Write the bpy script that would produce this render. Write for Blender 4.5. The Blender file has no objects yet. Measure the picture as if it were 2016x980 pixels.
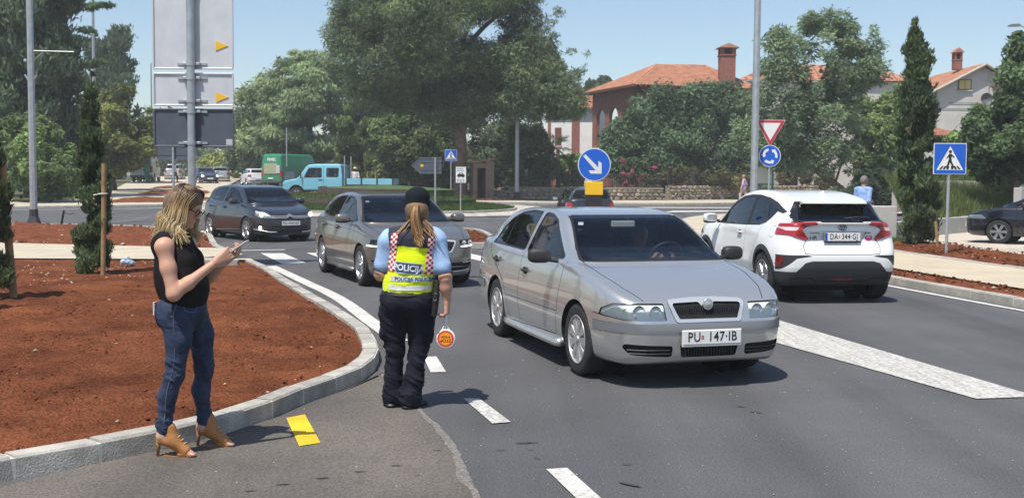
import bpy, bmesh, math, random
import numpy as np
from mathutils import Vector, Matrix, Euler
# ------------------------------------------------------------------ camera, sky, sun, exposure
SC = bpy.context.scene
COL = SC.collection
F_PX, CAM_H, PITCH, ROLL = 2180.0,1.71,0.0631,0.0067      # focal length in photo pixels (2016 wide)
cam_data = bpy.data.cameras.new('camera')
cam_data.sensor_width = 36.0
cam_data.lens = 36.0 * F_PX / 2016.0
cam_data.clip_start = 0.1
cam_data.clip_end = 5000.0
cam = bpy.data.objects.new('camera', cam_data)
COL.objects.link(cam)
cam.matrix_world = Matrix.Translation((0,0, CAM_H)) @ Matrix.Rotation(math.pi / 2 - PITCH,4, 'X') @ Matrix.Rotation(ROLL,4, 'Z')
SC.camera = cam
SUN_EL = math.radians(65.0)
SUN_DIR = Vector((-0.52 * math.cos(SUN_EL),-0.854 * math.cos(SUN_EL), math.sin(SUN_EL)))   # towards the sun
world = bpy.data.worlds.new('World')
SC.world = world
world.use_nodes = True
wn = world.node_tree.nodes
wl = world.node_tree.links
sky = wn.new('ShaderNodeTexSky')
sky.sky_type = 'NISHITA'
sky.sun_disc = False
sky.sun_elevation = SUN_EL
sky.sun_rotation = math.atan2(SUN_DIR.x, SUN_DIR.y)
sky.air_density = 1.0
sky.dust_density = 0.8
sky.ozone_density = 2.2
sky.altitude = 20.0
wn['Background'].inputs['Strength'].default_value = 0.102
wl.new(sky.outputs['Color'], wn['Background'].inputs['Color'])
sun_data = bpy.data.lights.new('sun', 'SUN')
sun_data.energy = 4.0
sun_data.angle = math.radians(0.55)
sun_data.color = (1.0,0.95,0.87)
sun = bpy.data.objects.new('sun', sun_data)
COL.objects.link(sun)
sun.rotation_euler = SUN_DIR.to_track_quat('Z', 'Y').to_euler()
SC.view_settings.view_transform = 'Standard'
SC.view_settings.look = 'None'
SC.view_settings.exposure = 0.55
SC.view_settings.gamma = 1.0
SC.view_settings.use_curve_mapping = False
SC.render.engine = 'CYCLES'
SC.cycles.max_bounces = 6
SC.cycles.transparent_max_bounces = 10
SC.cycles.use_denoising = True
SC.cycles.sample_clamp_indirect = 6.0
RNG = np.random.default_rng(7)
# ------------------------------------------------------------------ where a photo pixel meets the ground
def ground_z(x, y):
 """the place is level near the crossing and climbs gently beyond, more so along the road on the left"""
 return np.maximum(0.0, np.minimum(np.asarray(y, float),140.0) - 35.0) * (0.0125 - 0.0055 * np.tanh((np.asarray(x, float) + 5.0) / 10.0))
def gz(x, y): return float(ground_z(x, y))
def ray(px, py):
 u, v = px - 1008.0, py - 490.0
 c, s = math.cos(-ROLL), math.sin(-ROLL)
 u, v = u * c - v * s, u * s + v * c
 dx, up, d = u / F_PX,-v / F_PX,1.0
 c, s = math.cos(PITCH), math.sin(PITCH)
 return np.array([dx, d * c + up * s, up * c - d * s])
def at_depth(px, py, Y):
 r = ray(px, py)
 p = r * (Y / r[1])
 return np.array([p[0], p[1], p[2] + CAM_H])
def gp(px, py, h=0.0):
 """the point h above the ground under a photo pixel"""
 r = ray(px, py)
 lo, hi = 2.0,400.0
 f = lambda Y: (CAM_H + r[2] / r[1] * Y) - (float(ground_z(r[0] / r[1] * Y, Y)) + h)
 if f(hi) > 0:
  return at_depth(px, py, hi)
 for _ in range(60):
  m = (lo + hi) / 2
  if f(m) > 0: lo = m
  else: hi = m
 return at_depth(px, py, lo)
# ------------------------------------------------------------------ materials
def lin(c):
 return tuple(((v / 12.92) if v <= 0.04045 else ((v + 0.055) / 1.055) ** 2.4) for v in c)
def srgb(h):
 h = h.lstrip('#')
 return lin(tuple(int(h[i:i + 2],16) / 255.0 for i in (0,2,4)))
MATS = {}
def mat(name, color=(.5,.5,.5), rough=.6, metal=0., var=0.0, vscale=8.0, bump=0.0, bscale=40.0, coat=0.0, spec=0.5,
  color2=None, detail=4.0, emit=0.0, trans=0.0, subsurf=0.0, rand=0.0, sheen=0.0, vfine=0.0):
 if name in MATS: return MATS[name]
 m = bpy.data.materials.new(name); MATS[name] = m
 m.use_nodes = True
 nt = m.node_tree; N = nt.nodes; L = nt.links
 b = N['Principled BSDF']
 b.inputs['Roughness'].default_value = rough
 b.inputs['Metallic'].default_value = metal
 b.inputs['Specular IOR Level'].default_value = spec
 b.inputs['Coat Weight'].default_value = coat
 b.inputs['Coat Roughness'].default_value = 0.03
 b.inputs['Sheen Weight'].default_value = sheen
 if subsurf:
  b.inputs['Subsurface Weight'].default_value = subsurf
  b.inputs['Subsurface Radius'].default_value = (.012,.005,.003)
 if trans: b.inputs['Transmission Weight'].default_value = trans
 if emit:
  b.inputs['Emission Color'].default_value = (*color,1)
  b.inputs['Emission Strength'].default_value = emit
 c1 = tuple(color)
 src = None
 tc = N.new('ShaderNodeTexCoord')
 if var > 0 or color2 is not None:
  nz = N.new('ShaderNodeTexNoise'); nz.inputs['Scale'].default_value = vscale; nz.inputs['Detail'].default_value = detail
  nz.inputs['Roughness'].default_value = 0.65
  L.new(tc.outputs['Object'], nz.inputs['Vector'])
  cr = N.new('ShaderNodeValToRGB')
  cr.color_ramp.elements[0].position = 0.33; cr.color_ramp.elements[1].position = 0.67
  ca = tuple(max(0, v * (1 - var)) for v in c1)
  cb = tuple(min(1, v * (1 + var)) for v in (color2 or c1))
  cr.color_ramp.elements[0].color = (*ca,1); cr.color_ramp.elements[1].color = (*cb,1)
  L.new(nz.outputs['Fac'], cr.inputs['Fac'])
  src = cr.outputs['Color']
 if vfine > 0:
  nf = N.new('ShaderNodeTexNoise'); nf.inputs['Scale'].default_value = bscale; nf.inputs['Detail'].default_value = 6
  L.new(tc.outputs['Object'], nf.inputs['Vector'])
  mr = N.new('ShaderNodeMapRange'); mr.inputs['From Min'].default_value = .3; mr.inputs['From Max'].default_value = .7
  mr.inputs['To Min'].default_value = 1 - vfine; mr.inputs['To Max'].default_value = 1 + vfine
  L.new(nf.outputs['Fac'], mr.inputs['Value'])
  mx = N.new('ShaderNodeVectorMath'); mx.operation = 'SCALE'
  if src: L.new(src, mx.inputs[0])
  else: mx.inputs[0].default_value = c1
  L.new(mr.outputs['Result'], mx.inputs['Scale'])
  src = mx.outputs['Vector']
 if rand > 0:
  oi = N.new('ShaderNodeObjectInfo')
  mr = N.new('ShaderNodeMapRange'); mr.inputs['To Min'].default_value = 1 - rand; mr.inputs['To Max'].default_value = 1 + rand
  L.new(oi.outputs['Random'], mr.inputs['Value'])
  mx = N.new('ShaderNodeVectorMath'); mx.operation = 'SCALE'
  if src: L.new(src, mx.inputs[0])
  else: mx.inputs[0].default_value = c1
  L.new(mr.outputs['Result'], mx.inputs['Scale'])
  src = mx.outputs['Vector']
 if src: L.new(src, b.inputs['Base Color'])
 else: b.inputs['Base Color'].default_value = (*c1,1)
 if bump > 0:
  nb = N.new('ShaderNodeTexNoise'); nb.inputs['Scale'].default_value = bscale; nb.inputs['Detail'].default_value = 5
  L.new(tc.outputs['Object'], nb.inputs['Vector'])
  bp = N.new('ShaderNodeBump'); bp.inputs['Strength'].default_value = bump; bp.inputs['Distance'].default_value = 0.02
  L.new(nb.outputs['Fac'], bp.inputs['Height']); L.new(bp.outputs['Normal'], b.inputs['Normal'])
 return m
def attr_mat(name, rough=.8, bump=0, bscale=60., spec=.3, translucent=0.0, metal=0., sheen=0., coat=0.):
 """colour comes from a colour attribute 'Col' on the mesh (leaf and strand colours, woven patterns)"""
 if name in MATS: return MATS[name]
 m = bpy.data.materials.new(name); MATS[name] = m; m.use_nodes = True
 N = m.node_tree.nodes; L = m.node_tree.links; b = N['Principled BSDF']
 a = N.new('ShaderNodeAttribute'); a.attribute_name = 'Col'
 b.inputs['Roughness'].default_value = rough; b.inputs['Specular IOR Level'].default_value = spec
 b.inputs['Metallic'].default_value = metal; b.inputs['Sheen Weight'].default_value = sheen; b.inputs['Coat Weight'].default_value = coat
 L.new(a.outputs['Color'], b.inputs['Base Color'])
 if bump:
  tc = N.new('ShaderNodeTexCoord'); nb = N.new('ShaderNodeTexNoise'); nb.inputs['Scale'].default_value = bscale
  L.new(tc.outputs['Object'], nb.inputs['Vector'])
  bp = N.new('ShaderNodeBump'); bp.inputs['Strength'].default_value = bump; bp.inputs['Distance'].default_value = .02
  L.new(nb.outputs['Fac'], bp.inputs['Height']); L.new(bp.outputs['Normal'], b.inputs['Normal'])
 if translucent:
  t = N.new('ShaderNodeBsdfTranslucent'); L.new(a.outputs['Color'], t.inputs['Color'])
  mx = N.new('ShaderNodeMixShader'); mx.inputs['Fac'].default_value = translucent
  L.new(b.outputs['BSDF'], mx.inputs[1]); L.new(t.outputs['BSDF'], mx.inputs[2])
  L.new(mx.outputs['Shader'], N['Material Output'].inputs['Surface'])
 return m
def glass_mat(name, tint=(.5,.56,.56), refl=1.0, rough=0.0, ior=1.5):
 if name in MATS: return MATS[name]
 m = bpy.data.materials.new(name); MATS[name] = m; m.use_nodes = True
 N = m.node_tree.nodes; L = m.node_tree.links
 N.remove(N['Principled BSDF'])
 tr = N.new('ShaderNodeBsdfTransparent'); tr.inputs['Color'].default_value = (*tint,1)
 gl = N.new('ShaderNodeBsdfGlossy'); gl.inputs['Roughness'].default_value = rough; gl.inputs['Color'].default_value = (refl, refl, refl,1)
 fr = N.new('ShaderNodeFresnel'); fr.inputs['IOR'].default_value = ior
 mx = N.new('ShaderNodeMixShader')
 L.new(fr.outputs['Fac'], mx.inputs['Fac']); L.new(tr.outputs[0], mx.inputs[1]); L.new(gl.outputs[0], mx.inputs[2])
 L.new(mx.outputs[0], N['Material Output'].inputs['Surface'])
 return m
# ------------------------------------------------------------------ objects
def link(o, parent=None):
 COL.objects.link(o)
 if parent is not None: o.parent = parent
 return o
def tag(o, label=None, cat=None, group=None, kind=None):
 if label: o['label'] = label
 if cat: o['category'] = cat
 if group: o['group'] = group
 if kind: o['kind'] = kind
 return o
def empty(name, loc=(0,0,0), rz=0.0, label=None, cat=None, group=None):
 o = bpy.data.objects.new(name, None); o.empty_display_size = .2
 o.location = loc; o.rotation_euler = (0,0, rz)
 link(o)
 return tag(o, label, cat, group)
def mesh_np(name, V, Fq, smooth=False, cols=None):
 """V (n,3), Fq list/array of faces (all quads or all tris as array, or list of tuples)"""
 me = bpy.data.meshes.new(name)
 V = np.asarray(V, np.float32)
 if isinstance(Fq, np.ndarray) and Fq.ndim == 2:
  nf, k = Fq.shape
  me.vertices.add(len(V)); me.vertices.foreach_set('co', V.ravel())
  me.loops.add(nf * k); me.loops.foreach_set('vertex_index', Fq.astype(np.int32).ravel())
  me.polygons.add(nf); me.polygons.foreach_set('loop_start', np.arange(0, nf * k, k, dtype=np.int32))
  me.polygons.foreach_set('loop_total', np.full(nf, k, np.int32))
  me.update(calc_edges=True)
 else:
  me.from_pydata([tuple(v) for v in V.tolist()], [], [tuple(f) for f in Fq])
 if smooth:
  me.polygons.foreach_set('use_smooth', np.ones(len(me.polygons), bool))
 if cols is not None:
  ca = me.color_attributes.new('Col', 'FLOAT_COLOR', 'POINT')
  c4 = np.ones((len(V),4), np.float32); c4[:, :3] = cols
  ca.data.foreach_set('color', c4.ravel())
 return me
def obj(name, me, material=None, parent=None, loc=None, rot=None, scale=None):
 o = bpy.data.objects.new(name, me)
 if material is not None:
  if len(me.materials) == 0: me.materials.append(material)
 link(o, parent)
 if loc is not None: o.location = loc
 if rot is not None: o.rotation_euler = rot
 if scale is not None: o.scale = scale
 return o
class MB:
 """collects primitive shapes into one mesh"""
 def __init__(s): s.v = []; s.f = []; s.n = 0; s.c = []
 def add(s, V, Fs, col=None):
  V = np.asarray(V, float).reshape(-1,3)
  s.v.append(V); s.f += [tuple(i + s.n for i in f) for f in Fs]; s.n += len(V)
  if col is not None: s.c.append(np.tile(np.asarray(col, float),(len(V),1)))
  return s
 def box(s, c, d, rz=0., M=None, taper=1.0, col=None):
  x, y, z = d[0] / 2, d[1] / 2, d[2] / 2
  V = np.array([(-x,-y,-z),(x,-y,-z),(x, y,-z),(-x, y,-z),(-x * taper,-y * taper, z),(x * taper,-y * taper, z),(x * taper, y * taper, z),(-x * taper, y * taper, z)])
  if M is not None: V = V @ np.array(M.to_3x3()).T
  if rz: V = V @ np.array(Matrix.Rotation(rz,3, 'Z')).T
  return s.add(V + np.array(c), [(0,3,2,1),(4,5,6,7),(0,1,5,4),(1,2,6,5),(2,3,7,6),(3,0,4,7)], col)
 def bbox(s, c, d, b=.01, rz=0., col=None):
  """box with chamfered edges"""
  x, y, z = d[0] / 2, d[1] / 2, d[2] / 2
  b = min(b, x * .9, y * .9, z * .9)
  rings = []
  for zz, q in ((-z, b),(-z + b,0),(z - b,0),(z, b)):
   X, Y = x - q, y - q
   k = b
   rings.append([(-X + k,-Y, zz),(X - k,-Y, zz),(X,-Y + k, zz),(X, Y - k, zz),(X - k, Y, zz),(-X + k, Y, zz),(-X, Y - k, zz),(-X,-Y + k, zz)])
  V = np.array(rings).reshape(-1,3)
  if rz: V = V @ np.array(Matrix.Rotation(rz,3, 'Z')).T
  Fs = []
  for r in range(3):
   for i in range(8):
    j = (i + 1) % 8
    Fs.append((r * 8 + i, r * 8 + j, r * 8 + 8 + j, r * 8 + 8 + i))
  Fs.append(tuple(range(7,-1,-1))); Fs.append(tuple(range(24,32)))
  return s.add(V + np.array(c), Fs, col)
 def tube(s, pts, r, n=8, cap=True, col=None, flat=1.0):
  P = [np.array(p, float) for p in pts]
  R = r if hasattr(r, '__len__') else [r] * len(P)
  V = []; up = None
  for i, p in enumerate(P):
   t = P[min(i + 1, len(P) - 1)] - P[max(i - 1,0)]
   t = t / (np.linalg.norm(t) + 1e-12)
   if up is None:
    a = np.array([0,0,1.]) if abs(t[2]) < .9 else np.array([1.,0,0])
    up = a
   e1 = np.cross(up, t); e1 /= np.linalg.norm(e1) + 1e-12
   e2 = np.cross(t, e1); up = e2
   for k in range(n):
    a = 2 * math.pi * k / n
    V.append(p + R[i] * (math.cos(a) * e1 + flat * math.sin(a) * e2))
  Fs = []
  for i in range(len(P) - 1):
   for k in range(n):
    j = (k + 1) % n
    Fs.append((i * n + k, i * n + j,(i + 1) * n + j,(i + 1) * n + k))
  if cap:
   Fs.append(tuple(range(n - 1,-1,-1))); Fs.append(tuple(range((len(P) - 1) * n, len(P) * n)))
  return s.add(V, Fs, col)
 def lathe(s, prof, n=24, axis='Z', c=(0,0,0), closed=False, col=None):
  """prof: (r, h) pairs"""
  V = []
  for r, h in prof:
   for k in range(n):
    a = 2 * math.pi * k / n
    p = (r * math.cos(a), r * math.sin(a), h)
    if axis == 'Y': p = (p[0], p[2], p[1])
    if axis == 'X': p = (p[2], p[0], p[1])
    V.append(p)
  Fs = []
  m = len(prof)
  for i in range(m if closed else m - 1):
   i2 = (i + 1) % m
   for k in range(n):
    j = (k + 1) % n
    q = (i * n + k, i * n + j, i2 * n + j, i2 * n + k)
    Fs.append(q if axis != 'Y' else q[::-1])
  return s.add(np.array(V) + np.array(c), Fs, col)
 def prism(s, poly, z0, z1, plane='XY', col=None):
  """extruded polygon; plane XY extrudes along z, XZ along y, YZ along x"""
  n = len(poly)
  def P(a, b, h): return {'XY': (a, b, h), 'XZ': (a, h, b), 'YZ': (h, a, b)}[plane]
  V = [P(a, b, z0) for a, b in poly] + [P(a, b, z1) for a, b in poly]
  Fs = [tuple(range(n - 1,-1,-1)), tuple(range(n,2 * n))] + [(i,(i + 1) % n, n + (i + 1) % n, n + i) for i in range(n)]
  return s.add(V, Fs, col)
 def mesh(s, name='m', smooth=False, fix=True):
  V = np.concatenate(s.v) if s.v else np.zeros((0,3))
  me = bpy.data.meshes.new(name)
  me.from_pydata(V.tolist(), [], s.f)
  if fix:
   bm = bmesh.new(); bm.from_mesh(me); bmesh.ops.recalc_face_normals(bm, faces=bm.faces); bm.to_mesh(me); bm.free()
  if s.c:
   ca = me.color_attributes.new('Col', 'FLOAT_COLOR', 'POINT')
   c4 = np.ones((len(V),4), np.float32); c4[:, :3] = np.concatenate(s.c)
   ca.data.foreach_set('color', c4.ravel())
  if smooth:
   me.polygons.foreach_set('use_smooth', np.ones(len(me.polygons), bool))
   if smooth == 'auto':
    try: me.set_sharp_from_angle(angle=math.radians(40))
    except Exception: pass
  return me
 def build(s, name, material, parent=None, loc=None, rot=None, smooth=False, fix=True):
  return obj(name, s.mesh(name, smooth, fix), material, parent, loc, rot)
def blob_mesh(name, dims, p=(4.,4.,4.), n=24, m=14):
 """superellipsoid: rounded box-like solids such as mirror housings, knobs and cushions"""
 th = np.linspace(-math.pi / 2, math.pi / 2, m); ph = np.linspace(0,2 * math.pi, n, endpoint=False)
 sg = lambda w, e: np.sign(w) * np.abs(w) ** (2. / e)
 V = []
 for t in th:
  for q in ph:
   V.append((dims[0] / 2 * sg(np.cos(t), p[2]) * sg(np.cos(q), p[0]), dims[1] / 2 * sg(np.cos(t), p[2]) * sg(np.sin(q), p[1]), dims[2] / 2 * sg(np.sin(t), p[2])))
 Fq = [(i * n + k, i * n + (k + 1) % n,(i + 1) * n + (k + 1) % n,(i + 1) * n + k) for i in range(m - 1) for k in range(n)]
 return mesh_np(name, np.array(V), np.array(Fq), smooth=True)
def text_mesh(txt, size=.1, depth=.0, bold=0.0, sx=1.0, align='CENTER', space=1.0):
 cu = bpy.data.curves.new('t', 'FONT'); cu.body = txt; cu.size = size; cu.extrude = depth; cu.offset = bold
 cu.align_x = align; cu.align_y = 'CENTER'; cu.resolution_u = 3; cu.space_character = space
 o = bpy.data.objects.new('t', cu); COL.objects.link(o)
 dg = bpy.context.evaluated_depsgraph_get(); dg.update()
 me = bpy.data.meshes.new_from_object(o.evaluated_get(dg))
 bpy.data.objects.remove(o); bpy.data.curves.remove(cu)
 if sx != 1.0:
  me.transform(Matrix.Diagonal((sx,1,1,1)))
 return me
def catmull(P, n=8, closed=False):
 P = [np.array(p, float) for p in P]; out = []
 m = len(P)
 for i in range(m if closed else m - 1):
  if closed: a, b, c, d = P[(i - 1) % m], P[i], P[(i + 1) % m], P[(i + 2) % m]
  else: a, b, c, d = P[max(i - 1,0)], P[i], P[i + 1], P[min(i + 2, m - 1)]
  for k in range(n):
   t = k / n
   out.append(.5 * ((2 * b) + (-a + c) * t + (2 * a - 5 * b + 4 * c - d) * t * t + (-a + 3 * b - 3 * c + d) * t ** 3))
 if not closed: out.append(P[-1])
 return np.array(out)
# ------------------------------------------------------------------ smooth solids from distance fields
def smax(a, b, k):
 h = np.maximum(k - np.abs(a - b),0.0) / k
 return np.maximum(a, b) + h * h * k * .25
def smin(a, b, k):
 h = np.maximum(k - np.abs(a - b),0.0) / k
 return np.minimum(a, b) - h * h * k * .25
def poly_sd(P, X, Y):
 """signed distance to a closed polygon, negative inside"""
 P = np.asarray(P, float); X, Y = np.broadcast_arrays(X, Y)
 d = np.full(X.shape,1e9); ins = np.zeros(X.shape, bool)
 for i in range(len(P)):
  ax, ay = P[i]; bx, by = P[(i + 1) % len(P)]
  ex, ey = bx - ax, by - ay
  wx, wy = X - ax, Y - ay
  t = np.clip((wx * ex + wy * ey) / (ex * ex + ey * ey + 1e-12),0,1)
  q = (wx - ex * t) ** 2 + (wy - ey * t) ** 2
  d = np.minimum(d, q)
  c = (ay > Y) != (by > Y)
  if c.any():
   xi = ax + (Y - ay) * ex / (ey if abs(ey) > 1e-12 else 1e-12)
   ins ^= c & (X < xi)
 d = np.sqrt(d)
 return np.where(ins,-d, d)
def surface_nets(Fd, org, h):
 """dual mesh of the zero level of a sampled field"""
 S = Fd < 0
 nx, ny, nz = Fd.shape
 cells = np.zeros((nx - 1, ny - 1, nz - 1), bool)
 corner = [(i, j, k) for i in (0,1) for j in (0,1) for k in (0,1)]
 al = np.ones_like(cells); an = np.zeros_like(cells)
 for i, j, k in corner:
  q = S[i:nx - 1 + i, j:ny - 1 + j, k:nz - 1 + k]; al &= q; an |= q
 cells = an & ~al
 idx = np.full(cells.shape,-1, np.int64); C = np.argwhere(cells); idx[cells] = np.arange(len(C))
 acc = np.zeros((len(C),3)); cnt = np.zeros(len(C))
 for a, b in [(p, q) for p in corner for q in corner if sum(abs(p[t] - q[t]) for t in range(3)) == 1 and p < q]:
  fa = Fd[C[:,0] + a[0], C[:,1] + a[1], C[:,2] + a[2]]; fb = Fd[C[:,0] + b[0], C[:,1] + b[1], C[:,2] + b[2]]
  m = (fa < 0) != (fb < 0)
  t = fa[m] / (fa[m] - fb[m])
  acc[m] += np.array(a) + t[:, None] * (np.array(b) - np.array(a)); cnt[m] += 1
 V = (C + acc / cnt[:, None]) * h + np.array(org)
 Q = []
 for ax in range(3):
  sl = [slice(None)] * 3; sh = [slice(None)] * 3
  sl[ax] = slice(0,-1); sh[ax] = slice(1, None)
  A, B = S[tuple(sl)], S[tuple(sh)]
  E = np.argwhere(A != B)
  o1, o2 = [t for t in range(3) if t != ax]
  ok = (E[:, o1] > 0) & (E[:, o2] > 0) & (E[:, o1] < Fd.shape[o1] - 1) & (E[:, o2] < Fd.shape[o2] - 1)
  E = E[ok]
  u = np.zeros(3, int); u[o1] = 1; v = np.zeros(3, int); v[o2] = 1
  g = lambda D: idx[D[:,0], D[:,1], D[:,2]]
  q = np.stack([g(E - u - v), g(E - v), g(E), g(E - u)],1)
  flip = A[tuple(E.T)]
  if ax == 1: flip = ~flip
  q[~flip] = q[~flip][:, ::-1]
  Q.append(q)
 Q = np.concatenate(Q)
 Q = Q[(Q >= 0).all(1)]
 return V, Q
def project_iso(f, V, it=2, e=.004):
 for _ in range(it):
  d = f(V)
  g = np.stack([(f(V + np.eye(3)[i] * e) - f(V - np.eye(3)[i] * e)) / (2 * e) for i in range(3)],1)
  n2 = np.maximum((g * g).sum(1),.05)
  V = V - np.clip(d / n2,-.03,.03)[:, None] * g
 return V
class Blobs:
 """limbs, bellies and folds as rounded cones melted together; one continuous skin"""
 def __init__(s, h=.006): s.h = h; s.items = []
 def cone(s, a, b, ra, rb, k=.02, sub=False, sq=None):
  s.items.append((np.array(a, float), np.array(b, float), ra, rb, k, sub, sq)); return s
 def ball(s, c, r, k=.02, sub=False, sq=None):
  return s.cone(c, c, r, r, k, sub, sq)
 def chain(s, pts, rs, k=.02):
  for i in range(len(pts) - 1): s.cone(pts[i], pts[i + 1], rs[i], rs[i + 1], k)
  return s
 def mesh(s, name, noise=None, smooth_it=1):
  lo = np.min([np.minimum(a - ra * max(q or (1,)) , b - rb * max(q or (1,))) for a, b, ra, rb, k, u, q in s.items if not u],0) - 4 * s.h - .02
  hi = np.max([np.maximum(a + ra * max(q or (1,)), b + rb * max(q or (1,))) for a, b, ra, rb, k, u, q in s.items if not u],0) + 4 * s.h + .02
  n = np.ceil((hi - lo) / s.h).astype(int) + 1
  Fd = np.full(n,.06, np.float32)
  for a, b, ra, rb, k, sub, sq in s.items:
   m = max(sq or (1,))
   p0 = np.minimum(a - ra * m, b - rb * m) - .035 - k; p1 = np.maximum(a + ra * m, b + rb * m) + .035 + k
   i0 = np.clip(np.floor((p0 - lo) / s.h).astype(int),0, n); i1 = np.clip(np.ceil((p1 - lo) / s.h).astype(int) + 1,0, n)
   if (i1 <= i0).any(): continue
   g = [lo[t] + s.h * np.arange(i0[t], i1[t]) for t in range(3)]
   X, Y, Z = g[0][:, None, None], g[1][None, :, None], g[2][None, None, :]
   ab = b - a; L2 = float(ab @ ab)
   q = sq or (1,1,1)
   wx, wy, wz = X - a[0], Y - a[1], Z - a[2]
   t = np.clip((wx * ab[0] + wy * ab[1] + wz * ab[2]) / L2,0,1) if L2 > 1e-10 else 0.0
   d = np.sqrt(((wx - t * ab[0]) / q[0]) ** 2 + ((wy - t * ab[1]) / q[1]) ** 2 + ((wz - t * ab[2]) / q[2]) ** 2) - (ra + (rb - ra) * t)
   if sq: d = d * min(q)
   sl = tuple(slice(i0[t], i1[t]) for t in range(3))
   if sub: Fd[sl] = smax(Fd[sl],-d, k)
   else: Fd[sl] = smin(Fd[sl], d, k)
  V, Q = surface_nets(Fd, lo, s.h)
  for _ in range(smooth_it): V = lap(V, Q)
  if noise is not None: V = noise(V)
  return mesh_np(name, V, Q, smooth=True)
def lap(V, Q, w=.5):
 A = np.zeros_like(V); n = np.zeros(len(V))
 for i in range(4):
  j = (i + 1) % 4
  np.add.at(A, Q[:, i], V[Q[:, j]]); np.add.at(A, Q[:, j], V[Q[:, i]])
  np.add.at(n, Q[:, i],1); np.add.at(n, Q[:, j],1)
 return V * (1 - w) + w * A / np.maximum(n,1)[:, None]
def vnoise(P, sc, seed=0):
 """cheap smooth value noise on points, about -1..1"""
 P = np.asarray(P, float) * sc
 i = np.floor(P).astype(np.int64); f = P - i; f = f * f * (3 - 2 * f)
 def hsh(a, b, c):
  v = (a * 73856093) ^ (b * 19349663) ^ (c * 83492791) ^ (seed * 2654435761)
  v = (v ^ (v >> 13)) * 1274126177
  return ((v ^ (v >> 16)) & 0xffff) / 32767.5 - 1.0
 r = 0
 for a in (0,1):
  for b in (0,1):
   for c in (0,1):
    w = (f[:,0] if a else 1 - f[:,0]) * (f[:,1] if b else 1 - f[:,1]) * (f[:,2] if c else 1 - f[:,2])
    r = r + w * hsh(i[:,0] + a, i[:,1] + b, i[:,2] + c)
 return r
# ------------------------------------------------------------------ vehicles: shared builders
M_TYRE = mat('tyre_rubber',(.018,.018,.019),.85, bump=.3, bscale=30, var=.25, vscale=9)
M_BLACKPL = mat('black_plastic',(.022,.023,.025),.55, bump=.15, bscale=200)
M_GREYPL = mat('grey_plastic',(.085,.088,.095),.6, bump=.1, bscale=160)
M_DARKIN = mat('car_interior',(.022,.023,.026),.8, var=.2, vscale=6)
M_SEAT = mat('seat_cloth',(.03,.032,.036),.9, bump=.3, bscale=90)
M_CHROME = mat('chrome',(.74,.74,.73),.3, metal=.65)
M_ALLOY = mat('alloy_rim',(.42,.43,.45),.32, metal=.85, coat=.4, var=.12, vscale=14)
M_HUBCAP = mat('hubcap_silver',(.42,.41,.40),.45, metal=.45, var=.2, vscale=12)
M_BRAKE = mat('brake_dark',(.035,.033,.03),.7, metal=.3)
M_SEAM = mat('panel_gap',(.008,.008,.009),.9)
M_GLASS = glass_mat('car_glass',(.66,.72,.72))
M_GLASSD = glass_mat('car_glass_dark',(.10,.12,.14))
M_LENS = glass_mat('lamp_lens',(.93,.94,.92), ior=1.28)
M_REFL = mat('lamp_reflector',(.8,.82,.84),.18, metal=.9)
M_REDL = mat('red_lamp',(.36,.012,.014),.18, coat=.8)
M_REDD = mat('red_lamp_dark',(.16,.008,.012),.2, coat=.8)
M_AMBER = mat('amber_lamp',(.6,.22,.05),.2, coat=.6)
M_WHITEPL = mat('plate_white',(.72,.72,.7),.45)
M_INK = mat('plate_ink',(.012,.012,.014),.5)
M_LAMPON = mat('lit_lamp',(1.0,.93,.8),.3, emit=6.0)
def interp(tab):
 X = np.array([t[0] for t in tab], float); Y = np.array([t[1] for t in tab], float)
 # smooth, monotone-enough interpolation through a dense spline
 xs = np.linspace(X[0], X[-1],200); ys = np.interp(xs, X, Y)
 k = np.hanning(15); k /= k.sum()
 yp = np.convolve(np.pad(ys,7, mode='edge'), k, 'valid')
 return lambda v: np.interp(v, xs, yp)
def half_plan(pts):
 """half outline (x, y>=0) from tail to nose -> closed smooth outline"""
 up = catmull(pts,6)
 return np.concatenate([up, up[::-1] * np.array([1,-1])])
PL = {'side': (0,2), 'front': (1,2), 'top': (0,1)}
class FaceHash:
 """faces filed by their first corner, so that each cut looks only at its surroundings"""
 G = .15
 def __init__(s, bm):
  s.d = {p: {} for p in PL}
  for f in bm.faces: s.put(f)
 def put(s, f):
  c = f.verts[0].co
  for p,(a, b) in PL.items():
   s.d[p].setdefault((int(c[a] // s.G), int(c[b] // s.G)), set()).add(f)
 def get(s, p, x0, x1, y0, y1):
  out = set(); d = s.d[p]
  for i in range(int(x0 // s.G) - 1, int(x1 // s.G) + 2):
   for j in range(int(y0 // s.G) - 1, int(y1 // s.G) + 2):
    q = d.get((i, j))
    if q: out |= q
  return out
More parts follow.
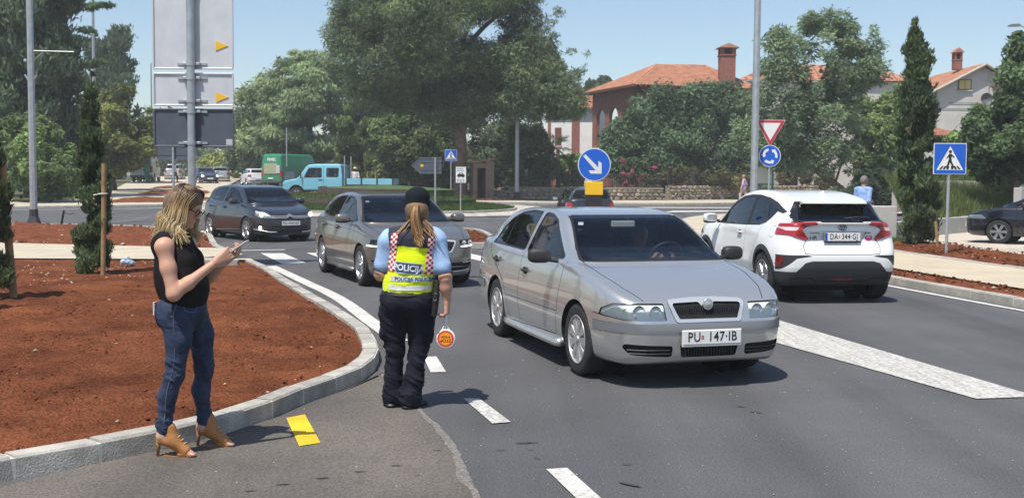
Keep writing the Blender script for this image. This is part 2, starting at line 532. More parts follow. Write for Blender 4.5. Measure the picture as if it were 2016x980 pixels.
def knife(bm, fh, lay, pid, plane, poly, cond):
 a, b = PL[plane]
 poly = [tuple(p) for p in poly]
 x0 = min(p[0] for p in poly); x1 = max(p[0] for p in poly); y0 = min(p[1] for p in poly); y1 = max(p[1] for p in poly)
 def bb(f):
  xs = [v.co[a] for v in f.verts]; ys = [v.co[b] for v in f.verts]
  return min(xs), max(xs), min(ys), max(ys)
 cand = {}
 for f in fh.get(plane, x0, x1, y0, y1):
  q = bb(f)
  if q[1] < x0 or q[0] > x1 or q[3] < y0 or q[2] > y1: continue
  if not cond(f.calc_center_median(), f.normal): continue
  cand[f] = q
 n = len(poly)
 for i in range(n):
  p, q = poly[i], poly[(i + 1) % n]
  ex, ey = q[0] - p[0], q[1] - p[1]
  if ex * ex + ey * ey < 1e-9: continue
  u0, u1 = min(p[0], q[0]) - 1e-4, max(p[0], q[0]) + 1e-4; w0, w1 = min(p[1], q[1]) - 1e-4, max(p[1], q[1]) + 1e-4
  sel = [f for f, r in cand.items() if not (r[1] < u0 or r[0] > u1 or r[3] < w0 or r[2] > w1)]
  if not sel: continue
  L = math.hypot(ex, ey); nx, ny = -ey / L, ex / L
  dist = {}
  def dd(v):
   r = dist.get(v)
   if r is None:
    r = (v.co[a] - p[0]) * nx + (v.co[b] - p[1]) * ny
    if abs(r) < 3e-5: r = 0.
    dist[v] = r
   return r
  es = set()
  for f in sel: es.update(f.edges)
  for e in es:
   v0, v1 = e.verts; d0, d1 = dd(v0), dd(v1)
   if d0 * d1 < 0:
    _, nv = bmesh.utils.edge_split(e, v0, d0 / (d0 - d1)); dist[nv] = 0.
  for f in sel:
   on = [v for v in f.verts if dd(v) == 0.]
   if len(on) == 2:
    try: nf, _ = bmesh.utils.face_split(f, on[0], on[1])
    except ValueError: continue
    if nf is not None and nf is not f:
     nf.normal = f.normal; nf[lay] = f[lay]; fh.put(nf); cand[nf] = bb(nf)
   cand[f] = bb(f)
 fs = list(cand)
 if not fs: return
 C = np.array([tuple(f.calc_center_median()) for f in fs])
 ins = poly_sd(np.array(poly), C[:, a], C[:, b]) < 0
 for f, t in zip(fs, ins):
  if t: f[lay] = pid
class SD2:
 """signed distance to an outline, tabulated and read back smoothly"""
 def __init__(s, P, h=.016, pad=.45):
  P = np.asarray(P); s.h = h; s.lo = P.min(0) - pad; n = np.ceil((P.max(0) + pad - s.lo) / h).astype(int) + 1
  g = [s.lo[t] + h * np.arange(n[t]) for t in (0,1)]
  s.T = poly_sd(P, g[0][:, None], g[1][None, :]); s.n = n
 def __call__(s, x, y):
  x, y = np.broadcast_arrays((x - s.lo[0]) / s.h,(y - s.lo[1]) / s.h)
  i = np.clip(np.floor(x).astype(int),1, s.n[0] - 3); j = np.clip(np.floor(y).astype(int),1, s.n[1] - 3)
  u = x - i; v = y - j
  def w(t): return (-.5 * t + t * t - .5 * t ** 3,1 - 2.5 * t * t + 1.5 * t ** 3,.5 * t + 2 * t * t - 1.5 * t ** 3,-.5 * t * t + .5 * t ** 3)
  wu, wv = w(u), w(v); r = 0.
  for p in range(4):
   for q in range(4): r = r + wu[p] * wv[q] * s.T[i + p - 1, j + q - 1]
  return r
def strip(pts, w):
 """polyline -> list of thin quads for panel gaps"""
 out = []
 P = [np.array(p, float) for p in pts]
 for p, q in zip(P[:-1], P[1:]):
  d = q - p; d = d / np.linalg.norm(d); n = np.array([-d[1], d[0]]) * w / 2; e = d * w * .3
  out.append([p + n - e, q + n + e, q - n + e, p - n - e])
 return out
def circle(cx, cy, r, n=28, a0=0., a1=2 * math.pi, ry=None):
 full = abs(a1 - a0) > 6.28
 ts = [a0 + (a1 - a0) * i / (n if full else n - 1) for i in range(n)]
 return [(cx + r * math.cos(t), cy + (ry or r) * math.sin(t)) for t in ts]
def mirror_y(poly): return [(-p[0], p[1]) for p in poly]
def make_shell(spec):
 side = catmull(spec['side'],5, closed=True) if spec.get('smooth_side', True) else np.array(spec['side'])
 plan = half_plan(spec['plan'])
 ins = interp(spec['inset']); fside, fplan = SD2(side), SD2(plan)
 if spec.get('cab'):
  cside = catmull(spec['cab'],4, closed=True); cplan = half_plan(spec['cab_plan']); cins = interp(spec['cab_inset']); fcside, fcplan = SD2(cside), SD2(cplan)
 k1 = spec.get('k',.11); k2 = spec.get('kc',.10); ku = spec.get('ku',.05)
 extra = spec.get('extra')
 def field(x, y, z):
  d = smax(fside(x, z), fplan(x, y) + ins(z), k1)
  if spec.get('cab'):
   d2 = smax(fcside(x, z), fcplan(x, y) + cins(z), k2)
   d = smin(d, d2, ku)
  if extra is not None: d = extra(d, x, y, z)
  return d
 h = spec.get('h',.034)
 lo = np.array([side[:,0].min() - .15, plan[:,1].min() - .15, side[:,1].min() - .12])
 hi = np.array([side[:,0].max() + .15, plan[:,1].max() + .15, max(side[:,1].max(), cside[:,1].max() if spec.get('cab') else 0) + .12])
 n = np.ceil((hi - lo) / h).astype(int) + 1
 lo[1] = -h * (n[1] - 1) / 2      # keep it symmetric
 ax = [lo[t] + h * np.arange(n[t]) for t in range(3)]
 Fd = field(ax[0][:, None, None], ax[1][None, :, None], ax[2][None, None, :])
 V, Q = surface_nets(Fd, lo, h)
 fp = lambda P: field(P[:,0], P[:,1], P[:,2])
 V = project_iso(fp, V,2)
 return V, Q, fp
def grad_normals(fp, V, e=.006):
 g = np.stack([fp(V + np.eye(3)[i] * e) - fp(V - np.eye(3)[i] * e) for i in range(3)],1)
 return g / np.maximum(np.linalg.norm(g, axis=1),1e-9)[:, None]
def split_shell(spec, root, paint):
 """cut the shell into named parts. features: (part, plane, polygon or list, cond, mirrored)"""
 V, Q, fp = make_shell(spec)
 bm = bmesh.new()
 me = mesh_np('shell', V, Q); bm.from_mesh(me); bpy.data.meshes.remove(me)
 bm.normal_update()
 lay = bm.faces.layers.int.new('pid'); fh = FaceHash(bm)
 ids = {'body': 0, 'hole': 1}; order = ['body', 'hole']
 for part, plane, poly, cond, mir in spec['features']:
  if part not in ids: ids[part] = len(order); order.append(part)
  polys = poly if isinstance(poly[0][0],(list, tuple, np.ndarray)) else [poly]
  for p in polys:
   if plane == 'side':
    knife(bm, fh, lay, ids[part], plane, p, cond)
   else:
    knife(bm, fh, lay, ids[part], plane, p, cond)
    if mir:
     if plane == 'front': knife(bm, fh, lay, ids[part], plane, mirror_y(p), cond)
     else: knife(bm, fh, lay, ids[part], plane, [(q[0],-q[1]) for q in p], cond)
 bm.verts.ensure_lookup_table(); bm.verts.index_update()
 VV = np.array([tuple(v.co) for v in bm.verts])
 NN = grad_normals(fp, VV)
 groups = {}
 props = spec['parts']
 arch_edges = []
 for f in bm.faces:
  p = order[f[lay]]
  if p == 'hole': continue
  pr = props.get(p, {})
  fc = f.calc_center_median(); key = (p,(1 if (fc.x - 1.2 if pr.get('split') == 'x' else fc.y) > 0 else -1) if pr.get('split') else 0)
  groups.setdefault(key, []).append([v.index for v in f.verts])
 for e in bm.edges:
  lf = e.link_faces
  if len(lf) == 2 and (order[lf[0][lay]] == 'hole') != (order[lf[1][lay]] == 'hole'):
   arch_edges.append((e.verts[0].index, e.verts[1].index))
 bm.free()
 out = {}
 for (p, sd), fs in groups.items():
  pr = props.get(p, {})
  used = np.unique(np.concatenate([np.array(f) for f in fs]))
  mp = {int(u): i for i, u in enumerate(used)}
  v = VV[used] + NN[used] * pr.get('off',0.0)
  m = mesh_np(p, v, [tuple(mp[i] for i in f) for f in fs], smooth=True)
  try: m.normals_split_custom_set_from_vertices([tuple(q) for q in NN[used]])
  except Exception: pass
  o = obj(pr.get('name', p), m, pr.get('mat', paint), None)
  out[(p, sd)] = o
  if p == 'panel_gap': o['kind'] = 'stuff'
  if pr.get('backing'):
   m2 = mesh_np('reflector', VV[used] + NN[used] * pr['backing'][1], [tuple(mp[i] for i in f) for f in fs], smooth=True)
   obj(pr['backing'][2] if len(pr['backing']) > 2 else 'reflector', m2, pr['backing'][0], o)
 for (p, sd), o in out.items():
  pp = props.get(p, {}).get('parent')
  o.parent = out.get((pp, sd)) or out.get((pp,0)) or root if pp else root
 # wheel wells
 if arch_edges:
  for wx in spec['wheels']:
   for s in (-1,1):
    mb = MB()
    for i, j in arch_edges:
     a, b = VV[i], VV[j]
     if a[1] * s < 0 or abs(a[0] - wx) > 1: continue
     a2 = a.copy(); b2 = b.copy(); a2[1] = b2[1] = s * .48
     mb.add([a, b, b2, a2], [(0,1,2,3)])
    mb.lathe([(.0, s * .478),(spec['arch_r'] * 1.03, s * .478)],20, 'Y',(wx,0, spec['wheel_z']))
    mb.build('wheel_well', M_SEAM, root, fix=False)
 # dark lining inside the cabin
 if spec.get('liner', True):
  fs = [f for (p, sd), g in groups.items() if not props.get(p, {}).get('glass') for f in g]
  zc = [f for f in fs if VV[f[0]][2] > spec.get('liner_z',.62)]
  used = np.unique(np.concatenate([np.array(f) for f in zc]))
  mp = {int(u): i for i, u in enumerate(used)}
  m = mesh_np('lining', VV[used] - NN[used] * .022, [tuple(mp[i] for i in f)[::-1] for f in zc], smooth=True)
  obj('lining', m, M_DARKIN, root)
 return out, fp
WHEEL_MESH = {}
def wheel(root, x, y, z, R=.316, rim=.20, width=.195, n=5, style='spoke', rimmat=None, steer=0., tw=(.055,.085), spin=0.):
 """wheel > tyre, rim; the outer face looks along +y and is turned for the other side"""
 key = (R, rim, width, n, style, tw)
 if key not in WHEEL_MESH:
  w = width / 2
  t = MB()
  prof = [(rim * .96,-w * .8),(rim, w * .86),(rim * 1.03, w * .95),(R * .86, w * 1.04),(R * .95, w * .96),(R * .988, w * .8),(R, w * .55),(R * 1.0, w * .52),(R * .985, w * .5),(R * .985, w * .44),(R, w * .42),(R, w * .05),(R * .985, w * .04),
    (R * .985,-w * .04),(R,-w * .05),(R,-w * .42),(R * .985,-w * .44),(R * .985,-w * .5),(R,-w * .52),(R * .988,-w * .8),(R * .95,-w * .96),(R * .86,-w * 1.04),(rim * 1.03,-w * .95)]
  t.lathe(prof,40, 'Y')
  tm = t.mesh('tyre', smooth='auto')
  m = MB()
  m.lathe([(rim * 1.04, w * .93),(rim * 1.03, w * 1.0),(rim * .99, w * 1.0),(rim * .95, w * .86),(rim * .9, w * .3),(rim * .88,-w * .7)],40, 'Y')
  m.lathe([(.0, w * .98),(.028, w * .97),(.034, w * .85),(.06, w * .78),(.062, w * .5)],20, 'Y')
  for i in range(n):
   a = 2 * math.pi * i / n
   def sp(off, w0, w1):
    r0, r1 = .03, rim * .965
    rows = []
    for r, hw, d in ((r0, w0,.86),((r0 + r1) / 2,(w0 * .6 + w1 * .4),.92),(r1, w1,.90)):
     rows.append((r, hw / 2, w * d))
    V = []
    for r, hw, d in rows:
     for u, dd in ((-hw, d - .03),(-hw * .75, d),(hw * .75, d),(hw, d - .03)):
      aa = a + off
      px, pz = r * math.cos(aa) - u * math.sin(aa), r * math.sin(aa) + u * math.cos(aa)
      V.append((px, dd, pz))
    Fs = [(q * 4 + i2, q * 4 + i2 + 1, q * 4 + 5 + i2, q * 4 + 4 + i2) for q in range(2) for i2 in range(3)]
    m.add(V, Fs)
   if style == 'twin': sp(-.10, tw[0], tw[1] * .62); sp(.10, tw[0], tw[1] * .62)
   else: sp(0, tw[0], tw[1])
  rm = m.mesh('rim', smooth='auto', fix=False)
  b = MB()
  b.lathe([(0, w * .25),(rim * .72, w * .25),(rim * .72, w * .1)],24, 'Y')
  b.lathe([(rim * .9,-w * .2),(.0,-w * .2)],24, 'Y')
  bk = b.mesh('brake_disc')
  WHEEL_MESH[key] = (tm, rm, bk)
 tm, rm, bk = WHEEL_MESH[key]
 e = bpy.data.objects.new('wheel', None); link(e, root); e.location = (x, y, z)
 e.rotation_euler = (0,0,(0 if y > 0 else math.pi) + steer)
 for nm, me_, mt in (('tyre', tm, M_TYRE),('rim', rm, rimmat or M_ALLOY),('brake_disc', bk, M_BRAKE)):
  o = obj(nm, me_, mt, e); o.rotation_euler = (0, spin,0)
 return e
def plate(root, txt, x, z, front=True, w=.52, h=.112, tilt=0., y=0., eu=False, crest=True, frame=M_BLACKPL):
 s = 1 if front else -1
 e = bpy.data.objects.new('number_plate', None); link(e, root); e.location = (x, y, z)
 e.rotation_euler = (math.pi / 2,0,(math.pi / 2 if front else -math.pi / 2)); e.rotation_euler = Matrix(((0,0, s),(s,0,0),(0,1,0))).to_4x4().to_euler()
 MB().bbox((0,-.008,.004),(w + .016, h + .026,.012),.004).build('plate_frame', frame, e)
 MB().bbox((0,0,.012),(w, h,.006),.002).build('plate_blank', M_WHITEPL, e)
 t = text_mesh(txt, h * .98,.0006, sx=.66, bold=.0012, space=1.1)
 xs = [v.co.x for v in t.vertices]; k = w * (.76 if eu else .84) / (max(xs) - min(xs)); t.transform(Matrix.Diagonal((k,1,1,1)))
 obj('plate_lettering', t, M_INK, e, loc=((.02 if eu else .0),0,.0162))
 if crest:
  MB().box((-.088 + (.042 if eu else 0),0,.0156),(.024,.034,.001)).build('crest', mat('crest_red',(.5,.15,.15),.5), e)
 if eu: MB().box((-w / 2 + .022,0,.0156),(.04, h * .96,.001)).build('country_band', mat('eu_blue',(.02,.06,.4),.5), e)
 return e
def seat_set(root, xf, xr, zf=.5, dy=.36, belt=.95, rearz=.0):
 m = blob_mesh('seat_back',(.16,.48,.62),(4,4,4)); hd = blob_mesh('headrest',(.09,.26,.18),(4,4,4)); cu = blob_mesh('seat_cushion',(.5,.5,.16),(4,4,4))
 for s in (-1,1):
  e = bpy.data.objects.new('front_seat', None); link(e, root); e.location = (xf, s * dy, zf)
  obj('seat_cushion', cu, M_SEAT, e,(.2,0,.02)); obj('seat_back', m, M_SEAT, e,(-.1,0,.36),(0,-.28,0)); obj('headrest', hd, M_SEAT, e,(-.21,0,.74),(0,-.15,0))
 e = bpy.data.objects.new('rear_bench', None); link(e, root); e.location = (xr,0, zf)
 obj('seat_back', blob_mesh('bench_back',(.18,1.22,.56),(4,6,4)), M_SEAT, e,(-.1,0,.36 + rearz),(0,-.35,0))
 for y in (-.36,.36): obj('headrest', hd, M_SEAT, e,(-.22, y,.68 + rearz),(0,-.15,0))
def steering(root, x, y, z):
 mb = MB()
 pts = [(0,.18 * math.cos(t),.18 * math.sin(t)) for t in np.linspace(0,2 * math.pi,21)]
 mb.tube(pts,.014,6, cap=False); mb.box((-.01,0,-.02),(.03,.30,.05)); mb.box((-.01,0,-.08),(.03,.06,.16))
 mb.build('steering_wheel', M_BLACKPL, root,(x, y, z),(0,.42,0), smooth=True)
def mirrors(root, x, y, z, dims=(.13,.22,.15), mt=None, mt2=None, yaw=.15):
 hm = blob_mesh('housing', dims,(3.2,3.2,3.2)); gm = blob_mesh('mirror_glass',(.012, dims[1] * .84, dims[2] * .78),(3,5,5))
 for s in (-1,1):
  e = bpy.data.objects.new('wing_mirror', None); link(e, root); e.location = (x, s * y, z); e.rotation_euler = (0,0, s * yaw)
  obj('mirror_housing', hm, mt or M_BLACKPL, e)
  if mt2: obj('mirror_base', blob_mesh('mb',(dims[0] * .9, dims[1] * .96, dims[2] * .42),(3,3,3)), mt2, e,(.0,0,-dims[2] * .36))
  obj('mirror_glass', gm, M_CHROME, e,(-dims[0] * .46,0,0))
  MB().tube([(0.01,-s * dims[1] * .4,-dims[2] * .25),(.02,-s * (dims[1] * .4 + .09),-dims[2] * .35)],.022,8).build('mirror_arm', mt2 or M_BLACKPL, e)
def handles(root, xs, y, z, mt, dims=(.19,.03,.032), zs=None):
 hm = blob_mesh('handle', dims,(3,3,3)); rm = blob_mesh('handle_recess',(.11,.012,.07),(3,3,3))
 for i, x in enumerate(xs):
  for s in (-1,1):
   zz = zs[i] if zs else z
   e = obj('door_handle', hm, mt, root,(x, s * (y + .012), zz)); obj('handle_recess', rm, M_SEAM, e,(0.0,-s * .012,0))
def wipers(root, x, z, y0=.55, dxb=-.12, dzb=.06):
 for s, yb in ((1, y0),(-1,-.05)):
  MB().tube([(x, yb, z),(x + dxb * .25, yb - .25, z + dzb * .3 + .012),(x + dxb * .35, yb - .55, z + dzb * .45)],.008,5).build('wiper', M_BLACKPL, root)
def on_shell(fp, origin, direction, tmax=1.2):
 """march a ray from outside until it meets the shell"""
 o = np.array(origin, float); d = np.array(direction, float); d /= np.linalg.norm(d); t = 0.
 for _ in range(60):
  v = float(fp((o + d * t)[None])[0])
  if v < .001: break
  t += max(v * .7,.002)
 return o + d * t
# ------------------------------------------------------------------ the cars
SIDE = lambda c, n: abs(c.y) > .45 and abs(n.y) > .25
FRONT = lambda c, n: c.x > 2.6 and n.x > .08
REAR = lambda c, n: c.x < .3 and n.x < -.08
ANY = lambda c, n: True
def grow(poly, d):
 P = np.array(poly, float); n = len(P); out = []
 area = .5 * sum(P[i][0] * P[(i + 1) % n][1] - P[(i + 1) % n][0] * P[i][1] for i in range(n)); s = 1 if area > 0 else -1
 for i in range(n):
  a, b, c = P[i - 1], P[i], P[(i + 1) % n]
  e1 = (b - a) / (np.linalg.norm(b - a) + 1e-9); e2 = (c - b) / (np.linalg.norm(c - b) + 1e-9)
  n1 = np.array([e1[1],-e1[0]]) * s; n2 = np.array([e2[1],-e2[0]]) * s
  m = n1 + n2; m = m / max(np.linalg.norm(m),.3)
  out.append(tuple(b + m * d / max(m @ n1,.5)))
 return out
def rounded(poly, r=.02, n=3):
 P = [np.array(p, float) for p in poly]; out = []
 for i in range(len(P)):
  a, b, c = P[i - 1], P[i], P[(i + 1) % len(P)]
  da = min(r, np.linalg.norm(a - b) * .45); dc = min(r, np.linalg.norm(c - b) * .45)
  p = b + (a - b) / np.linalg.norm(a - b) * da; q = b + (c - b) / np.linalg.norm(c - b) * dc
  for k in range(n + 1):
   t = k / n
   out.append(tuple((1 - t) ** 2 * p + 2 * t * (1 - t) * b + t * t * q))
 return out
def std_parts():
 return {
  'windscreen': dict(mat=M_GLASS, off=-.004, glass=True), 'rear_window': dict(mat=M_GLASS, off=-.004, glass=True),
  'front_side_window': dict(mat=M_GLASS, off=-.005, glass=True, split=True), 'rear_side_window': dict(mat=M_GLASS, off=-.005, glass=True, split=True),
  'quarter_window': dict(mat=M_GLASS, off=-.005, glass=True, split=True),
  'window_trim': dict(mat=M_BLACKPL, off=-.001, split=True), 'panel_gap': dict(mat=M_SEAM, off=-.006),
  'windscreen_edge': dict(mat=M_SEAM, off=-.003),
  'front_door': dict(split=True), 'rear_door': dict(split=True), 'bonnet': dict(),
  'headlight': dict(mat=M_LENS, off=.002, split=True, glass=True, backing=(mat('lamp_white',(.7,.72,.72),.3, metal=.3),-.016)),
  'tail_light': dict(mat=M_REDL, off=.004, split=True),
 }
def silver_saloon():
 """silver lift-back saloon of around 2000: the one passing the officer"""
 root = empty('saloon_car')
 paint = mat('silver_paint',(.56,.56,.545),.27, metal=.7, coat=.9)
 inner_paint = paint
 side = [(-.96,.26),(-1.06,.38),(-1.09,.54),(-1.06,.72),(-1.045,.86),(-1.01,.98),(-.93,1.045),(-.66,1.055),(.2,.99),(1.4,.97),(2.15,.965),(2.42,.94),(2.72,.885),(3.02,.81),
   (3.22,.742),(3.315,.685),(3.345,.61),(3.375,.555),(3.41,.50),(3.417,.45),(3.40,.34),(3.36,.235),(3.2,.19),(2.9,.19),(1.2,.185),(-.7,.2)]
 plan = [(-1.09,.0),(-1.088,.45),(-1.06,.62),(-.97,.75),(-.78,.82),(-.3,.857),(.6,.866),(1.6,.866),(2.4,.862),(2.8,.845),(3.06,.80),(3.24,.72),(3.345,.60),(3.4,.42),(3.417,.0)]
 inset = [(.15,.06),(.22,.035),(.32,.012),(.45,.0),(.6,.0),(.72,.012),(.84,.03),(.94,.055),(1.06,.09)]
 cab = [(2.36,.90),(2.02,1.09),(1.68,1.285),(1.50,1.355),(1.22,1.395),(.8,1.418),(.3,1.408),(-.12,1.355),(-.5,1.22),(-.86,1.05),(-.9,.9),(.5,.85)]
 cab_plan = [(-1.05,.0),(-1.0,.5),(-.8,.66),(-.4,.745),(.2,.775),(1.0,.785),(1.6,.775),(2.0,.745),(2.3,.69),(2.42,.45),(2.46,0)]
 cab_inset = [(.85,-.03),(.97,.0),(1.1,.05),(1.25,.11),(1.36,.165),(1.43,.215)]
 fw = rounded([(1.93,.985),(1.44,1.30),(1.22,1.35),(1.02,1.365),(.90,.995)],.03)
 rw = rounded([(.80,.998),(.90,1.365),(.55,1.372),(.25,1.345),(-.02,1.275),(-.24,1.165),(-.40,1.045),(-.36,1.012)],.025)
 fd = [(2.08,.94),(2.10,.86),(2.06,.62),(2.0,.30),(.90,.265),(.845,.5),(.85,.95)]
 rd = [(.85,.95),(.845,.5),(.90,.265),(.52,.255),(.44,.45),(.30,.62),(.05,.74),(-.26,.86),(-.44,1.0)]
 feats = [
  ('front_door', 'side', [(2.08,.975),(2.10,.86),(2.06,.62),(2.0,.30),(.90,.265),(.845,.5),(.85,.985)], SIDE,0),
  ('rear_door', 'side', [(.85,.985),(.845,.5),(.90,.265),(.52,.255),(.44,.45),(.30,.62),(.05,.74),(-.26,.86),(-.44,1.0)], SIDE,0),
  ('window_trim', 'side', grow(fw,.017), SIDE,0),('window_trim', 'side', grow(rw,.017), SIDE,0),
  ('front_side_window', 'side', fw, SIDE,0),('rear_side_window', 'side', rw, SIDE,0),
  ('window_trim', 'side', strip([(.12,1.33),(.05,1.0)],.022), SIDE,0),
  ('panel_gap', 'side', strip([(2.085,.96),(2.10,.86),(2.06,.62),(2.0,.29)],.008) + strip([(.848,.99),(.843,.5),(.90,.262)],.008)
   + strip([(-.44,1.01),(-.26,.865),(.05,.745),(.30,.625),(.44,.455),(.52,.25)],.008) + strip([(2.0,.292),(.52,.25)],.007), SIDE,0),
  ('panel_gap', 'side', strip([(2.03,.51),(.45,.50)],.006), SIDE,0),
  ('bonnet', 'top', [(2.26,.70),(2.36,.0),(2.36,-.70),(3.27,-.585),(3.335,0),(3.27,.585)][0:0] or [(2.22,.695),(2.7,.68),(3.05,.62),(3.30,.53),(3.30,-.53),(3.05,-.62),(2.7,-.68),(2.22,-.695)], lambda c, n: c.z > .6 and n.z > .4 and c.x > 2.2,0),
  ('panel_gap', 'top', strip([(2.2,.70),(2.7,.685),(3.05,.625),(3.27,.545)],.007), lambda c, n: c.z > .6 and n.z > .3,1),
  ('bumper_strip', 'side', [(2.89,.468),(3.6,.468),(3.6,.54),(2.89,.54)], lambda c, n: c.x > 2.85,0),
  ('bumper_strip', 'side', [(-1.3,.50),(-.44,.50),(-.44,.575),(-1.3,.575)], lambda c, n: c.x < -.4,0),
  ('panel_gap', 'side', strip([(2.89,.60),(3.02,.59),(3.12,.585)],.007), SIDE,0),
  ('panel_gap', 'side', strip([(-.42,.64),(-.8,.64)],.007), SIDE,0),
  ('headlight', 'front', rounded([(.372,.566),(.385,.700),(.60,.704),(.76,.70),(.81,.65),(.82,.59),(.70,.568)],.012), lambda c, n: c.x > 2.95 and (n.x > .05),1),
  ('grille_frame', 'front', rounded([(.29,.545),(.345,.70),(.33,.722),(.10,.735),(-.10,.735),(-.33,.722),(-.345,.70),(-.29,.545)],.025), FRONT,0),
  ('grille', 'front', rounded([(.26,.572),(.308,.682),(.295,.696),(.07,.702),(.045,.668),(-.045,.668),(-.07,.702),(-.295,.696),(-.308,.682),(-.26,.572)],.012), FRONT,0),
  ('lower_intake', 'front', rounded([(.245,.262),(.265,.372),(-.265,.372),(-.245,.262)],.02), FRONT,0),
  ('side_intake', 'front', rounded([(.33,.268),(.325,.36),(.70,.375),(.715,.345),(.66,.285)],.025), FRONT,1),
  ('windscreen_edge', 'front', rounded([(.72,.972),(.56,1.368),(.3,1.384),(-.3,1.384),(-.56,1.368),(-.72,.972)],.03), lambda c, n: c.x > 1.2 and n.x > .2 and c.z > .9,0),
  ('windscreen', 'front', rounded([(.695,.99),(.54,1.352),(.3,1.366),(-.3,1.366),(-.54,1.352),(-.695,.99)],.03), lambda c, n: c.x > 1.2 and n.x > .2 and c.z > .9,0),
  ('rear_window', 'front', rounded([(.60,1.07),(.50,1.34),(-.50,1.34),(-.60,1.07)],.04), lambda c, n: c.x < .2 and n.x < -.2 and c.z > 1.0,0),
  ('tail_light', 'front', rounded([(.48,.70),(.48,.90),(.86,.92),(.86,.70)],.02), lambda c, n: c.x < -.85,1),
  ('hole', 'side', circle(0,.315,.352), SIDE,0),('hole', 'side', circle(2.512,.315,.352), SIDE,0),
 ]
 parts = std_parts()
 parts.update({'bumper_strip': dict(mat=mat('bumper_strip_grey',(.15,.155,.165),.5), off=.007, split='x'), 'grille_frame': dict(mat=M_CHROME, off=.008), 'grille': dict(mat=M_SEAM, off=-.012),
     'lower_intake': dict(mat=M_SEAM, off=-.02), 'side_intake': dict(mat=M_SEAM, off=-.016, split=True), 'headlight': dict(mat=M_LENS, off=.002, split=True, glass=True, backing=(mat('headlamp_bowl',(.82,.83,.80),.4, metal=.1),-.016))})
 spec = dict(side=side, plan=plan, inset=inset, cab=cab, cab_plan=cab_plan, cab_inset=cab_inset, features=feats, parts=parts, wheels=(0,2.512), arch_r=.352, wheel_z=.315, h=.032, k=.07, kc=.07, ku=.03)
 _, fp = split_shell(spec, root, paint)
 for wx in (0,2.512):
  for s in (-1,1): wheel(root, wx, s * .745,.313,.316,.205,.195,9, 'spoke', M_HUBCAP, tw=(.045,.118), spin=.3)
 # grille bars and badge
 for i in range(-13,14):
  y = i * .0212
  p = on_shell(fp,(3.8, y,.635),(-1,0,0))
  MB().box((p[0] - .004, y,.632),(.014,.0065,.105)).build('grille_bar', M_BLACKPL, root)
 p = on_shell(fp,(3.8,0,.66),(-1,0,0)) + np.array([.008,0,0])
 b = MB().lathe([(0,.016),(.03,.014),(.037,.008),(.042,.012),(.047,.008),(.047,-.01)],24, 'X',(p[0] + .004,0,.69)).build('badge', mat('badge_silver',(.62,.63,.62),.25, metal=.7), root, smooth=True)
 for zc in (.295,.325):
  for s in (-1,1):
   pts = [on_shell(fp,(3.9, s * y, zc),(-1,0,0)) + np.array([-.008,0,0]) for y in np.linspace(.345,.68,6)]
   MB().tube(pts,.006,5).build('intake_bar', M_BLACKPL, root)
 for i in range(-9,10):
  p = on_shell(fp,(3.8, i * .026,.31),(-1,0,0)); MB().box((p[0] - .012, i * .026,.315),(.01,.006,.10)).build('intake_bar', M_BLACKPL, root)
 for s in (-1,1):
  for y, r in ((.46,.05),(.60,.055),(.69,.026)):
   p = on_shell(fp,(3.8, s * y,.635),(-1,0,0))
   MB().lathe([(0,-.012),(r * .5,-.01),(r * .8,.0),(r,.008)],16, 'X',(p[0] - (.014 if y < .65 else .03), s * y,.635)).build('lamp_bowl', M_REFL if y < .7 else M_AMBER, root, smooth=True)
 plate(root, 'PU  147·IB',3.424,.432, True, frame=mat('plate_frame_cream',(.62,.60,.55),.5))
 mirrors(root,1.90,.985,1.005,(.125,.215,.135), M_BLACKPL)
 handles(root,(1.04,.02),.852,.83, M_BLACKPL,(.17,.03,.03), zs=(.80,.845))
 sill = MB()
 for s in (-1,1): MB().tube([(.40, s * .845,.225),(.5, s * .852,.215),(2.0, s * .852,.215),(2.12, s * .848,.23)],.038,8).build('sill', paint, root, smooth=True)
 MB().box((1.95,0,.88),(.5,1.32,.12)).build('dashboard', M_DARKIN, root)
 seat_set(root,1.12,.18,.46,.36)
 steering(root,1.72,.36,.94)
 wipers(root,2.285,.965)
 MB().bbox((1.52,0,1.275),(.03,.25,.07),.012).build('rear_view_mirror', mat('mirror_back',(.6,.63,.6),.3), root)
 MB().box((1.735,-.52,1.29),(.004,.05,.028)).build('sticker', M_WHITEPL, root, rot=None)
 return root
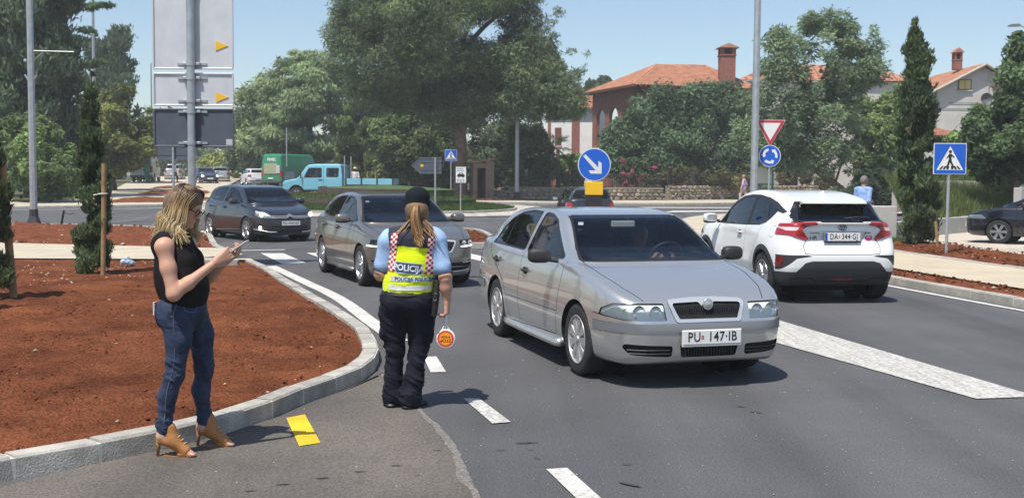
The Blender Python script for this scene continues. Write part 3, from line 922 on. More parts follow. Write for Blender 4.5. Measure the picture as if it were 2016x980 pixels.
def white_crossover():
 """white coupe-like crossover seen from behind"""
 root = empty('crossover_car')
 paint = mat('white_pearl_paint',(.78,.78,.77),.3, coat=.8, spec=.5)
 side = [(-.60,.27),(-.70,.34),(-.765,.48),(-.78,.62),(-.755,.72),(-.70,.80),(-.665,.90),(-.675,1.0),(-.73,1.09),(-.735,1.125),(-.66,1.145),(-.3,1.14),(.6,1.08),(1.6,1.04),(2.3,1.03),(2.7,1.0),
   (3.1,.93),(3.38,.84),(3.51,.74),(3.56,.62),(3.58,.48),(3.55,.33),(3.42,.24),(3.0,.22),(1.2,.22),(-.3,.24)]
 plan = [(-.78,.0),(-.775,.42),(-.74,.64),(-.64,.78),(-.42,.855),(-.1,.875),(.4,.865),(1.2,.85),(2.0,.855),(2.6,.875),(2.95,.86),(3.25,.77),(3.45,.58),(3.55,.34),(3.58,0)]
 inset = [(.2,.08),(.28,.045),(.36,.03),(.5,.0),(.68,.0),(.8,.012),(.92,.03),(1.03,.06),(1.15,.10)]
 cab = [(2.62,.98),(2.2,1.21),(1.84,1.42),(1.6,1.51),(1.25,1.558),(.85,1.562),(.4,1.535),(-.02,1.48),(-.28,1.425),(-.35,1.385),(-.42,1.30),(-.66,1.12),(-.6,.95),(.5,.9)]
 cab_plan = [(-.72,0),(-.68,.5),(-.55,.67),(-.2,.745),(.3,.78),(1.0,.795),(1.7,.785),(2.1,.76),(2.5,.68),(2.68,.42),(2.72,0)]
 cab_inset = [(.95,-.03),(1.08,.005),(1.2,.05),(1.35,.11),(1.46,.165),(1.56,.22)]
 def extra(d, x, y, z):
  ay = np.abs(y)
  for wx, zc in ((0.0,.66),(2.64,.62)):
   e = (np.sqrt(((x - wx) / .60) ** 2 + ((ay - .70) / .20) ** 2 + ((z - zc) / .40) ** 2) - 1) * .2
   d = smin(d, e,.10)
  # ducktail lip along the tailgate and the roof spoiler
  e = smax(np.abs(x + .70) - .05, smax(np.abs(z - 1.122) - .012, ay - .60,.05),.03)
  return smin(d, e,.05)
 SD = lambda c, n: abs(c.y) > .4 and abs(n.y) > .2
 RR = lambda c, n: c.x < -.36 and n.x < -.05
 fw = rounded([(2.24,1.035),(1.80,1.335),(1.55,1.42),(1.25,1.455),(.98,1.462),(.93,1.055)],.03)
 rw = rounded([(.86,1.06),(.90,1.462),(.62,1.445),(.38,1.41),(.22,1.13),(.40,1.075)],.025)
 qw = rounded([(.33,1.39),(.13,1.345),(-.05,1.285),(.19,1.16)],.02)
 tl = rounded([(.36,1.112),(.40,1.13),(.62,1.125),(.86,1.095),(.95,1.03),(.93,.97),(.74,.955),(.52,.885),(.47,.895),(.575,1.03),(.52,1.07)],.015)
 feats = [
  ('front_door', 'side', [(2.30,1.03),(2.34,.85),(2.26,.38),(1.02,.36),(.92,.6),(.90,1.06)], SD,0),
  ('rear_door', 'side', [(.90,1.06),(.92,.6),(1.02,.36),(.62,.38),(.5,.62),(.30,.85),(.2,1.12)], SD,0),
  ('window_trim', 'side', [(2.36,1.01),(1.86,1.365),(1.55,1.465),(1.2,1.495),(.85,1.495),(.4,1.455),(.05,1.39),(-.32,1.27),(-.22,1.24),(-.04,1.265),(.14,1.10),(.36,1.055),(.9,1.035),(1.6,1.022)], lambda c, n: abs(c.y) > .4 and abs(n.y) > .3,0),
  ('front_side_window', 'side', fw, SD,0),('rear_side_window', 'side', rw, SD,0),('quarter_window', 'side', qw, SD,0),
  ('panel_gap', 'side', strip([(2.30,1.02),(2.34,.85),(2.26,.38)],.007) + strip([(.90,1.05),(.92,.6),(1.02,.36)],.007) + strip([(.2,1.12),(.30,.85),(.5,.62),(.62,.40)],.007), SD,0),
  ('panel_gap', 'side', strip(circle(-.26,.99,.085,16),.006), SD,0),
  ('rear_glass_surround', 'front', rounded([(.70,1.13),(.67,1.22),(.555,1.415),(.3,1.425),(-.3,1.425),(-.555,1.415),(-.67,1.22),(-.70,1.13)],.02), lambda c, n: c.x < .1 and n.x < -.25 and c.z > 1.1,0),
  ('rear_window', 'front', rounded([(.60,1.165),(.50,1.385),(-.50,1.385),(-.60,1.165)],.04), lambda c, n: c.x < .1 and n.x < -.25 and c.z > 1.1,0),
  ('windscreen', 'front', rounded([(.72,1.06),(.57,1.465),(-.57,1.465),(-.72,1.06)],.04), lambda c, n: c.x > 1.3 and n.x > .2 and c.z > 1.0,0),
  ('tail_light', 'front', tl, RR,1),
  ('tail_light_bar', 'front', rounded([(.60,1.075),(.82,1.065),(.76,1.015),(.64,1.02)],.01), RR,1),
  ('panel_gap', 'front', strip([(.50,.90),(.56,.80),(.54,.70),(.4,.69),(-.4,.69),(-.54,.70),(-.56,.80),(-.50,.90)],.008), RR,0),
  ('plate_recess', 'front', rounded([(.36,1.015),(.30,.86),(.22,.845),(-.22,.845),(-.30,.86),(-.36,1.015)],.015), RR,0),
  ('fog_surround', 'front', rounded([(.44,.665),(.50,.682),(.93,.682),(.93,.49),(.84,.47),(.66,.635)],.012), lambda c, n: c.x < -.45,1),
  ('fog_reflector', 'front', rounded([(.80,.655),(.86,.655),(.885,.51),(.83,.52)],.01), lambda c, n: c.x < -.45,1),
  ('rear_cladding', 'front', [(.44,.60),(.54,.575),(.66,.45),(1.0,.44),(1.0,.1),(-1.0,.1),(-1.0,.44),(-.66,.45),(-.54,.575),(-.44,.60)], lambda c, n: c.x < -.30,0),
  ('side_cladding', 'side', [(-.48,.46),(3.2,.46),(3.2,.1),(-.48,.1)][0:0] or [(.2,.365),(2.5,.365),(2.5,.1),(.2,.1)], lambda c, n: abs(c.y) > .3,0),
  ('side_cladding', 'side', circle(0,.345,.455), lambda c, n: abs(c.y) > .45 and abs(n.y) > .2 and c.x > -.42,0),('side_cladding', 'side', circle(2.64,.345,.455), SD,0),
  ('panel_gap', 'front', strip([(.72,.355),(.45,.365),(.36,.32),(-.36,.32),(-.45,.365),(-.72,.355)],.012), lambda c, n: c.x < -.3,0),
  ('rear_fog_lamp', 'front', rounded([(.15,.37),(.15,.33),(-.15,.33),(-.15,.37)],.01), RR,0),
  ('headlight', 'front', rounded([(.5,.76),(.5,.86),(.85,.9),(.9,.82)],.02), FRONT,1),
  ('hole', 'side', circle(0,.345,.385), lambda c, n: abs(c.y) > .45 and abs(n.y) > .1,0),('hole', 'side', circle(2.64,.345,.385), SD,0),
 ]
 parts = std_parts()
 clad = mat('cladding_black',(.028,.03,.034),.55, bump=.2, bscale=150)
 parts.update({'rear_glass_surround': dict(mat=mat('gloss_black',(.01,.011,.013),.12, coat=.6), off=-.002), 'tail_light_bar': dict(mat=mat('tail_clear',(.75,.55,.55),.15, coat=.8), off=.008, split=True), 'plate_recess': dict(off=-.010),
     'fog_surround': dict(mat=clad, off=-.004, split=True), 'fog_reflector': dict(mat=M_REDD, off=.002, split=True), 'rear_cladding': dict(mat=clad, off=.004), 'side_cladding': dict(mat=clad, off=.006, split=True),
     'rear_fog_lamp': dict(mat=M_REDD, off=.008), 'tail_light': dict(mat=M_REDL, off=.014, split=True)})
 for w in ('front_side_window', 'rear_side_window', 'quarter_window', 'rear_window'): parts[w]['mat'] = glass_mat('tinted_glass',(.22,.27,.30))
 spec = dict(side=side, plan=plan, inset=inset, cab=cab, cab_plan=cab_plan, cab_inset=cab_inset, features=feats, parts=parts, wheels=(0,2.64), arch_r=.385, wheel_z=.345, h=.034, k=.09, kc=.08, ku=.05, extra=extra)
 _, fp = split_shell(spec, root, paint)
 for wx in (0,2.64):
  for s in (-1,1): wheel(root, wx, s * .785,.345,.345,.225,.22,5, 'spoke', M_ALLOY, tw=(.075,.15), spin=.5)
 plate(root, 'DA  344·GJ',-.70,.935, False, eu=True)
 p = on_shell(fp,(-1.3,0,1.065),(1,0,0))
 em = mat('emblem_dark_chrome',(.16,.17,.2),.15, metal=1.)
 e = bpy.data.objects.new('emblem', None); link(e, root); e.location = (p[0] - .012,0,1.065)
 for rx, rz, dz in ((.058,.038,0),(.022,.036,0),(.038,.014,.016)):
  MB().tube([(0, rx * math.cos(t), dz + rz * math.sin(t)) for t in np.linspace(0,2 * math.pi,25)],.0055,6, cap=False).build('emblem_ring', em, e, smooth=True)
 Mr = Matrix(((0,0,-1),(-1,0,0),(0,1,0))).to_4x4()
 def rear_text(t, y, z, size, nm):
  p = on_shell(fp,(-1.3, y, z),(1,0,0)); o = obj(nm, text_mesh(t, size,.002), mat('badge_letters',(.12,.12,.13),.4, metal=.4), root); o.matrix_local = Matrix.Translation((p[0] - .008, y, z)) @ Mr
 rear_text('HR',.405,.915,.085, 'country_letters')
 p = on_shell(fp,(-1.3,-.40,.925),(1,0,0))
 st = MB().lathe([(0,-.004),(.052,-.004),(.052,.006)],24, 'X',(p[0] - .004,-.40,.925)).build('round_sticker', mat('sticker_pink',(.62,.03,.22),.4), root)
 MB().box((p[0] - .010,-.40,.93),(.002,.07,.014)).build('sticker_band', mat('sticker_band',(.75,.5,.6),.4), st)
 rear_text('TOYOTA',.40,.985,.035, 'maker_letters'); rear_text('HYBRID',-.37,.99,.028, 'hybrid_letters')
 mirrors(root,2.12,1.0,1.10,(.16,.22,.15), paint, M_BLACKPL)
 handles(root,(1.14,),.835,.92, paint,(.2,.035,.035))
 # roof spoiler with stop lamp, aerial fin, rear wiper
 MB().prism([(-.46,1.392),(-.40,1.415),(-.16,1.456),(-.10,1.43),(-.30,1.372)],-.47,.47, 'XZ').build('roof_spoiler', paint, root)
 MB().prism([(-.02,1.48),(.16,1.51),(.03,1.56),(-.01,1.565)],-.012,.012, 'XZ').build('aerial_fin', paint, root)
 pa = on_shell(fp,(-1.3,-.06,1.185),(1,0,-.0)); pb = on_shell(fp,(-1.3,-.44,1.20),(1,0,0))
 MB().tube([pa + np.array([-.02,0,0]),(pa + pb) / 2 + np.array([-.04,0,.015]), pb + np.array([-.02,0,0])],.011,6).build('rear_wiper', M_BLACKPL, root)
 MB().box((2.2,0,.95),(.5,1.3,.12)).build('dashboard', M_DARKIN, root)
 MB().box((1.5,0,.18),(3.2,1.3,.1)).build('underbody', M_SEAM, root)
 seat_set(root,1.3,.35,.55,.36, rearz=.02); steering(root,1.95,.36,1.02)
 return root
def grey_saloon():
 """bronze-grey modern lift-back behind the officer"""
 root = empty('saloon_car')
 paint = mat('quartz_grey_paint',(.20,.19,.175),.3, metal=.6, coat=.8)
 side = [(-.95,.26),(-1.04,.36),(-1.07,.55),(-1.05,.74),(-1.03,.90),(-1.06,1.0),(-1.0,1.045),(-.7,1.06),(.3,1.02),(1.5,.98),(2.3,.98),(2.6,.945),(3.0,.88),(3.3,.80),
   (3.46,.735),(3.54,.66),(3.57,.55),(3.596,.45),(3.585,.33),(3.52,.22),(3.3,.17),(1.2,.17),(-.7,.19)]
 plan = [(-1.07,.0),(-1.06,.5),(-1.02,.68),(-.9,.79),(-.6,.865),(0,.895),(.8,.903),(1.8,.90),(2.6,.895),(3.0,.865),(3.3,.77),(3.48,.60),(3.57,.36),(3.596,0)]
 inset = [(.15,.07),(.22,.04),(.32,.015),(.48,.0),(.66,.0),(.74,.012),(.86,.035),(.96,.06),(1.06,.10)]
 cab = [(2.55,.92),(2.15,1.14),(1.82,1.31),(1.60,1.395),(1.3,1.44),(.85,1.462),(.4,1.445),(-.05,1.385),(-.5,1.22),(-.9,1.06),(-.9,.9),(.5,.86)]
 cab_plan = [(-1.05,0),(-1.0,.5),(-.8,.68),(-.3,.775),(.3,.805),(1.1,.815),(1.7,.80),(2.1,.775),(2.45,.70),(2.6,.42),(2.64,0)]
 cab_inset = [(.9,-.03),(1.0,.0),(1.12,.045),(1.27,.11),(1.39,.17),(1.46,.22)]
 fw = rounded([(2.13,1.01),(1.68,1.30),(1.4,1.375),(1.1,1.39),(1.0,1.025)],.03)
 rw = rounded([(.90,1.03),(.99,1.39),(.6,1.385),(.25,1.33),(.08,1.05)],.025)
 qw = rounded([(.2,1.31),(-.15,1.19),(-.32,1.09),(.03,1.055)],.02)
 feats = [
  ('front_door', 'side', [(2.2,.99),(2.25,.82),(2.14,.28),(1.0,.26),(.94,.5),(.95,1.01)], SIDE,0),
  ('rear_door', 'side', [(.95,1.01),(.94,.5),(1.0,.26),(.55,.25),(.46,.46),(.3,.65),(.05,.82),(-.05,1.04)], SIDE,0),
  ('window_trim', 'side', grow(fw,.018), SIDE,0),('window_trim', 'side', grow(rw,.018), SIDE,0),('window_trim', 'side', grow(qw,.018), SIDE,0),
  ('front_side_window', 'side', fw, SIDE,0),('rear_side_window', 'side', rw, SIDE,0),('quarter_window', 'side', qw, SIDE,0),
  ('panel_gap', 'side', strip([(2.2,.99),(2.25,.82),(2.14,.27)],.008) + strip([(.95,1.01),(.94,.5),(1.0,.26)],.008) + strip([(-.05,1.04),(.05,.82),(.3,.65),(.46,.46),(.55,.25)],.008), SIDE,0),
  ('panel_gap', 'side', strip([(3.0,.79),(2.2,.865),(.9,.88),(-.6,.895)],.005), SIDE,0),
  ('bonnet', 'top', [(2.4,.74),(3.0,.70),(3.4,.60),(3.46,.3),(3.48,-.3),(3.46,-.3),(3.4,-.60),(3.0,-.70),(2.4,-.74)], lambda c, n: c.z > .6 and n.z > .4 and c.x > 2.3,0),
  ('panel_gap', 'top', strip([(2.35,.75),(3.0,.71),(3.4,.61)],.007), lambda c, n: c.z > .6 and n.z > .3,1),
  ('headlight_surround', 'front', rounded([(.50,.615),(.515,.745),(.70,.752),(.89,.755),(.89,.645),(.72,.625)],.015), lambda c, n: c.x > 3.12,1),
  ('headlight', 'front', rounded([(.515,.63),(.525,.733),(.70,.74),(.87,.742),(.87,.66),(.72,.64)],.012), lambda c, n: c.x > 3.12,1),
  ('grille_frame', 'front', rounded([(.36,.555),(.46,.735),(.1,.765),(-.1,.765),(-.46,.735),(-.36,.555)],.03), FRONT,0),
  ('grille', 'front', rounded([(.34,.575),(.43,.715),(.1,.735),(-.1,.735),(-.43,.715),(-.34,.575)],.02), FRONT,0),
  ('lower_intake', 'front', rounded([(.74,.31),(.84,.44),(.5,.40),(-.5,.40),(-.84,.44),(-.74,.31),(-.45,.255),(.45,.255)],.015), lambda c, n: c.x > 3.15,0),
  ('windscreen_edge', 'front', rounded([(.76,.992),(.58,1.398),(.3,1.415),(-.3,1.415),(-.58,1.398),(-.76,.992)],.03), lambda c, n: c.x > 1.3 and n.x > .2 and c.z > .92,0),
  ('windscreen', 'front', rounded([(.735,1.008),(.56,1.382),(.3,1.397),(-.3,1.397),(-.56,1.382),(-.735,1.008)],.03), lambda c, n: c.x > 1.3 and n.x > .2 and c.z > .92,0),
  ('rear_window', 'front', rounded([(.6,1.09),(.5,1.36),(-.5,1.36),(-.6,1.09)],.04), lambda c, n: c.x < .2 and n.x < -.2 and c.z > 1.02,0),
  ('tail_light', 'front', rounded([(.45,.80),(.45,.93),(.9,.95),(.9,.78)],.02), lambda c, n: c.x < -.8,1),
  ('hole', 'side', circle(0,.325,.36), SIDE,0),('hole', 'side', circle(2.686,.325,.36), SIDE,0),
 ]
 parts = std_parts()
 parts.update({'headlight_surround': dict(mat=M_BLACKPL, off=-.003, split=True), 'grille_frame': dict(mat=M_CHROME, off=.006), 'grille': dict(mat=M_SEAM, off=-.012), 'lower_intake': dict(mat=M_SEAM, off=-.014),
     'headlight': dict(mat=M_LENS, off=.002, split=True, glass=True, backing=(mat('headlamp_dark',(.12,.125,.13),.25, metal=.7),-.03))})
 spec = dict(side=side, plan=plan, inset=inset, cab=cab, cab_plan=cab_plan, cab_inset=cab_inset, features=feats, parts=parts, wheels=(0,2.686), arch_r=.36, wheel_z=.325, h=.036, k=.085, kc=.08, ku=.035)
 _, fp = split_shell(spec, root, paint)
 for wx in (0,2.686):
  for s in (-1,1): wheel(root, wx, s * .785,.322,.322,.215,.21,5, 'twin', M_ALLOY, tw=(.05,.085), spin=.2)
 for s in (-1,1):
  pts = [on_shell(fp,(4.0, s * y,.645 + .03 * (y - .5)),(-1,0,0)) for y in np.linspace(.53,.86,7)]
  MB().tube(pts,.013,6).build('daytime_light', mat('drl_white',(.95,.95,.95),.3, emit=1.2), root)
  for y in (.6,.74):
   p = on_shell(fp,(4., s * y,.70),(-1,0,0)); MB().lathe([(0,.0),(.02,-.004),(.035,.0),(.04,.01)],14, 'X',(p[0] - .022, s * y,.695)).build('lamp_projector', M_REFL, root, smooth=True)
  pts = [on_shell(fp,(4.0, s * y,.395 + .06 * (y - .55)),(-1,0,0)) + np.array([.004,0,0]) for y in np.linspace(.56,.8,5)]
  MB().tube(pts,.012,5).build('fog_lamp', M_REFL, root)
 pts = [on_shell(fp,(4.0, y,.262 + .06 * max(0, abs(y) - .45)),(-1,0,0)) + np.array([.004,0,0]) for y in np.linspace(-.74,.74,15)]
 MB().tube(pts,.011,6).build('lower_chrome_strip', M_CHROME, root, smooth=True)
 pts = [on_shell(fp,(4.0, y,.33),(-1,0,0)) for y in np.linspace(-.72,.72,13)]
 MB().tube(pts,.010,5).build('intake_bar', M_GREYPL, root, smooth=True)
 for i in range(-12,13):
  p = on_shell(fp,(4., i * .03,.65),(-1,0,0)); MB().box((p[0] - .006, i * .03,.65),(.014,.008,.13)).build('grille_bar', M_BLACKPL, root)
 MB().bbox((3.606,0,.47),(.02,.52,.11),.004).build('number_plate', M_WHITEPL, root)
 mirrors(root,2.02,1.0,1.05,(.17,.235,.14), paint, M_BLACKPL)
 handles(root,(1.12,.12),.885,.88, paint,(.2,.035,.035), zs=(.875,.89))
 for s in (-1,1): MB().tube([(.45, s * .86,.215),(2.2, s * .86,.215)],.04,8).build('sill', paint, root, smooth=True)
 MB().box((2.14,0,.9),(.5,1.4,.12)).build('dashboard', M_DARKIN, root)
 seat_set(root,1.25,.2,.48,.37); steering(root,1.88,.37,.96); wipers(root,2.47,.985,.6)
 MB().bbox((1.70,0,1.30),(.03,.22,.06),.012).build('rear_view_mirror', M_BLACKPL, root)
 MB().box((1.80,-.52,1.31),(.004,.06,.028)).build('sticker', M_WHITEPL, root)
 return root
def dark_hatchback():
 """dark grey hatchback with its lamps lit, coming off the roundabout"""
 root = empty('hatchback_car')
 paint = mat('anthracite_paint',(.032,.036,.044),.28, metal=.4, coat=.9)
 side = [(-.70,.26),(-.77,.38),(-.80,.58),(-.77,.75),(-.735,.92),(-.70,1.03),(-.6,1.07),(.3,1.03),(1.5,1.0),(2.3,1.0),(2.55,.975),(2.9,.915),(3.2,.84),(3.39,.76),(3.47,.68),(3.50,.58),
   (3.53,.46),(3.52,.33),(3.44,.21),(3.2,.17),(1.2,.17),(-.5,.19)]
 plan = [(-.80,.0),(-.79,.5),(-.74,.68),(-.6,.80),(-.3,.865),(.3,.888),(1.0,.894),(1.8,.893),(2.5,.885),(2.85,.86),(3.12,.79),(3.34,.65),(3.47,.42),(3.53,0)]
 inset = [(.15,.07),(.22,.04),(.32,.012),(.48,.0),(.64,.0),(.75,.015),(.86,.035),(.97,.06),(1.06,.10)]
 cab = [(2.68,.95),(2.25,1.17),(1.9,1.345),(1.64,1.43),(1.3,1.475),(.85,1.49),(.4,1.475),(-.05,1.435),(-.35,1.37),(-.52,1.24),(-.68,1.05),(-.6,.9),(.5,.86)]
 cab_plan = [(-.72,0),(-.68,.5),(-.55,.67),(-.2,.765),(.3,.80),(1.1,.81),(1.7,.80),(2.1,.775),(2.5,.70),(2.7,.42),(2.74,0)]
 cab_inset = [(.9,-.03),(1.02,.0),(1.15,.045),(1.3,.105),(1.42,.165),(1.5,.22)]
 fw = rounded([(2.2,1.03),(1.72,1.325),(1.4,1.40),(1.1,1.41),(.98,1.04)],.03)
 rw = rounded([(.88,1.045),(.99,1.41),(.55,1.41),(.2,1.37),(.02,1.09)],.03)
 qw = rounded([(.12,1.345),(-.15,1.27),(-.25,1.17),(-.04,1.10)],.02)
 feats = [
  ('front_door', 'side', [(2.25,1.0),(2.3,.82),(2.15,.28),(.98,.26),(.9,.5),(.93,1.03)], SIDE,0),
  ('rear_door', 'side', [(.93,1.03),(.9,.5),(.98,.26),(.52,.25),(.44,.5),(.28,.68),(.05,.84),(-.05,1.05)], SIDE,0),
  ('window_trim', 'side', grow(fw,.016), SIDE,0),('window_trim', 'side', grow(rw,.016), SIDE,0),('window_trim', 'side', grow(qw,.016), SIDE,0),
  ('front_side_window', 'side', fw, SIDE,0),('rear_side_window', 'side', rw, SIDE,0),('quarter_window', 'side', qw, SIDE,0),
  ('panel_gap', 'side', strip([(2.25,1.0),(2.3,.82),(2.15,.27)],.008) + strip([(.93,1.03),(.9,.5),(.98,.26)],.008) + strip([(-.05,1.05),(.05,.84),(.28,.68),(.44,.5),(.52,.25)],.008), SIDE,0),
  ('bonnet', 'top', [(2.5,.74),(2.9,.70),(3.2,.62),(3.36,.40),(3.36,-.40),(3.2,-.62),(2.9,-.70),(2.5,-.74)], lambda c, n: c.z > .6 and n.z > .4 and c.x > 2.45,0),
  ('panel_gap', 'top', strip([(2.45,.75),(2.9,.71),(3.2,.63),(3.37,.42)],.007), lambda c, n: c.z > .6 and n.z > .3,1),
  ('headlight', 'front', rounded([(.44,.63),(.50,.715),(.66,.785),(.80,.85),(.90,.86),(.86,.72),(.72,.645)],.02), lambda c, n: c.x > 3.02,1),
  ('grille', 'front', rounded([(.44,.62),(.46,.70),(-.46,.70),(-.44,.62)],.02), FRONT,0),
  ('lower_intake', 'front', rounded([(.44,.26),(.52,.42),(-.52,.42),(-.44,.26)],.03), FRONT,0),
  ('fog_surround', 'front', rounded([(.58,.29),(.60,.44),(.84,.46),(.86,.33)],.03), lambda c, n: c.x > 3.02,1),
  ('windscreen', 'front', rounded([(.745,1.02),(.58,1.40),(.3,1.42),(-.3,1.42),(-.58,1.40),(-.745,1.02)],.03), lambda c, n: c.x > 1.3 and n.x > .2 and c.z > .95,0),
  ('rear_window', 'front', rounded([(.6,1.12),(.5,1.36),(-.5,1.36),(-.6,1.12)],.04), lambda c, n: c.x < .2 and n.x < -.2 and c.z > 1.02,0),
  ('tail_light', 'front', rounded([(.55,.82),(.55,1.02),(.9,1.05),(.9,.82)],.02), lambda c, n: c.x < -.5,1),
  ('hole', 'side', circle(0,.325,.358), SIDE,0),('hole', 'side', circle(2.608,.325,.358), SIDE,0),
 ]
 parts = std_parts()
 parts.update({'grille': dict(mat=M_SEAM, off=-.01), 'lower_intake': dict(mat=M_SEAM, off=-.012), 'fog_surround': dict(mat=M_BLACKPL, off=-.008, split=True)})
 spec = dict(side=side, plan=plan, inset=inset, cab=cab, cab_plan=cab_plan, cab_inset=cab_inset, features=feats, parts=parts, wheels=(0,2.608), arch_r=.358, wheel_z=.325, h=.042, k=.10, kc=.08, ku=.04)
 _, fp = split_shell(spec, root, paint)
 for wx in (0,2.608):
  for s in (-1,1): wheel(root, wx, s * .775,.322,.322,.225,.21,5, 'spoke', M_ALLOY, tw=(.06,.12), spin=.9)
 for zc, amp in ((.682,.05),(.642,.05)):
  for s in (1,):
   pts = []
   for y in np.linspace(-.48,.48,33):
    k = max(0,1 - abs(y) / .10); z = zc + amp * k
    pts.append(on_shell(fp,(4.0, y, z),(-1,0,0)) + np.array([.010,0,0]))
   MB().tube(pts,.0125,6).build('chevron_bar', M_CHROME, root, smooth=True)
 for s in (-1,1):
  p = on_shell(fp,(4., s * .69,.715),(-1,0,0)); MB().lathe([(0,.012),(.04,.008),(.06,-.01)],16, 'X',(p[0] - .022, s * .69,.72)).build('lit_headlamp', M_LAMPON, root, smooth=True)
  if s < 0:
   p = on_shell(fp,(4., s * .72,.37),(-1,0,0)); MB().lathe([(0,.01),(.045,.006),(.055,-.02)],16, 'X',(p[0], s * .72,.37)).build('lit_fog_lamp', M_LAMPON, root, smooth=True)
  pts = [on_shell(fp,(4., s * y,.27 + (.25 * max(0, y - .55))),(-1,0,0)) + np.array([.008,0,0]) for y in np.linspace(.36,.82,9)]
  MB().tube(pts,.014,6).build('bumper_chrome', M_CHROME, root, smooth=True)
 for z in (.30,.34,.38):
  MB().tube([on_shell(fp,(4., y, z),(-1,0,0)) for y in np.linspace(-.47,.47,9)],.006,5).build('intake_bar', M_GREYPL, root)
 plate(root, 'PU  414·NU',3.53,.50, True)
 mirrors(root,2.06,.99,1.06,(.16,.22,.14), paint, M_BLACKPL)
 handles(root,(1.12,.1),.875,.90, paint,(.2,.03,.032), zs=(.885,.9))
 MB().box((2.2,0,.92),(.5,1.4,.12)).build('dashboard', M_DARKIN, root)
 seat_set(root,1.25,.25,.5,.37); steering(root,1.9,.37,.98); wipers(root,2.58,1.0,.6)
 MB().box((1.0,0,.17),(2.2,1.3,.1)).build('underbody', M_SEAM, root)
 return root
def simple_car(name, paint, kind='hatch', h=.055, sx=1., lit=False, plate_txt=None, dark=False):
 """plainer car for the middle distance and beyond; kind hatch, estate, saloon, suv"""
 root = empty(name)
 hh = {'hatch': 1.46, 'estate': 1.44, 'saloon': 1.43, 'suv': 1.62}[kind]; up = hh - 1.46
 tail = {'hatch': -.75, 'estate': -.98, 'saloon': -1.05, 'suv': -.8}[kind]
 side = [(tail + .1,.26),(tail + .02,.4),(tail,.58),(tail + .03,.78),(tail + .06,.95 + up * .5),(tail + .12,1.03 + up * .5),(.3,1.0 + up * .5),(1.5,.97 + up * .5),(2.3,.96 + up * .5),(2.7,.91 + up * .4),(3.1,.82 + up * .4),(3.32,.72 + up * .3),(3.40,.58),(3.43,.45),(3.40,.30),(3.2,.2),(1.2,.19),(-.5,.2)]
 plan = [(tail,0),(tail + .01,.5),(tail + .08,.70),(tail + .3,.81),(.2,.86),(1.2,.865),(2.4,.86),(2.9,.82),(3.2,.70),(3.38,.45),(3.43,0)]
 inset = [(.15,.07),(.3,.015),(.48,.0),(.66,.0),(.8,.02),(.97,.06),(1.1,.1)]
 back = {'hatch': [(.1, hh - .03),(-.4, hh - .11),(-.55,1.25),(-.68,1.02)], 'estate': [(0, hh - .01),(-.62, hh - .05),(-.78,1.30),(-.93,1.0)], 'saloon': [(.2, hh - .03),(-.1, hh - .09),(-.6,1.16),(-.85,1.02)], 'suv': [(.0, hh),(-.5, hh - .06),(-.64,1.35),(-.74,1.08)]}[kind]
 cab = [(2.5,.92),(2.1,1.12 + up * .5),(1.7,1.32 + up),(1.45,1.40 + up),(1.1, hh - .01),(.7, hh)] + back + [(-.55,.88),(.5,.86)]
 cab_plan = [(tail + .05,0),(tail + .1,.5),(tail + .25,.68),(.2,.78),(1.2,.785),(1.9,.76),(2.3,.68),(2.5,.4),(2.54,0)]
 cab_inset = [(.9,-.02),(1.0,.0),(1.15,.05),(1.3,.11),(hh,.2)]
 b = 1.0 + up * .5; t = hh - .09
 xr = {'hatch': -.32, 'estate': -.74, 'saloon': -.36, 'suv': -.5}[kind]
 feats = [
  ('front_side_window', 'side', rounded([(1.98, b + .01),(1.5, t - .04),(1.05, t),(.95, b + .02)],.03), SIDE,0),
  ('rear_side_window', 'side', rounded([(.86, b + .02),(.95, t),(.25, t - .01),(.02, b + .06)],.03), SIDE,0),
  ('quarter_window', 'side', rounded([(-.04, b + .07),(.17, t - .02),(xr + .12, t - .07),(xr, b + .12)],.03), SIDE,0),
  ('panel_gap', 'side', strip([(2.1, b),(2.05,.3)],.012) + strip([(.9, b),(.9,.28)],.012) + strip([(-.02, b),(.25,.7),(.5,.3)],.012), SIDE,0),
  ('windscreen', 'front', rounded([(.7, b + .02),(.55, t + .01),(-.55, t + .01),(-.7, b + .02)],.04), lambda c, n: c.x > 1.2 and n.x > .2 and c.z > .92,0),
  ('rear_window', 'front', rounded([(.60, b + .09),(.52, t - .01),(-.52, t - .01),(-.60, b + .09)],.05), lambda c, n: c.x < .2 and n.x < -.15 and c.z > .98,0),
  ('headlight', 'front', rounded([(.42,.60),(.45,.72),(.80,.75),(.84,.64)],.02), lambda c, n: c.x > 2.7,1),
  ('grille', 'front', rounded([(.36,.60),(.38,.71),(-.38,.71),(-.36,.60)],.02), FRONT,0),
  ('lower_intake', 'front', rounded([(.6,.25),(.6,.36),(-.6,.36),(-.6,.25)],.03), FRONT,0),
  ('tail_light', 'front', rounded([(.56,.72),(.60,.96 + up),(.86,.96 + up),(.88,.74)],.03), lambda c, n: c.x < tail + .5,1),
  ('panel_gap', 'front', strip([(.62,1.02),(.60,.66),(-.60,.66),(-.62,1.02)],.012), lambda c, n: c.x < tail + .4 and n.x < -.1,0),
  ('bumper_trim', 'side', [(tail - .1,.46),(tail + .35,.46),(tail + .35,.40),(tail - .1,.40)], lambda c, n: c.x < tail + .3,0),
  ('hole', 'side', circle(0,.31,.345), SIDE,0),('hole', 'side', circle(2.5,.31,.345), SIDE,0),
 ]
 parts = std_parts(); parts.update({'grille': dict(mat=M_SEAM, off=-.01), 'lower_intake': dict(mat=M_SEAM, off=-.01), 'bumper_trim': dict(mat=M_GREYPL, off=.004)})
 spec = dict(side=side, plan=plan, inset=inset, cab=cab, cab_plan=cab_plan, cab_inset=cab_inset, features=feats, parts=parts, wheels=(0,2.5), arch_r=.345, wheel_z=.31, h=h, k=.09, kc=.08, ku=.04)
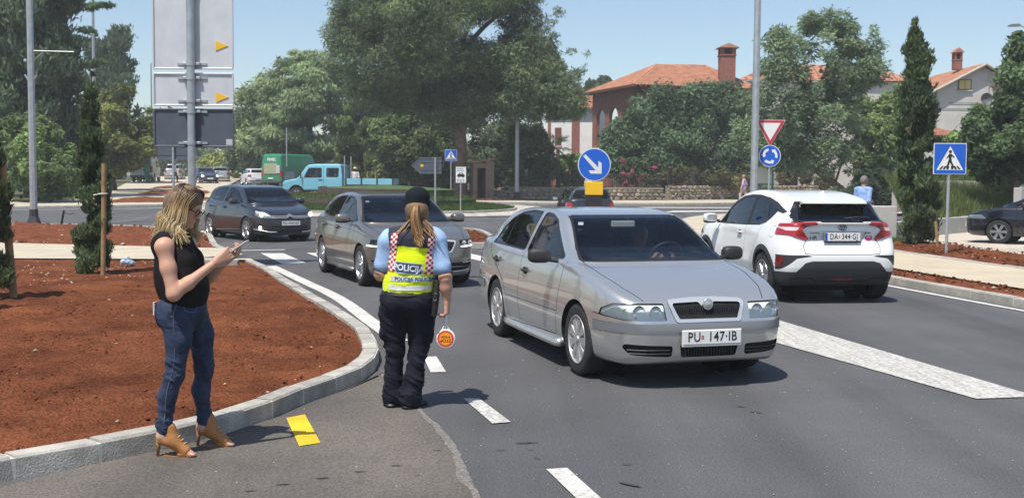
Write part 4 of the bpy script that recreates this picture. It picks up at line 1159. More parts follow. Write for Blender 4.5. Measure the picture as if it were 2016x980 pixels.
 _, fp = split_shell(spec, root, paint)
 for wx in (0,2.5):
  for s in (-1,1): wheel(root, wx, s * .745,.31,.31,.2,.19,6, 'spoke', M_ALLOY, tw=(.06,.1))
 if lit:
  for s in (-1,1):
   p = on_shell(fp,(4., s * .62,.67),(-1,0,0)); MB().lathe([(0,.03),(.07,.02),(.08,-.01)],12, 'X',(p[0] - .01, s * .62,.67)).build('lit_headlamp', M_LAMPON, root)
 MB().bbox((tail - .005,0,.62 if kind != 'saloon' else .7),(.02,.5,.11),.004).build('rear_plate', M_WHITEPL, root)
 MB().bbox((3.435,0,.46),(.02,.5,.11),.004).build('front_plate', M_WHITEPL, root)
 mirrors(root,1.9,.96,1.03 + up * .5,(.13,.2,.13), M_BLACKPL if dark else paint)
 MB().box((2.0,0,.88),(.4,1.3,.1)).build('dashboard', M_DARKIN, root)
 seat_set(root,1.1,.15,.47,.36)
 return root
# ------------------------------------------------------------------ the ground, roads, kerbs, beds and markings
def poly_area(P):
 P = np.asarray(P); return .5 * np.sum(P[:,0] * np.roll(P[:,1],-1) - np.roll(P[:,0],-1) * P[:,1])
def sheet(name, poly, dz, material, step=1.0, parent=None, kind='structure', noise=None, edge=0.0, lab=None):
 """flat piece of ground cut to an outline, following the lie of the land, dz above it"""
 P = np.asarray(poly, float)[:, :2]
 bm = bmesh.new()
 f = bm.faces.new([bm.verts.new((x, y,0)) for x, y in P])
 for ax in (0,1):
  lo, hi = P[:, ax].min(), P[:, ax].max()
  n = int((hi - lo) / step)
  for i in range(1, n + 1):
   v = lo + i * (hi - lo) / (n + 1)
   co = [0,0,0]; no = [0,0,0]; co[ax] = v; no[ax] = 1
   bmesh.ops.bisect_plane(bm, geom=bm.verts[:] + bm.edges[:] + bm.faces[:], dist=1e-5, plane_co=co, plane_no=no)
 bmesh.ops.triangulate(bm, faces=[q for q in bm.faces if len(q.verts) > 4])
 bmesh.ops.recalc_face_normals(bm, faces=bm.faces)
 for v in bm.verts:
  v.co.z = float(ground_z(v.co.x, v.co.y)) + dz
 if any(q.normal.z < 0 for q in list(bm.faces)[:1]): bmesh.ops.reverse_faces(bm, faces=bm.faces)
 me = bpy.data.meshes.new(name); bm.to_mesh(me); bm.free()
 o = obj(name, me, material, parent)
 if kind and parent is None: o['kind'] = kind
 return o
def offset_line(P, d):
 """shift a polyline sideways (to its left for positive d)"""
 P = np.asarray(P, float); T = np.gradient(P, axis=0); T /= np.linalg.norm(T, axis=1)[:, None] + 1e-9
 return P + np.stack([-T[:,1], T[:,0]],1) * d
def resample(P, step):
 P = np.asarray(P, float); s = np.concatenate([[0], np.cumsum(np.linalg.norm(np.diff(P, axis=0), axis=1))])
 n = max(1, int(round(s[-1] / step))); t = np.linspace(0, s[-1], n + 1)
 return np.stack([np.interp(t, s, P[:, i]) for i in (0,1)],1)
M_KERB = mat('kerb_concrete',(.36,.34,.30),.85, var=.22, vscale=5, bump=.35, bscale=70, rand=.14, vfine=.1)
M_MORTAR = mat('kerb_mortar',(.52,.50,.45),.95, var=.2, vscale=9)
M_SLAB = mat('paving_beige',(.46,.40,.30),.9, var=.12, vscale=1.3, bump=.2, bscale=60, vfine=.1)
M_COBBLE = mat('cobble_pale',(.42,.38,.33),.85, var=.2, vscale=3, bump=.3, bscale=50, rand=.22)
def kerb(line, w=.15, h=.13, stone=.5, side=1, label=None, far=False, gap=.026):
 """row of kerb stones along a line (its road-side edge); the body lies to the left (side=1) or right of it"""
 root = empty('kerb'); root['kind'] = 'structure'
 R = resample(catmull(line,6), stone)
 fine = resample(R, stone / 2) if not far else R
 rnd = np.random.default_rng(len(R) * 7 + int(abs(R[0][0]) * 10))
 # bedding under the stones, seen in the joints
 q = len(R)
 O = offset_line(R, side * w)
 V = []; Fs = []
 for i in range(q):
  for p in (R[i] * .97 + O[i] * .03, O[i] * .97 + R[i] * .03):
   g = float(ground_z(*p)); V += [(p[0], p[1], g - .05),(p[0], p[1], g + h - .012)]
 for i in range(q - 1):
  a = i * 4; b = a + 4
  Fs += [(a, b, b + 1, a + 1),(a + 1, b + 1, b + 3, a + 3),(a + 3, b + 3, b + 2, a + 2)]
 obj('joint_bed', mesh_np('joint_bed', V, Fs), M_MORTAR, root)
 for i in range(q - 1):
  a, b = R[i], R[i + 1]; oa, ob = O[i], O[i + 1]
  L = np.linalg.norm(b - a); t = min(.3, gap / L / 2); jit = rnd.normal(0,.004)
  def rows(u):
   p = a + (b - a) * u; o = oa + (ob - oa) * u; g = float(ground_z(*p)); d = (o - p) / w
   j = jit
   c = .018
   return [(*(p - d * 0), g - .06),(*(p + d * .004), g + h - c + j),(*(p + d * c), g + h + j),(*(o - d * .008), g + h + j),(*o, g + h - .008 + j),(*o, g - .06)]
  V = rows(t) + rows(.5) + rows(1 - t)
  Fs = []
  for r in range(2):
   for k in range(5): Fs.append((r * 6 + k, r * 6 + k + 1, r * 6 + 7 + k, r * 6 + 6 + k))
  Fs += [tuple(range(5,-1,-1)), tuple(range(12,18))]
  if side < 0: Fs = [f[::-1] for f in Fs]
  obj('kerb_stone', mesh_np('kerb_stone', V, Fs), M_KERB, root)
 return root
# --- base terrain and asphalt
def asphalt(name, c, rough=.85, warm=None, grain=220., crack=False, grain_amt=.35, blotch=.16):
 m = bpy.data.materials.new(name); m.use_nodes = True; N = m.node_tree.nodes; L = m.node_tree.links; b = N['Principled BSDF']
 b.inputs['Roughness'].default_value = rough; b.inputs['Specular IOR Level'].default_value = .35
 tc = N.new('ShaderNodeTexCoord')
 n1 = N.new('ShaderNodeTexNoise'); n1.inputs['Scale'].default_value = .55; n1.inputs['Detail'].default_value = 6; n1.inputs['Roughness'].default_value = .6
 n2 = N.new('ShaderNodeTexVoronoi'); n2.inputs['Scale'].default_value = grain
 n3 = N.new('ShaderNodeTexNoise'); n3.inputs['Scale'].default_value = grain * .35; n3.inputs['Detail'].default_value = 3
 # long faint wheel-track streaks along the carriageway
 mp = N.new('ShaderNodeMapping'); mp.inputs['Rotation'].default_value = (0,0,-.27); mp.inputs['Scale'].default_value = (1.1,.05,1)
 n4 = N.new('ShaderNodeTexNoise'); n4.inputs['Scale'].default_value = 1.2; n4.inputs['Detail'].default_value = 4
 for n in (n1, n2, n3): L.new(tc.outputs['Object'], n.inputs['Vector'])
 L.new(tc.outputs['Object'], mp.inputs['Vector']); L.new(mp.outputs['Vector'], n4.inputs['Vector'])
 r1 = N.new('ShaderNodeValToRGB'); e = r1.color_ramp.elements; e[0].position = .3; e[1].position = .7
 e[0].color = (*[v * (1 - blotch) for v in c],1); e[1].color = (*[v * (1 + blotch) for v in (warm or c)],1)
 L.new(n1.outputs['Fac'], r1.inputs['Fac'])
 def mul(src, fac, lo, hi, f0=0., f1=1.):
  mr = N.new('ShaderNodeMapRange'); mr.inputs['From Min'].default_value = f0; mr.inputs['From Max'].default_value = f1; mr.inputs['To Min'].default_value = lo; mr.inputs['To Max'].default_value = hi
  L.new(fac, mr.inputs['Value']); s = N.new('ShaderNodeVectorMath'); s.operation = 'SCALE'; L.new(src, s.inputs[0]); L.new(mr.outputs[0], s.inputs['Scale']); return s.outputs[0]
 o = mul(r1.outputs['Color'], n3.outputs['Fac'],1 - grain_amt,1 + grain_amt,.3,.7)
 o = mul(o, n4.outputs['Fac'],.80,1.18,.3,.7)
 o = mul(o, n2.outputs['Distance'],1 + grain_amt * .9,.82,0.,.9)
 L.new(o, b.inputs['Base Color'])
 bp = N.new('ShaderNodeBump'); bp.inputs['Strength'].default_value = .5; bp.inputs['Distance'].default_value = .008
 L.new(n2.outputs['Distance'], bp.inputs['Height']); L.new(bp.outputs['Normal'], b.inputs['Normal'])
 return m
M_ASPH = asphalt('asphalt_new',(.091,.0905,.094))
M_ASPH_OLD = asphalt('asphalt_old',(.106,.096,.086),.95, warm=(.128,.111,.096), grain=170., grain_amt=.34, blotch=.2)
M_GROUND = mat('ground_scrub',(.11,.10,.05),.95, var=.35, vscale=.3, color2=(.08,.11,.035))
M_SOIL = mat('red_soil',(.122,.042,.021),.97, spec=.05, var=.30, vscale=1.1, bump=1., bscale=52, vfine=.5, detail=8, color2=(.15,.052,.024))
M_SOIL2 = mat('red_soil_stony',(.155,.054,.027),.97, spec=.05, var=.35, vscale=4, bump=.9, bscale=30, vfine=.3, detail=8)
M_GRASS_BASE = mat('grass_sward',(.05,.095,.022),.95, var=.35, vscale=1.6, bump=.8, bscale=26, vfine=.3)
xs = np.concatenate([np.linspace(-1500,-90,8), np.linspace(-80,80,41), np.linspace(90,1500,8)])
ys = np.concatenate([np.linspace(-600,-20,6), np.linspace(-14,150,83), np.linspace(170,2500,10)])
X, Y = np.meshgrid(xs, ys, indexing='ij')
V = np.stack([X, Y, ground_z(X, Y) - .10],-1).reshape(-1,3)
n1, n2 = len(xs), len(ys)
idx = np.arange(n1 * n2).reshape(n1, n2)
Q = np.stack([idx[:-1, :-1], idx[1:, :-1], idx[1:,1:], idx[:-1,1:]],-1).reshape(-1,4)
g = obj('ground', mesh_np('ground', V, Q), M_GROUND); g['kind'] = 'structure'
sheet('road', [(-70,-14),(70,-14),(70,78),(34,84),(-14,84),(-20,140),(-34,140),(-70,100)],0.0, M_ASPH,2.0)
# old asphalt of the side road under the woman's and the officer's feet, its ragged dusty joint
jr = np.random.default_rng(3)
joint = catmull([(-1.5,10.6),(-1.05,9.4),(-.80,8.6),(-.64,8.01),(-.42,7.25),(-.28,6.5),(-.18,5.85),(.05,4.6),(.5,2.5),(1.2,0),(2.6,-5)],14)
joint = resample(joint,.06); joint = joint + np.stack([.012 * vnoise(np.stack([joint[:,1], joint[:,0] * 0, joint[:,0] * 0],1),5.,3) + jr.normal(0,.003, len(joint)), np.zeros(len(joint))],1)
sheet('side_road', [(-1.5,10.9)] + [tuple(p) for p in joint] + [(-14,-5),(-14,4),(-4,4),(-2.8,6.0),(-1.6,7.9),(-1.1,9.6)],.004, M_ASPH_OLD,1.2)
M_DUST = mat('joint_dust',(.165,.15,.135),.97, var=.3, vscale=30, vfine=.4, bscale=90)
jo = joint[(joint[:,1] > 3) & (joint[:,1] < 9.6)]
wdt = .035 + .022 * vnoise(np.stack([jo[:,1], jo[:,0], jo[:,0] * 0],1),4.,9) + jr.uniform(0,.008, len(jo))
left = [(p[0] - w * 1.1, p[1]) for p, w in zip(jo, wdt)]; right = [(p[0] + w * .3, p[1]) for p, w in zip(jo, wdt)]
V = [(x, y,.0062) for x, y in left] + [(x, y,.0062) for x, y in right]; n = len(jo)
o = obj('road_joint', mesh_np('road_joint', V, [(i, n + i, n + i + 1, i + 1) for i in range(n - 1)]), M_DUST); o['kind'] = 'structure'
# --- beds, pavements
def soil_bed(name, outline, material, step=.06, top=.11, amp=.02, seed=1, lab=None, hump=0.0):
 P = np.asarray(outline, float)
 lo, hi = P.min(0), P.max(0)
 gx = np.arange(lo[0], hi[0] + step, step); gy = np.arange(lo[1], hi[1] + step, step)
 X, Y = np.meshgrid(gx, gy, indexing='ij')
 sd = poly_sd(P, X, Y)
 pts = np.stack([X.ravel(), Y.ravel(), np.zeros(X.size)],1)
 nz = .5 * vnoise(pts,1.3, seed) + .5 * vnoise(pts,4.1, seed + 1) + .55 * vnoise(pts,10.0, seed + 2) + .5 * vnoise(pts,21., seed + 3)
 depth = np.clip(-sd / .25,0,1).ravel()
 Z = ground_z(X, Y).ravel() + top + amp * nz * (.35 + .65 * depth) - .03 * (1 - depth) + hump * np.clip(-sd / 1.5,0,1).ravel()
 # cells straddling the edge are drawn in to it
 ins = sd < step * 1.0
 idx = np.arange(X.size).reshape(X.shape)
 cell = ins[:-1, :-1] & ins[1:, :-1] & ins[1:,1:] & ins[:-1,1:]
 Q = np.stack([idx[:-1, :-1][cell], idx[1:, :-1][cell], idx[1:,1:][cell], idx[:-1,1:][cell]],1)
 used = np.unique(Q); mp = np.full(X.size,-1); mp[used] = np.arange(len(used))
 o = obj(name, mesh_np(name, np.stack([X.ravel(), Y.ravel(), Z],1)[used], mp[Q], smooth=True), material); o['kind'] = 'structure'
 return o
def rocks(name, outline, n, r0, r1, material, seed, top=.11, flat=.6, lab=None, cols=None):
 """scattered stones and clods, far too many to count"""
 rg = np.random.default_rng(seed); P = np.asarray(outline, float); lo, hi = P.min(0), P.max(0)
 pts = rg.uniform(lo, hi,(n * 4,2)); pts = pts[poly_sd(P, pts[:,0], pts[:,1]) < -.06][:n]
 base = np.array([(1,0,0),(0,1,0),(-1,0,0),(0,-1,0),(0,0,1),(0,0,-1)], float)
 fc = np.array([(0,1,4),(1,2,4),(2,3,4),(3,0,4),(1,0,5),(2,1,5),(3,2,5),(0,3,5)])
 m = len(pts); r = r0 + (r1 - r0) * rg.random(m) ** 3
 V = base[None] * rg.uniform(.55,1.25,(m,6,1)) * r[:, None, None]
 V = V + rg.normal(0,.12, V.shape) * r[:, None, None]
 a = rg.uniform(0,6.28, m); c, s = np.cos(a), np.sin(a)
 V = np.stack([V[...,0] * c[:, None] - V[...,1] * s[:, None], V[...,0] * s[:, None] + V[...,1] * c[:, None], V[...,2] * flat],-1)
 V += np.stack([pts[:,0], pts[:,1], ground_z(pts[:,0], pts[:,1]) + top + r * .12],-1)[:, None]
 Fq = (fc[None] + 6 * np.arange(m)[:, None, None]).reshape(-1,3)
 o = obj(name, mesh_np(name, V.reshape(-1,3), Fq), material); o['kind'] = 'stuff'
 if lab: o['label'] = lab
 return o
front_line = [(-9.0,1.0),(-5.2,3.9),(-3.6,5.3),(-2.86,6.1),(-2.41,6.56),(-2.21,6.78),(-1.77,7.54),(-1.67,7.93),(-1.5,8.51),(-1.34,8.91),(-1.24,9.35),(-1.21,9.94),(-1.27,10.5),(-1.41,11.22),(-1.56,11.88),(-1.81,12.62),(-2.2,13.73),(-2.81,15.38),(-3.6,17.57),(-4.25,19.45),(-4.97,21.23)]
kerb(front_line,.15,.13,.5,1)
fl = catmull(front_line,6); inner = offset_line(fl,.13)
bed1 = [tuple(p) for p in inner] + [(-5.6,21.3),(-9.9,21.2),(-16,21.2),(-16,1.0)]
near = [tuple(p) for p in inner if p[1] < 15.7] + [(-10.5,15.7),(-10.5,2.0)]
soil_bed('planting_bed', near, M_SOIL,.045,.112,.036,5)
soil_bed('planting_bed', [tuple(p) for p in inner if p[1] > 15.1] + [(-5.6,21.3),(-9.9,21.2),(-14.5,21.2),(-14.5,15.1)], M_SOIL,.09,.115,.024,6)
M_CLOD = mat('soil_clod',(.135,.045,.021),.97, spec=.05, var=.3, vscale=20)
M_PEBBLE = mat('pale_pebble',(.40,.30,.22),.9, var=.4, vscale=16)
rocks('soil_clods', near,6500,.006,.026, M_CLOD,2)
rocks('soil_clods', near,14000,.004,.012, M_CLOD,22)
rocks('bed_pebbles', near,520,.005,.028, M_PEBBLE,3)
bed_back = [(-3.9,17.9),(-4.9,21.1),(-9.9,21.1),(-12,21.1),(-12,15.5),(-3.2,15.5)]
rocks('soil_clods', bed_back,1800,.012,.04, M_CLOD,4)
rocks('bed_pebbles', [(-5.2,20.9),(-12,21.1),(-12,15.5),(-6.2,16)],900,.01,.035, M_PEBBLE,5)
sheet('pavement', [(-4.97,21.23),(-5.5,22.6),(-6.2,24.65),(-8.3,25.2),(-12.1,26.2),(-30,30.5),(-30,21.2),(-9.88,21.25),(-5.6,21.36)],.125, M_SLAB,2.0)
kerb([(-4.9,21.1),(-5.5,22.6),(-6.3,24.7),(-6.95,26.2),(-7.6,28.3),(-8.93,32.5),(-10.3,34.6),(-12.2,35.9),(-15.7,36.9),(-20,37.9),(-30,41)],.15,.11,1.0,1)
bed2 = [(-6.55,24.9),(-7.25,26.74),(-9.05,32.5),(-11.9,35.5),(-15.7,36.7),(-17.2,37.2),(-30,40.6),(-30,30.5),(-12.1,26.2),(-8.3,25.2)]
soil_bed('planting_bed', bed2, M_SOIL2,.16,.10,.05,9, hump=.06)
rocks('bed_pebbles', bed2,1500,.015,.07, M_PEBBLE,8, top=.13)
rocks('soil_clods', bed2,1500,.02,.09, M_CLOD,9, top=.13)
# low kerb stone lying at the bed's far corner
o = MB().bbox((0,0,0),(1.0,.16,.12),.012).build('loose_kerb_stone', M_KERB, None,(-4.35 - 1.15,20.2,.15),(0,0,.03))
tag(o, 'pale loose kerb stone lying at the corner of the red bed', 'kerb stone')
# the far side of the exit road on the left
kl = [(-44,40.5),(-30,45.2),(-22.4,48.6),(-17.4,51.6),(-14.8,54.6),(-15.2,58),(-16.6,63),(-19.5,75),(-24,95),(-30,125)]
kerb(kl,.16,.12,1.5,1, far=True)
pl = [tuple(p) for p in offset_line(catmull(kl,4),.15)]
sheet('pavement', pl + [(-70,125),(-70,40)],.115, M_SLAB,3.0)
M_SHADEGRASS = mat('dry_verge',(.075,.085,.03),.95, var=.4, vscale=.8)
sheet('verge', [(-24.5,52.5),(-22.5,58),(-27,75),(-33,95),(-40,125),(-75,125),(-75,44),(-34,49)],.135, M_SHADEGRASS,3.0)
for i, q in enumerate(([(215,399),(405,397),(416,388),(240,389)], [(262,383.5),(415,382),(408,375),(292,376)], [(296,371.5),(398,370.5),(390,366),(312,367)])):
 w = [gp(x, y,.12)[:2] for x, y in q]
 soil_bed('planting_bed', w, M_SOIL2,.3,.14,.05,20 + i)
# roundabout island: kerb, cobbled apron, stepped grass mound
RC, RR_, RA = np.array([-6.8,53.5]),6.9,9.4
ring = lambda r, n=48, a0=0, a1=2 * math.pi: [(RC[0] + r * math.cos(a0 + (a1 - a0) * i / n), RC[1] + r * math.sin(a0 + (a1 - a0) * i / n)) for i in range(n + (0 if abs(a1 - a0) > 6.28 else 1))]
sheet('apron_bed', ring(RA,64),.03, M_MORTAR,2.0)
# setts of the apron: the ones facing the camera are laid one by one
ap = empty('cobbled_apron'); ap['kind'] = 'structure'
sett = MB().bbox((0,0,0),(.34,.22,.06),.02).mesh('sett')
cnt = 0; allV = [];
rg = np.random.default_rng(4)
far_setts = MB()
for ri in range(9):
 r = RR_ + .30 + ri * .255
 n = int(2 * math.pi * r / .37)
 for k in range(n):
  a = 2 * math.pi * (k + .5 * (ri % 2)) / n
  p = RC + r * np.array([math.cos(a), math.sin(a)])
  z = float(ground_z(*p)) + .042 + rg.normal(0,.006)
  px = 1008 + p[0] / p[1] * F_PX
  if 830 < px < 1120 and -2.2 < a - 2 * math.pi < 0.25 or (a < .25 and px > 830):
   if cnt < 300:
    o = obj('sett', sett, M_COBBLE, ap,(p[0], p[1], z),(rg.normal(0,.03), rg.normal(0,.03), a + math.pi / 2)); cnt += 1; continue
  far_setts.bbox((p[0], p[1], z),(.34,.22,.06),.02, rz=a + math.pi / 2)
fs_ = far_setts.build('setts', M_COBBLE, ap, fix=False); fs_['kind'] = 'stuff'
kerb(ring(RR_ + .15,60) + [ring(RR_ + .15,60)[0]],.16,.16,1.2,1, far=True)
def mound(name, r, z0, z1, material, dome=.25):
 n = 40; m = 10; V = [];
 for i in range(m + 1):
  rr = r * i / m
  for k in range(n):
   a = 2 * math.pi * k / n
   p = RC + rr * np.array([math.cos(a), math.sin(a)])
   V.append((p[0], p[1], float(ground_z(*p)) + z0 + (z1 - z0) * (1 - (i / m) ** 2)))
 Fq = [(i * n + k, i * n + (k + 1) % n,(i + 1) * n + (k + 1) % n,(i + 1) * n + k) for i in range(m) for k in range(n)]
 o = obj(name, mesh_np(name, V, [f[::-1] for f in Fq], smooth=True), material); o['kind'] = 'structure'; return o
mound('roundabout_lawn', RR_,.14,.48, M_GRASS_BASE)
M_RUST = mat('rusty_edging',(.075,.055,.042),.8, var=.35, vscale=3)
mb = MB()
def arcwall(r, a0, a1, z0, z1, cx, cy, nm, lab):
 n = 26; V = []; Fs = []
 for i in range(n + 1):
  a = a0 + (a1 - a0) * i / n
  for rr in (r, r - .08):
   x, y = cx + rr * math.cos(a), cy + rr * math.sin(a); g = float(ground_z(x, y))
   V += [(x, y, g + z0),(x, y, g + z1)]
 for i in range(n):
  a = i * 4; b = a + 4
  Fs += [(a, b, b + 1, a + 1),(a + 1, b + 1, b + 3, a + 3),(a + 3, b + 3, b + 2, a + 2)]
 Fs += [(0,1,3,2),(n * 4, n * 4 + 2, n * 4 + 3, n * 4 + 1)]
 return tag(obj(nm, mesh_np(nm, V, Fs), M_RUST), lab, 'edging wall')
arcwall(5.2, math.pi * .95, math.pi * 1.72,.1,.58,-6.9,54.0, 'edging_wall', 'lower curved rust brown edging wall round the grass mound')
arcwall(3.4, math.pi * .9, math.pi * 1.62,.4,.98,-6.2,55.0, 'edging_wall', 'upper short curved rust brown edging wall on the grass mound')
def terrace(cx, cy, r, z, nm):
 n = 32; V = [(cx, cy, z + float(ground_z(cx, cy)) + .18)]
 for k in range(n):
  a = 2 * math.pi * k / n; x, y = cx + r * math.cos(a), cy + r * math.sin(a); V.append((x, y, z + float(ground_z(x, y))))
 for k in range(n):
  a = 2 * math.pi * k / n; x, y = cx + (r + .0) * math.cos(a), cy + r * math.sin(a); V.append((x, y, float(ground_z(x, y)) + .1))
 Fs = [(0,1 + k,1 + (k + 1) % n) for k in range(n)] + [(1 + k,1 + n + k,1 + n + (k + 1) % n,1 + (k + 1) % n) for k in range(n)]
 o = obj(nm, mesh_np(nm, V, Fs), M_GRASS_BASE); o['kind'] = 'structure'
terrace(-6.9,54.0,5.13,.54, 'mound_lawn'); terrace(-6.2,55.0,3.33,.94, 'mound_lawn')
# splitter islands
isl = [(-2.06,35.0),(-1.85,30),(-1.73,27.3),(-.45,27.35),(-.08,27.9),(-.55,31.5),(-1.09,34.9)]
kerb([(-1.73,27.28),(-.57,27.30),(-.10,27.83),(-.55,31.5),(-1.09,34.9),(-2.06,35.1),(-1.9,31),(-1.73,27.28)],.15,.14,1.0,1)
soil_bed('planting_bed', [(-1.6,27.45),(-.62,27.47),(-.26,27.95),(-.7,31.5),(-1.2,34.7),(-1.92,34.9),(-1.75,31)], M_SOIL,.1,.12,.03,31)
rocks('soil_clods', [(-1.6,27.45),(-.62,27.47),(-.26,27.95),(-.7,31.5),(-1.2,34.7),(-1.92,34.9),(-1.75,31)],300,.02,.06, M_CLOD,32, top=.13)
kerb([(1.25,19.55),(1.75,19.55),(1.55,22),(.9,25.2),(-.1,25.2),(.6,22),(1.25,19.55)],.15,.13,.8,1)
sheet('splitter_island', [(1.33,19.7),(1.66,19.7),(1.4,22),(.8,25.05),(.05,25.05),(.72,22)],.135, M_SLAB,2.0)
# right-hand side: kerb, strips of soil, pavement
RK = catmull([(12.5,-6),(9.0,6),(7.6,12),(6.97,15),(6.33,18.5),(5.72,22.5),(5.35,27),(5.4,33),(6.0,40),(7.5,46),(11,51),(17,55.5),(26,60),(44,66)],8)
RKr = RK[::-1]      # runs back towards the camera so that the land lies on its left
def rstrip(d0, d1, y0, y1):
 a = offset_line(RKr, d0); b = offset_line(RKr, d1)
 k = (RKr[:,1] >= y0) & (RKr[:,1] <= y1)
 return [tuple(p) for p in a[k]] + [tuple(p) for p in b[k][::-1]]
kerb([tuple(p) for p in RKr[::4]],.15,.13,1.0,1)
strip1 = rstrip(.14,.92,6,24)
soil_bed('planting_bed', strip1, M_SOIL2,.07,.13,.03,41, hump=.03)
rocks('soil_clods', strip1,1400,.01,.05, M_CLOD,42, top=.15); rocks('bed_pebbles', strip1,160,.01,.04, M_PEBBLE,43, top=.15)
sheet('pavement', rstrip(.9,3.2,2,47),.135, mat('walk_concrete',(.47,.40,.29),.9, var=.1, vscale=.8, bump=.15, bscale=50, vfine=.12),1.5)
sheet('pavement', rstrip(.14,4.2,23.8,66),.128, M_SLAB,2.0)
kerb([tuple(p) for p in offset_line(RKr,3.2)[(RKr[:,1] > 4) & (RKr[:,1] < 30)][::4]],.12,.16,1.0,1)
strip2 = rstrip(3.32,5.6,8,28.4)
soil_bed('planting_bed', strip2, M_SOIL,.09,.15,.04,44, hump=.10)
rocks('soil_clods', strip2,1800,.012,.06, M_CLOD,45, top=.21); rocks('bed_pebbles', strip2,260,.012,.04, M_PEBBLE,46, top=.2)
# block-paved forecourt with laid rows
M_PAVER = mat('paver_pale',(.44,.39,.32),.9, rand=.13, var=.15, vscale=5, bump=.2, bscale=60)
fore = rstrip(5.5,16,12,46)
sheet('forecourt', fore,.10, mat('forecourt_joint',(.27,.24,.2),.95),2.0)
pv = empty('forecourt_paving'); pv['kind'] = 'structure'
pm = MB().bbox((0,0,0),(.585,.385,.05),.012).mesh('paver')
cnt = 0; far_p = MB(); FP = np.array(fore)
for i in range(-6,30):
 for j in range(0,46):
  x = 9.2 + i * .6 + (.3 if j % 2 else 0); y = 21.0 + j * .4
  c, s = math.cos(.25), math.sin(.25); X_, Y_ = 9.5 + (x - 9.5) * c - (y - 21) * s,21 + (x - 9.5) * s + (y - 21) * c
  if poly_sd(FP, np.array([X_]), np.array([Y_]))[0] > -.3: continue
  px = 1008 + X_ / Y_ * F_PX
  if not (1700 < px < 2120): continue
  z = float(ground_z(X_, Y_)) + .105 + rg.normal(0,.003)
  if cnt < 300 and Y_ < 30.5: obj('paver', pm, M_PAVER, pv,(X_, Y_, z),(0,0,.25)); cnt += 1
  else: far_p.bbox((X_, Y_, z),(.585,.385,.05),.012, rz=.25)
o = far_p.build('pavers', M_PAVER, pv, fix=False); o['kind'] = 'stuff'
# far side across the roundabout
fk = [(-13.5,66),(-9,62.8),(-4,62.2),(-.25,62.9),(6,64.4),(11.8,66.5),(20,72),(30,80),(44,92)]
kerb(fk[::1],.16,.13,1.6,1, far=True)
o_ = [tuple(p) for p in offset_line(catmull(fk,5),.15)]
sheet('pavement', o_ + [(44,110),(-13.5,110)],.12, M_SLAB,3.0)
M_EARTH = mat('brown_earth',(.10,.062,.04),.95, var=.35, vscale=1.5)
sheet('verge', [(-13,67.5),(-9,65.0),(-4,64.4),(-1,65.0),(3.0,68.6),(9.5,71.8),(16.5,76.4),(22.5,82.3),(44,108),(-13,110)],.14, M_EARTH,3.0)
rocks('fallen_leaves', [(-6,64.6),(-1.2,65.1),(1,66.8),(-6,67.5)],500,.03,.1, mat('terracotta_litter',(.30,.12,.06),.9, var=.3),50, top=.15)
sheet('verge', [(-22,84.5),(-14,84.5),(-14,110),(-30,140),(-26,110)][0:0] or [(-14.5,84),(-10,84),(-10,125),(-19.5,125)],.1, M_SHADEGRASS,3.0)
# --- painted markings
def paint_mat(name, c, worn=.35, streak=False):
 m = bpy.data.materials.new(name); m.use_nodes = True; N = m.node_tree.nodes; L = m.node_tree.links; b = N['Principled BSDF']
 b.inputs['Roughness'].default_value = .75
 tc = N.new('ShaderNodeTexCoord'); n1 = N.new('ShaderNodeTexNoise'); n1.inputs['Scale'].default_value = 26; n1.inputs['Detail'].default_value = 8; n1.inputs['Roughness'].default_value = .75
 src = tc.outputs['Object']
 L.new(src, n1.inputs['Vector'])
 r = N.new('ShaderNodeValToRGB'); e = r.color_ramp.elements; e[0].position = .30 + .0; e[1].position = .30 + worn * .5
 e[0].color = (.16,.155,.15,1); e[1].color = (*c,1)
 L.new(n1.outputs['Fac'], r.inputs['Fac'])
 out = r.outputs['Color']
 n2 = N.new('ShaderNodeTexNoise'); n2.inputs['Scale'].default_value = 3.0; n2.inputs['Detail'].default_value = 5
 if streak:
  mp = N.new('ShaderNodeMapping'); mp.inputs['Rotation'].default_value = (0,0,1.15); mp.inputs['Scale'].default_value = (6.,.35,1); L.new(src, mp.inputs['Vector']); L.new(mp.outputs['Vector'], n2.inputs['Vector'])
 else: L.new(src, n2.inputs['Vector'])
 mr = N.new('ShaderNodeMapRange'); mr.inputs['From Min'].default_value = .35; mr.inputs['From Max'].default_value = .65; mr.inputs['To Min'].default_value = .78; mr.inputs['To Max'].default_value = 1.02
 L.new(n2.outputs['Fac'], mr.inputs['Value']); s = N.new('ShaderNodeVectorMath'); s.operation = 'SCALE'; L.new(out, s.inputs[0]); L.new(mr.outputs[0], s.inputs['Scale'])
 L.new(s.outputs[0], b.inputs['Base Color'])
 return m
M_LINE = paint_mat('road_paint_white',(.62,.60,.55))
M_LINE_W = paint_mat('road_paint_worn',(.60,.58,.53),.55, True)
M_YEL = paint_mat('road_paint_yellow',(.78,.50,.012),.3)
def marking(name, poly, m=M_LINE, dz=.009, rag=.0):
 o = sheet(name, poly, dz, m,1.5); return o
marking('lane_dash', [(-.84,10.5),(-.72,10.55),(-.575,9.69),(-.71,9.67)], M_LINE)
marking('lane_dash', [(-.37,8.51),(-.25,8.53),(.0,7.69),(-.13,7.64)], M_LINE_W)
marking('lane_dash', [(.21,6.43),(.335,6.46),(.62,5.3),(.49,5.27)], M_LINE)
marking('lane_dash', [(.85,4.3),(.97,4.33),(1.25,3.2),(1.12,3.17)], M_LINE)
ed = catmull([(-4.72,21.2),(-3.55,18.2),(-2.55,15.6),(-1.75,13.0),(-1.27,11.5)],6); ed2 = offset_line(ed,-.0);
e_r = offset_line(ed,.20)
marking('edge_line', [tuple(p) for p in ed] + [tuple(p) for p in e_r[::-1]], M_LINE)
